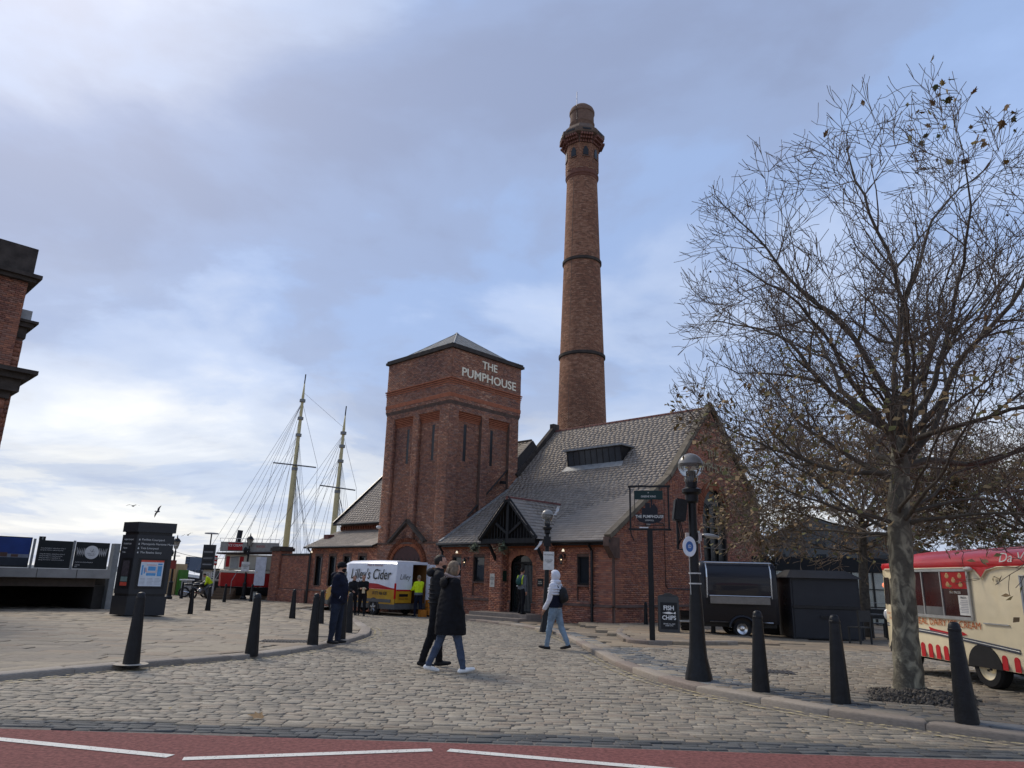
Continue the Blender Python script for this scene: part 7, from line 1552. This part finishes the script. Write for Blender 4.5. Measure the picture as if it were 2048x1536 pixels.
    for s in (-1,1):
        mb=MB();mb.ell(HT(0.050,s*0.018,0.004),(0.006*H,0.008*H,0.005*H),8,6);link('eye',mb.mesh('eye',True),m_eye,root)
    mb=MB();mb.ell(HT(0.050,0,-0.034),(0.006*H,0.013*H,0.004*H),8,6);link('mouth',mb.mesh('mouth',True),m_lip,root)
    return root,T,HT,hands
PEOPLE=[]
def finish_people():
    """turn the voxel-remeshed bodies into plain meshes with clothing zones and folds"""
    dg=bpy.context.evaluated_depsgraph_get()
    for o,root,prim,mats,hc,H,Rh,hands,vox,hem in PEOPLE:
        me=bpy.data.meshes.new_from_object(o.evaluated_get(dg));old=o.data;bpy.data.objects.remove(o);bpy.data.meshes.remove(old);me.name='body'
        n=len(me.vertices);co=np.empty(n*3);me.vertices.foreach_get('co',co);co=co.reshape(-1,3);no=np.empty(n*3);me.vertices.foreach_get('normal',no);no=no.reshape(-1,3)
        def zone(P):
            best=np.full(len(P),1e9);idx=np.zeros(len(P),int)
            for p0,p1,r0,r1,mi,fx in prim:
                a=np.array(p0);d=np.array(p1)-a;L2=max(d@d,1e-9);t=np.clip(((P-a)@d)/L2,0,1);q=P-(a+t[:,None]*d);q[:,0]/=fx;ds=np.linalg.norm(q,axis=1)-(r0+(r1-r0)*t);m=ds<best;best[m]=ds[m];idx[m]=mi
            hd=np.linalg.norm(P-np.array(hc)-np.array([0,0,-0.01*H]),axis=1)-0.066*H;m=(hd<best);idx[m]=0
            idx[(P[:,2]<hem)&(idx==1)]=2
            return idx
        zv=zone(co);w=(zv==1)|(zv==2)
        dsp=np.zeros(n)
        for i in np.nonzero(w)[0]:
            x,y,z=co[i];dsp[i]=0.010*mnoise.noise((x*11,y*11,z*6))+0.0075*mnoise.noise((x*15+5+z*8,y*15,z*26))
        co+=no*dsp[:,None];me.vertices.foreach_set('co',co.ravel())
        fc=np.empty(len(me.polygons)*3);me.polygons.foreach_get('center',fc);me.materials.clear()
        for m in mats: me.materials.append(m)
        me.polygons.foreach_set('material_index',zone(fc.reshape(-1,3)).astype(np.int32));me.polygons.foreach_set('use_smooth',[True]*len(me.polygons));me.update()
        # hands joined into the same body mesh
        mb=MB()
        for wri,df,s,show in [(*h,1) for h in hands]:
            side=df.cross(Vector((0,0,1)) if abs(df.z)<0.9 else Vector((1,0,0))).normalized();up=side.cross(df).normalized();hl=0.105*H
            mb.tube([wri-df*0.02,wri+df*0.01,wri+df*hl*0.28,wri+df*hl*0.5],[0.015*H,0.017*H,0.022*H,0.021*H],8)
            for k in range(4):
                b_=wri+df*hl*0.46+side*(k-1.5)*0.0105*H;l_=hl*(0.42,0.5,0.47,0.36)[k];c1=b_+df*l_*0.5-up*0.004*H;c2=c1+(df*0.8-up*0.6).normalized()*l_*0.5;mb.tube([b_,c1,c2],[0.0056*H,0.0052*H,0.0042*H],6)
            b_=wri+df*hl*0.12+side*s*0.017*H;mb.tube([b_,b_+(df*0.7+side*s*0.7).normalized()*hl*0.26,b_+(df*0.95+side*s*0.3).normalized()*hl*0.46],[0.0075*H,0.0065*H,0.005*H],6)
        if mb.v:
            hm=mb.mesh('hand',True);bm=bmesh.new();bm.from_mesh(me);bm.from_mesh(hm);bm.faces.ensure_lookup_table()
            for f in bm.faces[len(me.polygons):]: f.material_index=0;f.smooth=True
            bm.to_mesh(me);bm.free();bpy.data.meshes.remove(hm)
        link('body',me,None,root)
def gp(px,py,h=0.0):
    p=G(px,py,h);return (p.x,p.y,p.z)
f_blk=fabric('cloth_black',(0.012,0.012,0.014));f_blk2=fabric('cloth_coal',(0.020,0.020,0.022));f_nvy=fabric('cloth_navy',(0.010,0.012,0.024));f_dden=fabric('denim_dark',(0.022,0.028,0.045));f_den=fabric('denim_light',(0.20,0.27,0.34));f_wht=fabric('puffer_white',(0.66,0.67,0.72),0.08);f_shw=M('shoe_white',(0.80,0.79,0.76),0.6);f_shb=M('shoe_black',(0.015,0.015,0.016),0.6);f_gry=fabric('cloth_grey',(0.13,0.14,0.15));f_hiv=fabric('hivis_yellow',(0.62,0.80,0.02),0.1);f_hiv.node_tree.nodes['Principled BSDF'].inputs['Roughness'].default_value=0.6
# 1 woman in long black coat, walking right, slightly away
wy=R(26)
w,T,HT,_=person('woman in a long black coat and white trainers walking beside a man',gp(896,1346),wy,1.70,((-17,9),(16,4)),((4,3,28),(4,3,28)),(m_skin,f_blk,fabric('denim_blue',(0.06,0.08,0.125)),f_shw),bulk=1.12,voxel=0.014,hair='long',headlook=10,wr=1.08,pocket=True,
  coat=[(0.335,0.150,0.150,0.0),(0.42,0.148,0.143,0.0),(0.52,0.142,0.130,0.0),(0.62,0.134,0.116,0.0),(0.72,0.124,0.098,0.0),(0.79,0.095,0.078,0)])
m_scarf=M('scarf_grey_pink',(0.36,0.28,0.26),0.85,col2=(0.14,0.12,0.12),scale=22)
mb=MB()
for k in range(3):
    t=np.linspace(0,2*math.pi,22);mb.tube([T(0.0+0.058*math.cos(a)*(1+0.08*k),0.060*math.sin(a)*(1+0.08*k),0.838+0.011*k+0.010*math.sin(a*2+k)-0.012*math.cos(a)) for a in t],0.020,7)
link('scarf',mb.mesh('scarf',True),m_scarf,w);mb=MB();mb.tube([T(-0.05,0.055,0.85),T(-0.085,0.06,0.83),T(-0.095,0.055,0.79)],[0.02,0.022,0.012],7);link('scarf_end',mb.mesh('scarf_end',True),m_scarf,w)
mb=MB();mb.ell(T(-0.085,0,0.80),(0.05,0.13,0.09));link('coat_hood',mb.mesh('coat_hood',True),f_blk,w)
for q in (T(-0.093,-0.03,0.775),T(0.10,-0.06,0.47)):
    mb=MB();mb.ell(q,(0.012,0.012,0.015),8,6);link('coat_button',mb.mesh('coat_button',True),M('button_white',(0.7,0.7,0.68),0.4),w)
# 2 man beside her, behind
mn,T,HT,_=person('dark-haired bearded man in black jacket walking behind the woman',(gp(864,1338)[0],gp(864,1338)[1]+0.28,gp(864,1338)[2]),R(10),1.80,((9,6),(-10,8)),((0,4,30),(2,4,30)),(m_skin,f_blk2,f_blk,f_shb),bulk=1.26,voxel=0.015,hair='short',headlook=-8,beard=True,collar=True,pocket=True,wr=1.15)
mb=MB();mb.ell(T(-0.075,0,0.835),(0.075,0.12,0.075));link('jacket_hood',mb.mesh('jacket_hood',True),f_blk2,mn)
for z in (0.56,0.60,0.64,0.68,0.72):
    mb=MB();mb.tube([T(0.066*1.24*math.cos(a),0.104*1.24*math.sin(a),z) for a in np.linspace(0,6.283,24)],0.011,6);link('jacket_quilt',mb.mesh('jacket_quilt',True),f_blk2,mn)
# 3 man with beanie and mask, standing side-on to the right
bn,T,HT,_=person('man in black beanie, dark mask and navy coat standing by bollards',gp(669,1287,KH),R(-8),1.66,((3,4,3),(-3,2,3)),((-6,9,46),(-6,9,46)),(m_skin,f_nvy,f_dden,f_shb),bulk=1.38,voxel=0.015,hair='none',headlook=-6,collar=True,wr=1.3,pocket=True,coat=[(0.475,0.118,0.105,0.0),(0.56,0.122,0.112,0.005),(0.66,0.120,0.112,0.01),(0.74,0.11,0.10,0.005)])
mb=MB();mb.ell(HT(-0.006,0,0.020),(0.066*1.66,0.054*1.66,0.058*1.66),16,10);mb.lathe([(0.105,-0.02),(0.108,0.0),(0.105,0.03)],18,HT(-0.006,0,0.016));link('beanie',mb.mesh('beanie',True),f_blk,bn)
mb=MB();mb.ell(HT(0.030,0,-0.032),(0.034*1.66,0.040*1.66,0.032*1.66),12,8);link('face_mask',mb.mesh('face_mask',True),f_blk,bn)
mb=MB();mb.ell(T(-0.07,0,0.835),(0.08,0.13,0.07));link('coat_hood',mb.mesh('coat_hood',True),f_nvy,bn)
mb=MB();mb.tube([T(0.06,-0.125,0.545),T(0.075,-0.128,0.575)],0.006,5);link('zip_pull',mb.mesh('zip_pull',True),_mats['button_white'],bn)
# 4 walker in white hood, heading left and away
hw_,T,HT,hh=person('walker with white hooded puffer jacket and pale jeans, crossing left',gp(1110,1299),R(150),1.72,((13,5),(-14,10)),((8,4,26),(0,6,26)),(m_skin,f_wht,f_den,f_shb),bulk=1.2,voxel=0.014,hair='none',headlook=0,wr=1.12,collar=True)
mb=MB();mb.ell(HT(-0.008,0,0.004),(0.074*1.72,0.064*1.72,0.078*1.72),16,12);me_=mb.mesh('hood',True);bm=bmesh.new();bm.from_mesh(me_);bmesh.ops.delete(bm,geom=[v for v in bm.verts if (v.co-HT(0,0,0)).x>0.042*1.72],context='VERTS');bm.to_mesh(me_);bm.free();link('hood',me_,f_wht,hw_)
mb=MB();mb.tube([T(-0.002+0.046*math.cos(a),0.050*math.sin(a),0.858) for a in np.linspace(0,6.283,18)],0.048,8);link('hood_collar',mb.mesh('hood_collar',True),f_wht,hw_)
rings=[]
for z,k in ((0.525,1.0),(0.56,1.05),(0.62,1.05),(0.685,1.03)): rings.append([T(0.078*1.12*k*math.cos(a),0.112*1.1*k*math.sin(a),z) for a in np.linspace(0,6.283,25)[:-1]])
mb=MB();mb.loft(rings,cap=(False,False));link('navy_panel',mb.mesh('navy_panel',True),f_nvy,hw_)
for z in (0.70,0.735,0.77):
    mb=MB();mb.tube([T(0.071*1.24*math.cos(a),0.116*1.2*math.sin(a),z) for a in np.linspace(0,6.283,24)],0.016,6);link('jacket_quilt',mb.mesh('jacket_quilt',True),f_wht,hw_)
bpk=empty('backpack',hw_.location,hw_.rotation_euler.z,'black backpack on the white hooded walker','backpack')
mb=MB();mb.ell(T(-0.115,0,0.685),(0.095,0.13,0.185),14,10);mb.build('bag',M('backpack_black',(0.012,0.012,0.013),0.6,bump=0.3,bscale=15),bpk,smooth=True);mb=MB();mb.ell(T(-0.155,0,0.655),(0.055,0.10,0.10),12,8);mb.build('front_pocket',_mats['backpack_black'],bpk,smooth=True)
for s in (-1,1):
    mb=MB();mb.tube([T(-0.075,s*0.05,0.775),T(-0.02,s*0.065,0.845),T(0.055,s*0.075,0.80),T(0.085,s*0.08,0.70),T(-0.02,s*0.115,0.62)],0.014,6);mb.build('strap',_mats['backpack_black'],bpk)
# 5 person at the pub door, seen from behind
dl=P0+Matrix.Rotation(RZ,3,'Z')@Vector((-3.85,-1.05,0));dpos=(dl.x,dl.y,0.04)
dp_,T,HT,_=person('person in dark clothes entering the pub door, seen from behind',dpos,R(46),1.80,((14,30),(-4,2)),((20,6,40),(-6,8,20)),(m_skin,f_gry,f_blk,f_shb),bulk=1.1,voxel=0.02,hair='short',headlook=0)
bp2=empty('backpack',dp_.location,dp_.rotation_euler.z,'teal backpack with yellow straps on the person at the pub door','backpack')
mb=MB();mb.ell(T(-0.10,0,0.70),(0.09,0.14,0.17),12,8);mb.build('bag',M('backpack_teal',(0.015,0.07,0.065),0.6),bp2,smooth=True)
for s in (-1,1):
    mb=MB();mb.tube([T(-0.075,s*0.075,0.64),T(-0.082,s*0.08,0.74),T(-0.04,s*0.08,0.83),T(0.03,s*0.08,0.83)],0.02,6);mb.build('strap',f_hiv,bp2)
mb=MB();mb.ell(T(-0.155,0,0.60),(0.02,0.03,0.02));mb.build('buckle',_mats['button_white'],bp2)
# 6 delivery worker in yellow vest at the van's open door
q=cvw(-1.25,0.0,0);hv,T,HT,_=person('delivery worker in yellow vest at the open back of the van',(q.x,q.y,-0.36),R(128),1.80,((6,6),(-6,4)),((30,8,50),(30,8,50)),(m_skin,f_hiv,f_nvy,f_shb),bulk=1.18,voxel=0.02,hair='short',hairmat=m_hairl)
rings=[[T(0.069*1.22*math.cos(a),0.10*1.22*math.sin(a),z) for a in np.linspace(0,6.283,21)[:-1]] for z in (0.515,0.575)];mb=MB();mb.loft(rings,cap=(False,False));link('grey_hem',mb.mesh('grey_hem',True),f_gry,hv)
for s,hd_ in zip((1,-1),_): pass
# 7 young man in black holding a paper bag
yg,T,HT,hh=person('young man in black looking at a paper bag beside the van',gp(722,1232),R(-78),1.76,((14,10),(-14,14)),((18,4,78),(16,4,82)),(m_skin,f_blk,f_blk,f_shb),bulk=1.05,voxel=0.02,hair='short',headlook=0,head=(0.012,0))
pb=empty('paper_bag',yg.location,yg.rotation_euler.z,'pale folded paper bag held by the young man in black','paper bag');mb=MB();mb.box(T(0.205,0.01,0.62),(0.05,0.13,0.26));mb.build('bag',M('bag_paper',(0.60,0.50,0.33),0.8),pb,bevel=0.01)
# 8 companion partly behind the beanie man
person('young man with dark hair walking between the beanie man and the van',gp(703,1230),R(-60),1.72,((12,8),(-12,12)),((4,6,30),(14,6,60)),(m_skin,f_blk2,f_blk,f_shb),bulk=1.15,voxel=0.02,hair='short',collar=True)
# 9 crouching worker far left, 10 dark pair beyond the wall
fw_,T,HT,_=person('worker in a yellow vest bending over near the motorbikes',gp(419,1197,KH),R(200),1.72,((55,80),(30,50)),((40,10,30),(40,10,30)),(m_skin,f_hiv,f_gry,f_shb),bulk=1.2,voxel=0.025,hair='short',lean=38)
person('person in dark coat at the end of the brick wall, the right one',gp(537,1196,KH),R(95),1.72,((16,8),(-14,10)),((8,6,20),(-8,6,20)),(m_skin,f_blk,f_blk2,f_shw),bulk=1.2,voxel=0.025,hair='short',collar=True)
person('person in charcoal coat at the end of the brick wall, the left one',gp(528,1195,KH),R(80),1.66,((-12,8),(14,10)),((8,6,20),(-8,6,20)),(m_skin,f_gry,f_nvy,f_shb),bulk=1.15,voxel=0.025,hair='long',collar=True)
finish_people()
# ================================================================ TREES
m_bark=M('bark_dark',(0.085,0.072,0.056),0.9,var=0.4,scale=12,bump=0.5,bscale=60);m_twig=M('twig_bark',(0.115,0.09,0.07),0.9,var=0.35,scale=5)
def plane_bark():
    m=M('plane_bark',(0.10,0.088,0.065),0.85,var=0.3,scale=10,bump=0.5,bscale=40);nt=m.node_tree;b=nt.nodes['Principled BSDF'];src=b.inputs['Base Color'].links[0].from_socket
    tc=nt.nodes.new('ShaderNodeTexCoord');mp=nt.nodes.new('ShaderNodeMapping');mp.inputs['Scale'].default_value=(1,1,0.6);nt.links.new(tc.outputs['Object'],mp.inputs[0])
    vo=nt.nodes.new('ShaderNodeTexNoise');vo.inputs['Scale'].default_value=6.5;vo.inputs['Detail'].default_value=2.5;vo.inputs['Distortion'].default_value=1.2;nt.links.new(mp.outputs[0],vo.inputs['Vector'])
    rp=nt.nodes.new('ShaderNodeValToRGB');rp.color_ramp.interpolation='LINEAR';rp.color_ramp.elements[0].position=0.46;rp.color_ramp.elements[0].color=(0,0,0,1);rp.color_ramp.elements[1].position=0.64;rp.color_ramp.elements[1].color=(1,1,1,1);nt.links.new(vo.outputs[0],rp.inputs[0])
    mx=nt.nodes.new('ShaderNodeMix');mx.data_type='RGBA';nt.links.new(rp.outputs[0],mx.inputs[0]);nt.links.new(src,mx.inputs[6]);mx.inputs[7].default_value=(0.30,0.27,0.19,1);nt.links.new(mx.outputs[2],b.inputs['Base Color']);return m
m_pbark=plane_bark()
class Twigs:
    """tubes of many branches gathered straight into arrays"""
    def __init__(s): s.V=[];s.F=[];s.n=0
    def tube(s,pts,rad,seg):
        P=np.array([tuple(p) for p in pts]);n=len(P);D=np.gradient(P,axis=0);D/=np.linalg.norm(D,axis=1)[:,None]+1e-9
        up=np.array([0.3,0.2,0.93]);a=np.cross(D,up);a/=np.linalg.norm(a,axis=1)[:,None]+1e-9;b=np.cross(D,a);t=np.arange(seg)*2*math.pi/seg
        W=P[:,None,:]+(a[:,None,:]*np.cos(t)[None,:,None]+b[:,None,:]*np.sin(t)[None,:,None])*np.array(rad)[:,None,None]
        s.V.append(W.reshape(-1,3));i=np.arange(n-1)[:,None]*seg;k=np.arange(seg)[None,:];k2=(k+1)%seg
        s.F.append((np.stack([i+k,i+k2,i+seg+k2,i+seg+k],-1).reshape(-1,4))+s.n);s.n+=n*seg
    def mesh(s,name):
        me=np_mesh(name,np.vstack(s.V),np.vstack(s.F));me.polygons.foreach_set('use_smooth',[True]*len(me.polygons));return me
def rv(sd): return Vector((random.gauss(0,sd),random.gauss(0,sd),random.gauss(0,sd)))
def leaf_mesh(name,mat):
    out=[];ang=[90,60,48,28,10,-20,-60,-90,-120,-160,170,152,132,120];rr=[1.0,0.55,0.85,0.45,0.8,0.4,0.45,0.35,0.45,0.4,0.8,0.45,0.85,0.55]
    V=[(0,0,0)]+[(r*math.cos(R(a)),r*math.sin(R(a))+0.1,0.22*abs(r*math.cos(R(a)))-0.1*r*r) for a,r in zip(ang,rr)];n=len(ang)
    mb=MB();mb.add(V,[(0,1+i,1+(i+1)%n) for i in range(n)]);me=mb.mesh(name,fix=False);me.materials.append(mat);return me
LM=[M('leaf_olive',(0.055,0.065,0.018),0.6,var=0.3,scale=3),M('leaf_brown',(0.11,0.06,0.022),0.7,var=0.3,scale=3),M('leaf_tan',(0.20,0.12,0.05),0.7,var=0.3,scale=3),M('leaf_ochre',(0.22,0.15,0.03),0.7,var=0.3,scale=3)]
def grow_tree(name,base,label,trunk_pts,trunk_r,limbs,env,seed,nsub=(9,8,6),minr=0.0045,dens=1.0,leaves=60,leafstuff=0,leafzone=None,balls=50,bark=None,twmat=None,rmul=1.0,leafsize=0.075,droop=0.0,leafmats=(0,1,2,3)):
    random.seed(seed);root=empty(name,base,0,label,'tree')
    trunk=Twigs();P=[Vector(p) for p in trunk_pts]
    fine=[];n=len(P)
    for i in range(n-1):
        for k in range(5): fine.append((P[i].lerp(P[i+1],k/5),trunk_r[i]+(trunk_r[i+1]-trunk_r[i])*k/5))
    fine.append((P[-1],trunk_r[-1]))
    trunk.tube([p+rv(0.006) for p,r in fine],[r*random.uniform(0.97,1.03) for p,r in fine],18)
    tm_=trunk.mesh('trunk')
    link('trunk',tm_,bark or m_pbark,root)
    big=Twigs();sm=Twigs();tips=[];pts_l=[]
    c,rad=Vector(env[0]),Vector(env[1])
    def inside(p,k=1.0):
        q=p-c;return (q.x/rad.x)**2+(q.y/rad.y)**2+(q.z/rad.z)**2<k
    def branch(p,d,L,r,lv):
        seg=max(3,int(L/(0.28 if lv<3 else 0.14 if lv<4 else 0.1)));st=L/seg;pts=[p.copy()];rs=[r];dirs=[d.copy()]
        wob=(0.09,0.14,0.17,0.19,0.19)[min(lv,4)]
        for k in range(seg):
            d=(d+rv(wob)+Vector((0,0,(0.05,0.015,0.045,0.07,0.07)[min(lv,4)]-droop*(0.5 if lv>1 else 0)))).normalized();p=p+d*st
            if not inside(p) and lv>0 and k>1: break
            pts.append(p.copy());rs.append(max(minr,r*(1-0.78*(k+1)/seg)));dirs.append(d.copy())
        m_=len(pts)-1;rs=[max(minr,r*(1-0.9*(k/max(m_,1))**0.8)) for k in range(m_+1)]
        (big if lv<=2 and r>0.016 else sm).tube(pts,rs,(10,8,6,4,3)[min(lv,4)] if r>0.012 else 3)
        if lv>=3: tips.append((pts[-1],dirs[-1]))
        if lv<4:
            nn=nsub[min(lv-1,len(nsub)-1)]*dens*(L/(3.6,1.7,0.85)[min(lv-1,2)])
            cnt=int(nn)+(random.random()<nn%1)
            for j in range(cnt):
                f=random.uniform(0.15 if lv>1 else 0.22,1.0)**0.85;i=min(int(f*(len(pts)-1)),len(pts)-1)
                if i<1: continue
                dd=dirs[i];ax=dd.orthogonal().normalized();ax=Matrix.Rotation(random.uniform(0,6.283),3,dd)@ax
                a=R(random.uniform(32,64));nd=(dd*math.cos(a)+ax*math.sin(a)+Vector((0,0,0.12-droop))).normalized()
                LL={1:random.uniform(1.1,2.3),2:random.uniform(0.55,1.15),3:random.uniform(0.22,0.6)}[lv]*(1.15-0.45*f)*rmul
                branch(pts[i],nd,LL,max(minr,rs[i]*random.uniform(0.5,0.72)),lv+1)
    for f,az,el,L,r in limbs:
        i=min(int(f*(len(fine)-1)),len(fine)-1);p=fine[i][0]
        d=Vector((math.cos(R(az))*math.cos(R(el)),math.sin(R(az))*math.cos(R(el)),math.sin(R(el))));branch(p,d,L,r,1)
    me=big.mesh('limbs');link('limbs',me,bark and m_bark or m_bark,root)
    crown=link('crown',sm.mesh('crown'),twmat or m_twig,root);crown['kind']='stuff'
    random.shuffle(tips)
    lm=[leaf_mesh('leaf',LM[k]) for k in leafmats]
    up=sorted(tips,key=lambda t:-t[0].z-random.uniform(0,2.5))[:leaves]
    for p,d in up:
        o=bpy.data.objects.new('leaf',random.choice(lm));COL.objects.link(o);o.parent=crown;s=random.uniform(0.05,0.125);o.location=p+rv(0.02);o.rotation_euler=(random.uniform(0,6),random.uniform(-1,1),random.uniform(0,6));o.scale=(s,s,s)
    if leafstuff:
        V=[];F=[];T=[];zs=[t for t in tips if (leafzone is None or leafzone(t[0]))] or tips
        pal=[(0.16,0.125,0.045),(0.19,0.12,0.055),(0.26,0.18,0.085),(0.13,0.12,0.04),(0.23,0.15,0.07)]
        for k in range(leafstuff):
            p,d=random.choice(zs);p=p+rv(0.10);u=rv(1).normalized();w=u.orthogonal().normalized();s=leafsize*random.uniform(0.6,1.3);b_=len(V);n_=u.cross(w)
            V+=[p-u*s,p+w*s*0.7+n_*s*0.2,p+u*s,p-w*s*0.7+n_*s*0.2];F.append((b_,b_+1,b_+2,b_+3));T+=[random.choice(pal)]*4
        me=np_mesh('foliage',np.array([tuple(v) for v in V]),np.array(F),np.array(T));me.materials.append(M('dry_leaves',tint=True,rough=0.75,var=0.3,scale=4));o=link('foliage',me,None,root);o['kind']='stuff'
    if balls:
        mb=MB()
        for p,d in tips[:balls]:
            q=p+Vector((0,0,-0.06));mb.ell(q,0.016,6,5)
        o=mb.build('seed_balls',m_bark,root,smooth=True);o['kind']='stuff'
    return root
tb0=G(1818,1388,KH);tb0.z-=0.03
L_=[]
random.seed(11)
for k in range(9): L_.append((random.uniform(0.60,0.76),40*k+random.uniform(-12,12),random.uniform(4,22),random.uniform(2.9,3.8),random.uniform(0.026,0.036)))
for k in range(9): L_.append((random.uniform(0.78,0.92),40*k+20+random.uniform(-14,14),random.uniform(22,42),random.uniform(4.0,5.0),random.uniform(0.045,0.06)))
for k in range(7): L_.append((random.uniform(0.93,1.0),51*k+random.uniform(-14,14),random.uniform(42,62),random.uniform(4.8,5.6),random.uniform(0.052,0.07)))
for k in range(2): L_.append((1.0,180*k+40,random.uniform(70,80),5.6,0.06))
grow_tree('plane_tree',tb0,'nearly bare plane tree with mottled trunk in front of the ice cream van',[(0,0,-0.05),(0.02,0,0.2),(0.06,0.02,0.9),(0.11,0.03,1.7),(0.16,0.03,2.4),(0.24,0.02,3.1),(0.30,0.05,3.6)],[0.25,0.185,0.163,0.155,0.15,0.13,0.07],L_,((1.0,0.2,5.1),(4.05,3.3,4.5)),21,nsub=(9.5,7,4.3),minr=0.0044,leaves=60,leafstuff=1500,leafzone=lambda p:p.z<4.3 and p.x<1.5,balls=90,leafsize=0.05,droop=0.012)
LB=[(f,az+random.uniform(-15,15),el,L,r) for f,az,el,L,r in L_ if el<70]
m_tw2=M('twig_bark_far',(0.24,0.185,0.14),0.9,var=0.3,scale=4)
grow_tree('plane_tree',Vector((12.1,25.2,gz(25.2)+KH)),'smaller leafy brown tree growing behind the charcoal kiosk',[(0,0,0),(0.05,0,1.2),(0.1,0,2.4),(0.2,0,3.4),(0.2,0,4.2)],[0.2,0.16,0.14,0.12,0.08],[(f,az,max(2,el-8),L*1.3,r*0.9) for f,az,el,L,r in LB],((-0.9,0,4.7),(5.6,4.2,3.5)),5,nsub=(9,7,4.5),minr=0.009,leaves=0,leafstuff=6500,balls=0,bark=m_bark,twmat=m_tw2,leafsize=0.08,droop=0.03,leafzone=lambda p:2.4<p.z<6.6)
grow_tree('plane_tree',Vector((17.8,24.5,gz(24.5)+KH)),'brown leafed tree beyond the ice cream van roof',[(0,0,0),(0.0,0,1.2),(0.1,0,2.4),(0.0,0,3.4),(0.1,0,4.2)],[0.2,0.16,0.14,0.12,0.08],[(f,az+40,max(2,el-8),L*1.2,r*0.9) for f,az,el,L,r in LB],((0,0,4.8),(5.0,4.2,3.5)),9,nsub=(8,6,4.0),minr=0.009,leaves=0,leafstuff=7000,balls=0,bark=m_bark,twmat=m_tw2,leafsize=0.085,droop=0.04,leafzone=lambda p:p.z<6.0)
# ================================================================ SMALL THINGS
random.seed(3)
m_gull=M('gull_grey',(0.10,0.10,0.11),0.7,var=0.2)
def gull(px,py,y,span,rz,roll,label):
    p=AT(px,py,y);e=empty('gull',p,rz,label,'bird','gulls over the quay');mb=MB();mb.ell((0,0,0),(0.17*span,0.05*span,0.05*span));mb.build('body',m_gull,e,smooth=True)
    for s in (-1,1):
        mb=MB();mb.loft([[Vector((0.09*span*k,s*y_*span,z*span)),Vector((-0.09*span*k,s*y_*span,z*span))] for y_,z,k in ((0.03,0.02,1),(0.22,0.10,0.9),(0.40,0.06,0.6),(0.52,0.0,0.15))],cap=(False,False),closed=False);mb.build('wing',m_gull,e)
    mb=MB();mb.add([(-0.15*span,-0.03*span,0),(-0.15*span,0.03*span,0),(-0.26*span,0.05*span,0),(-0.26*span,-0.05*span,0)],[(0,1,2,3)]);mb.build('tail',m_gull,e);e.rotation_euler=(roll,0,rz)
gull(266,1012,40,0.75,R(90),R(0),'leftmost gull gliding with flat wings above the totem');gull(316,1023,40,0.75,R(60),R(-55),'gull banking steeply right of the totem top');gull(376,1070,45,0.8,R(100),R(-18),'lowest gull, near the sagging cable')
lf_=[leaf_mesh('fallen_leaf',m) for m in (LM[2],LM[3])]
def fallen(px,py,h,s,label,k):
    p=G(px,py,h);o=bpy.data.objects.new('fallen_leaf',lf_[k]);COL.objects.link(o);o.location=(p.x,p.y,p.z+0.018);o.rotation_euler=(R(12),R(-8),random.uniform(0,6));o.scale=(s,s,s);tag(o,label,'leaf','fallen leaves')
fallen(519,1438,0,0.13,'large tan fallen leaf on the setts near the red lane, left of centre',0);fallen(1608,1464,0,0.055,'small yellow fallen leaf on the setts near the right kerb',1)
fallen(905,1312,0,0.05,'small pale fallen leaf on the setts right of the woman\'s legs',0);fallen(1046,1332,0,0.05,'brown fallen leaf on the road right of the white trainers',0);fallen(100,1449,0,0.035,'tiny leaf at the left end of the dark gutter stones',1);fallen(340,1420,0,0.03,'tiny pale leaf on the setts below the leaning bollard',1)
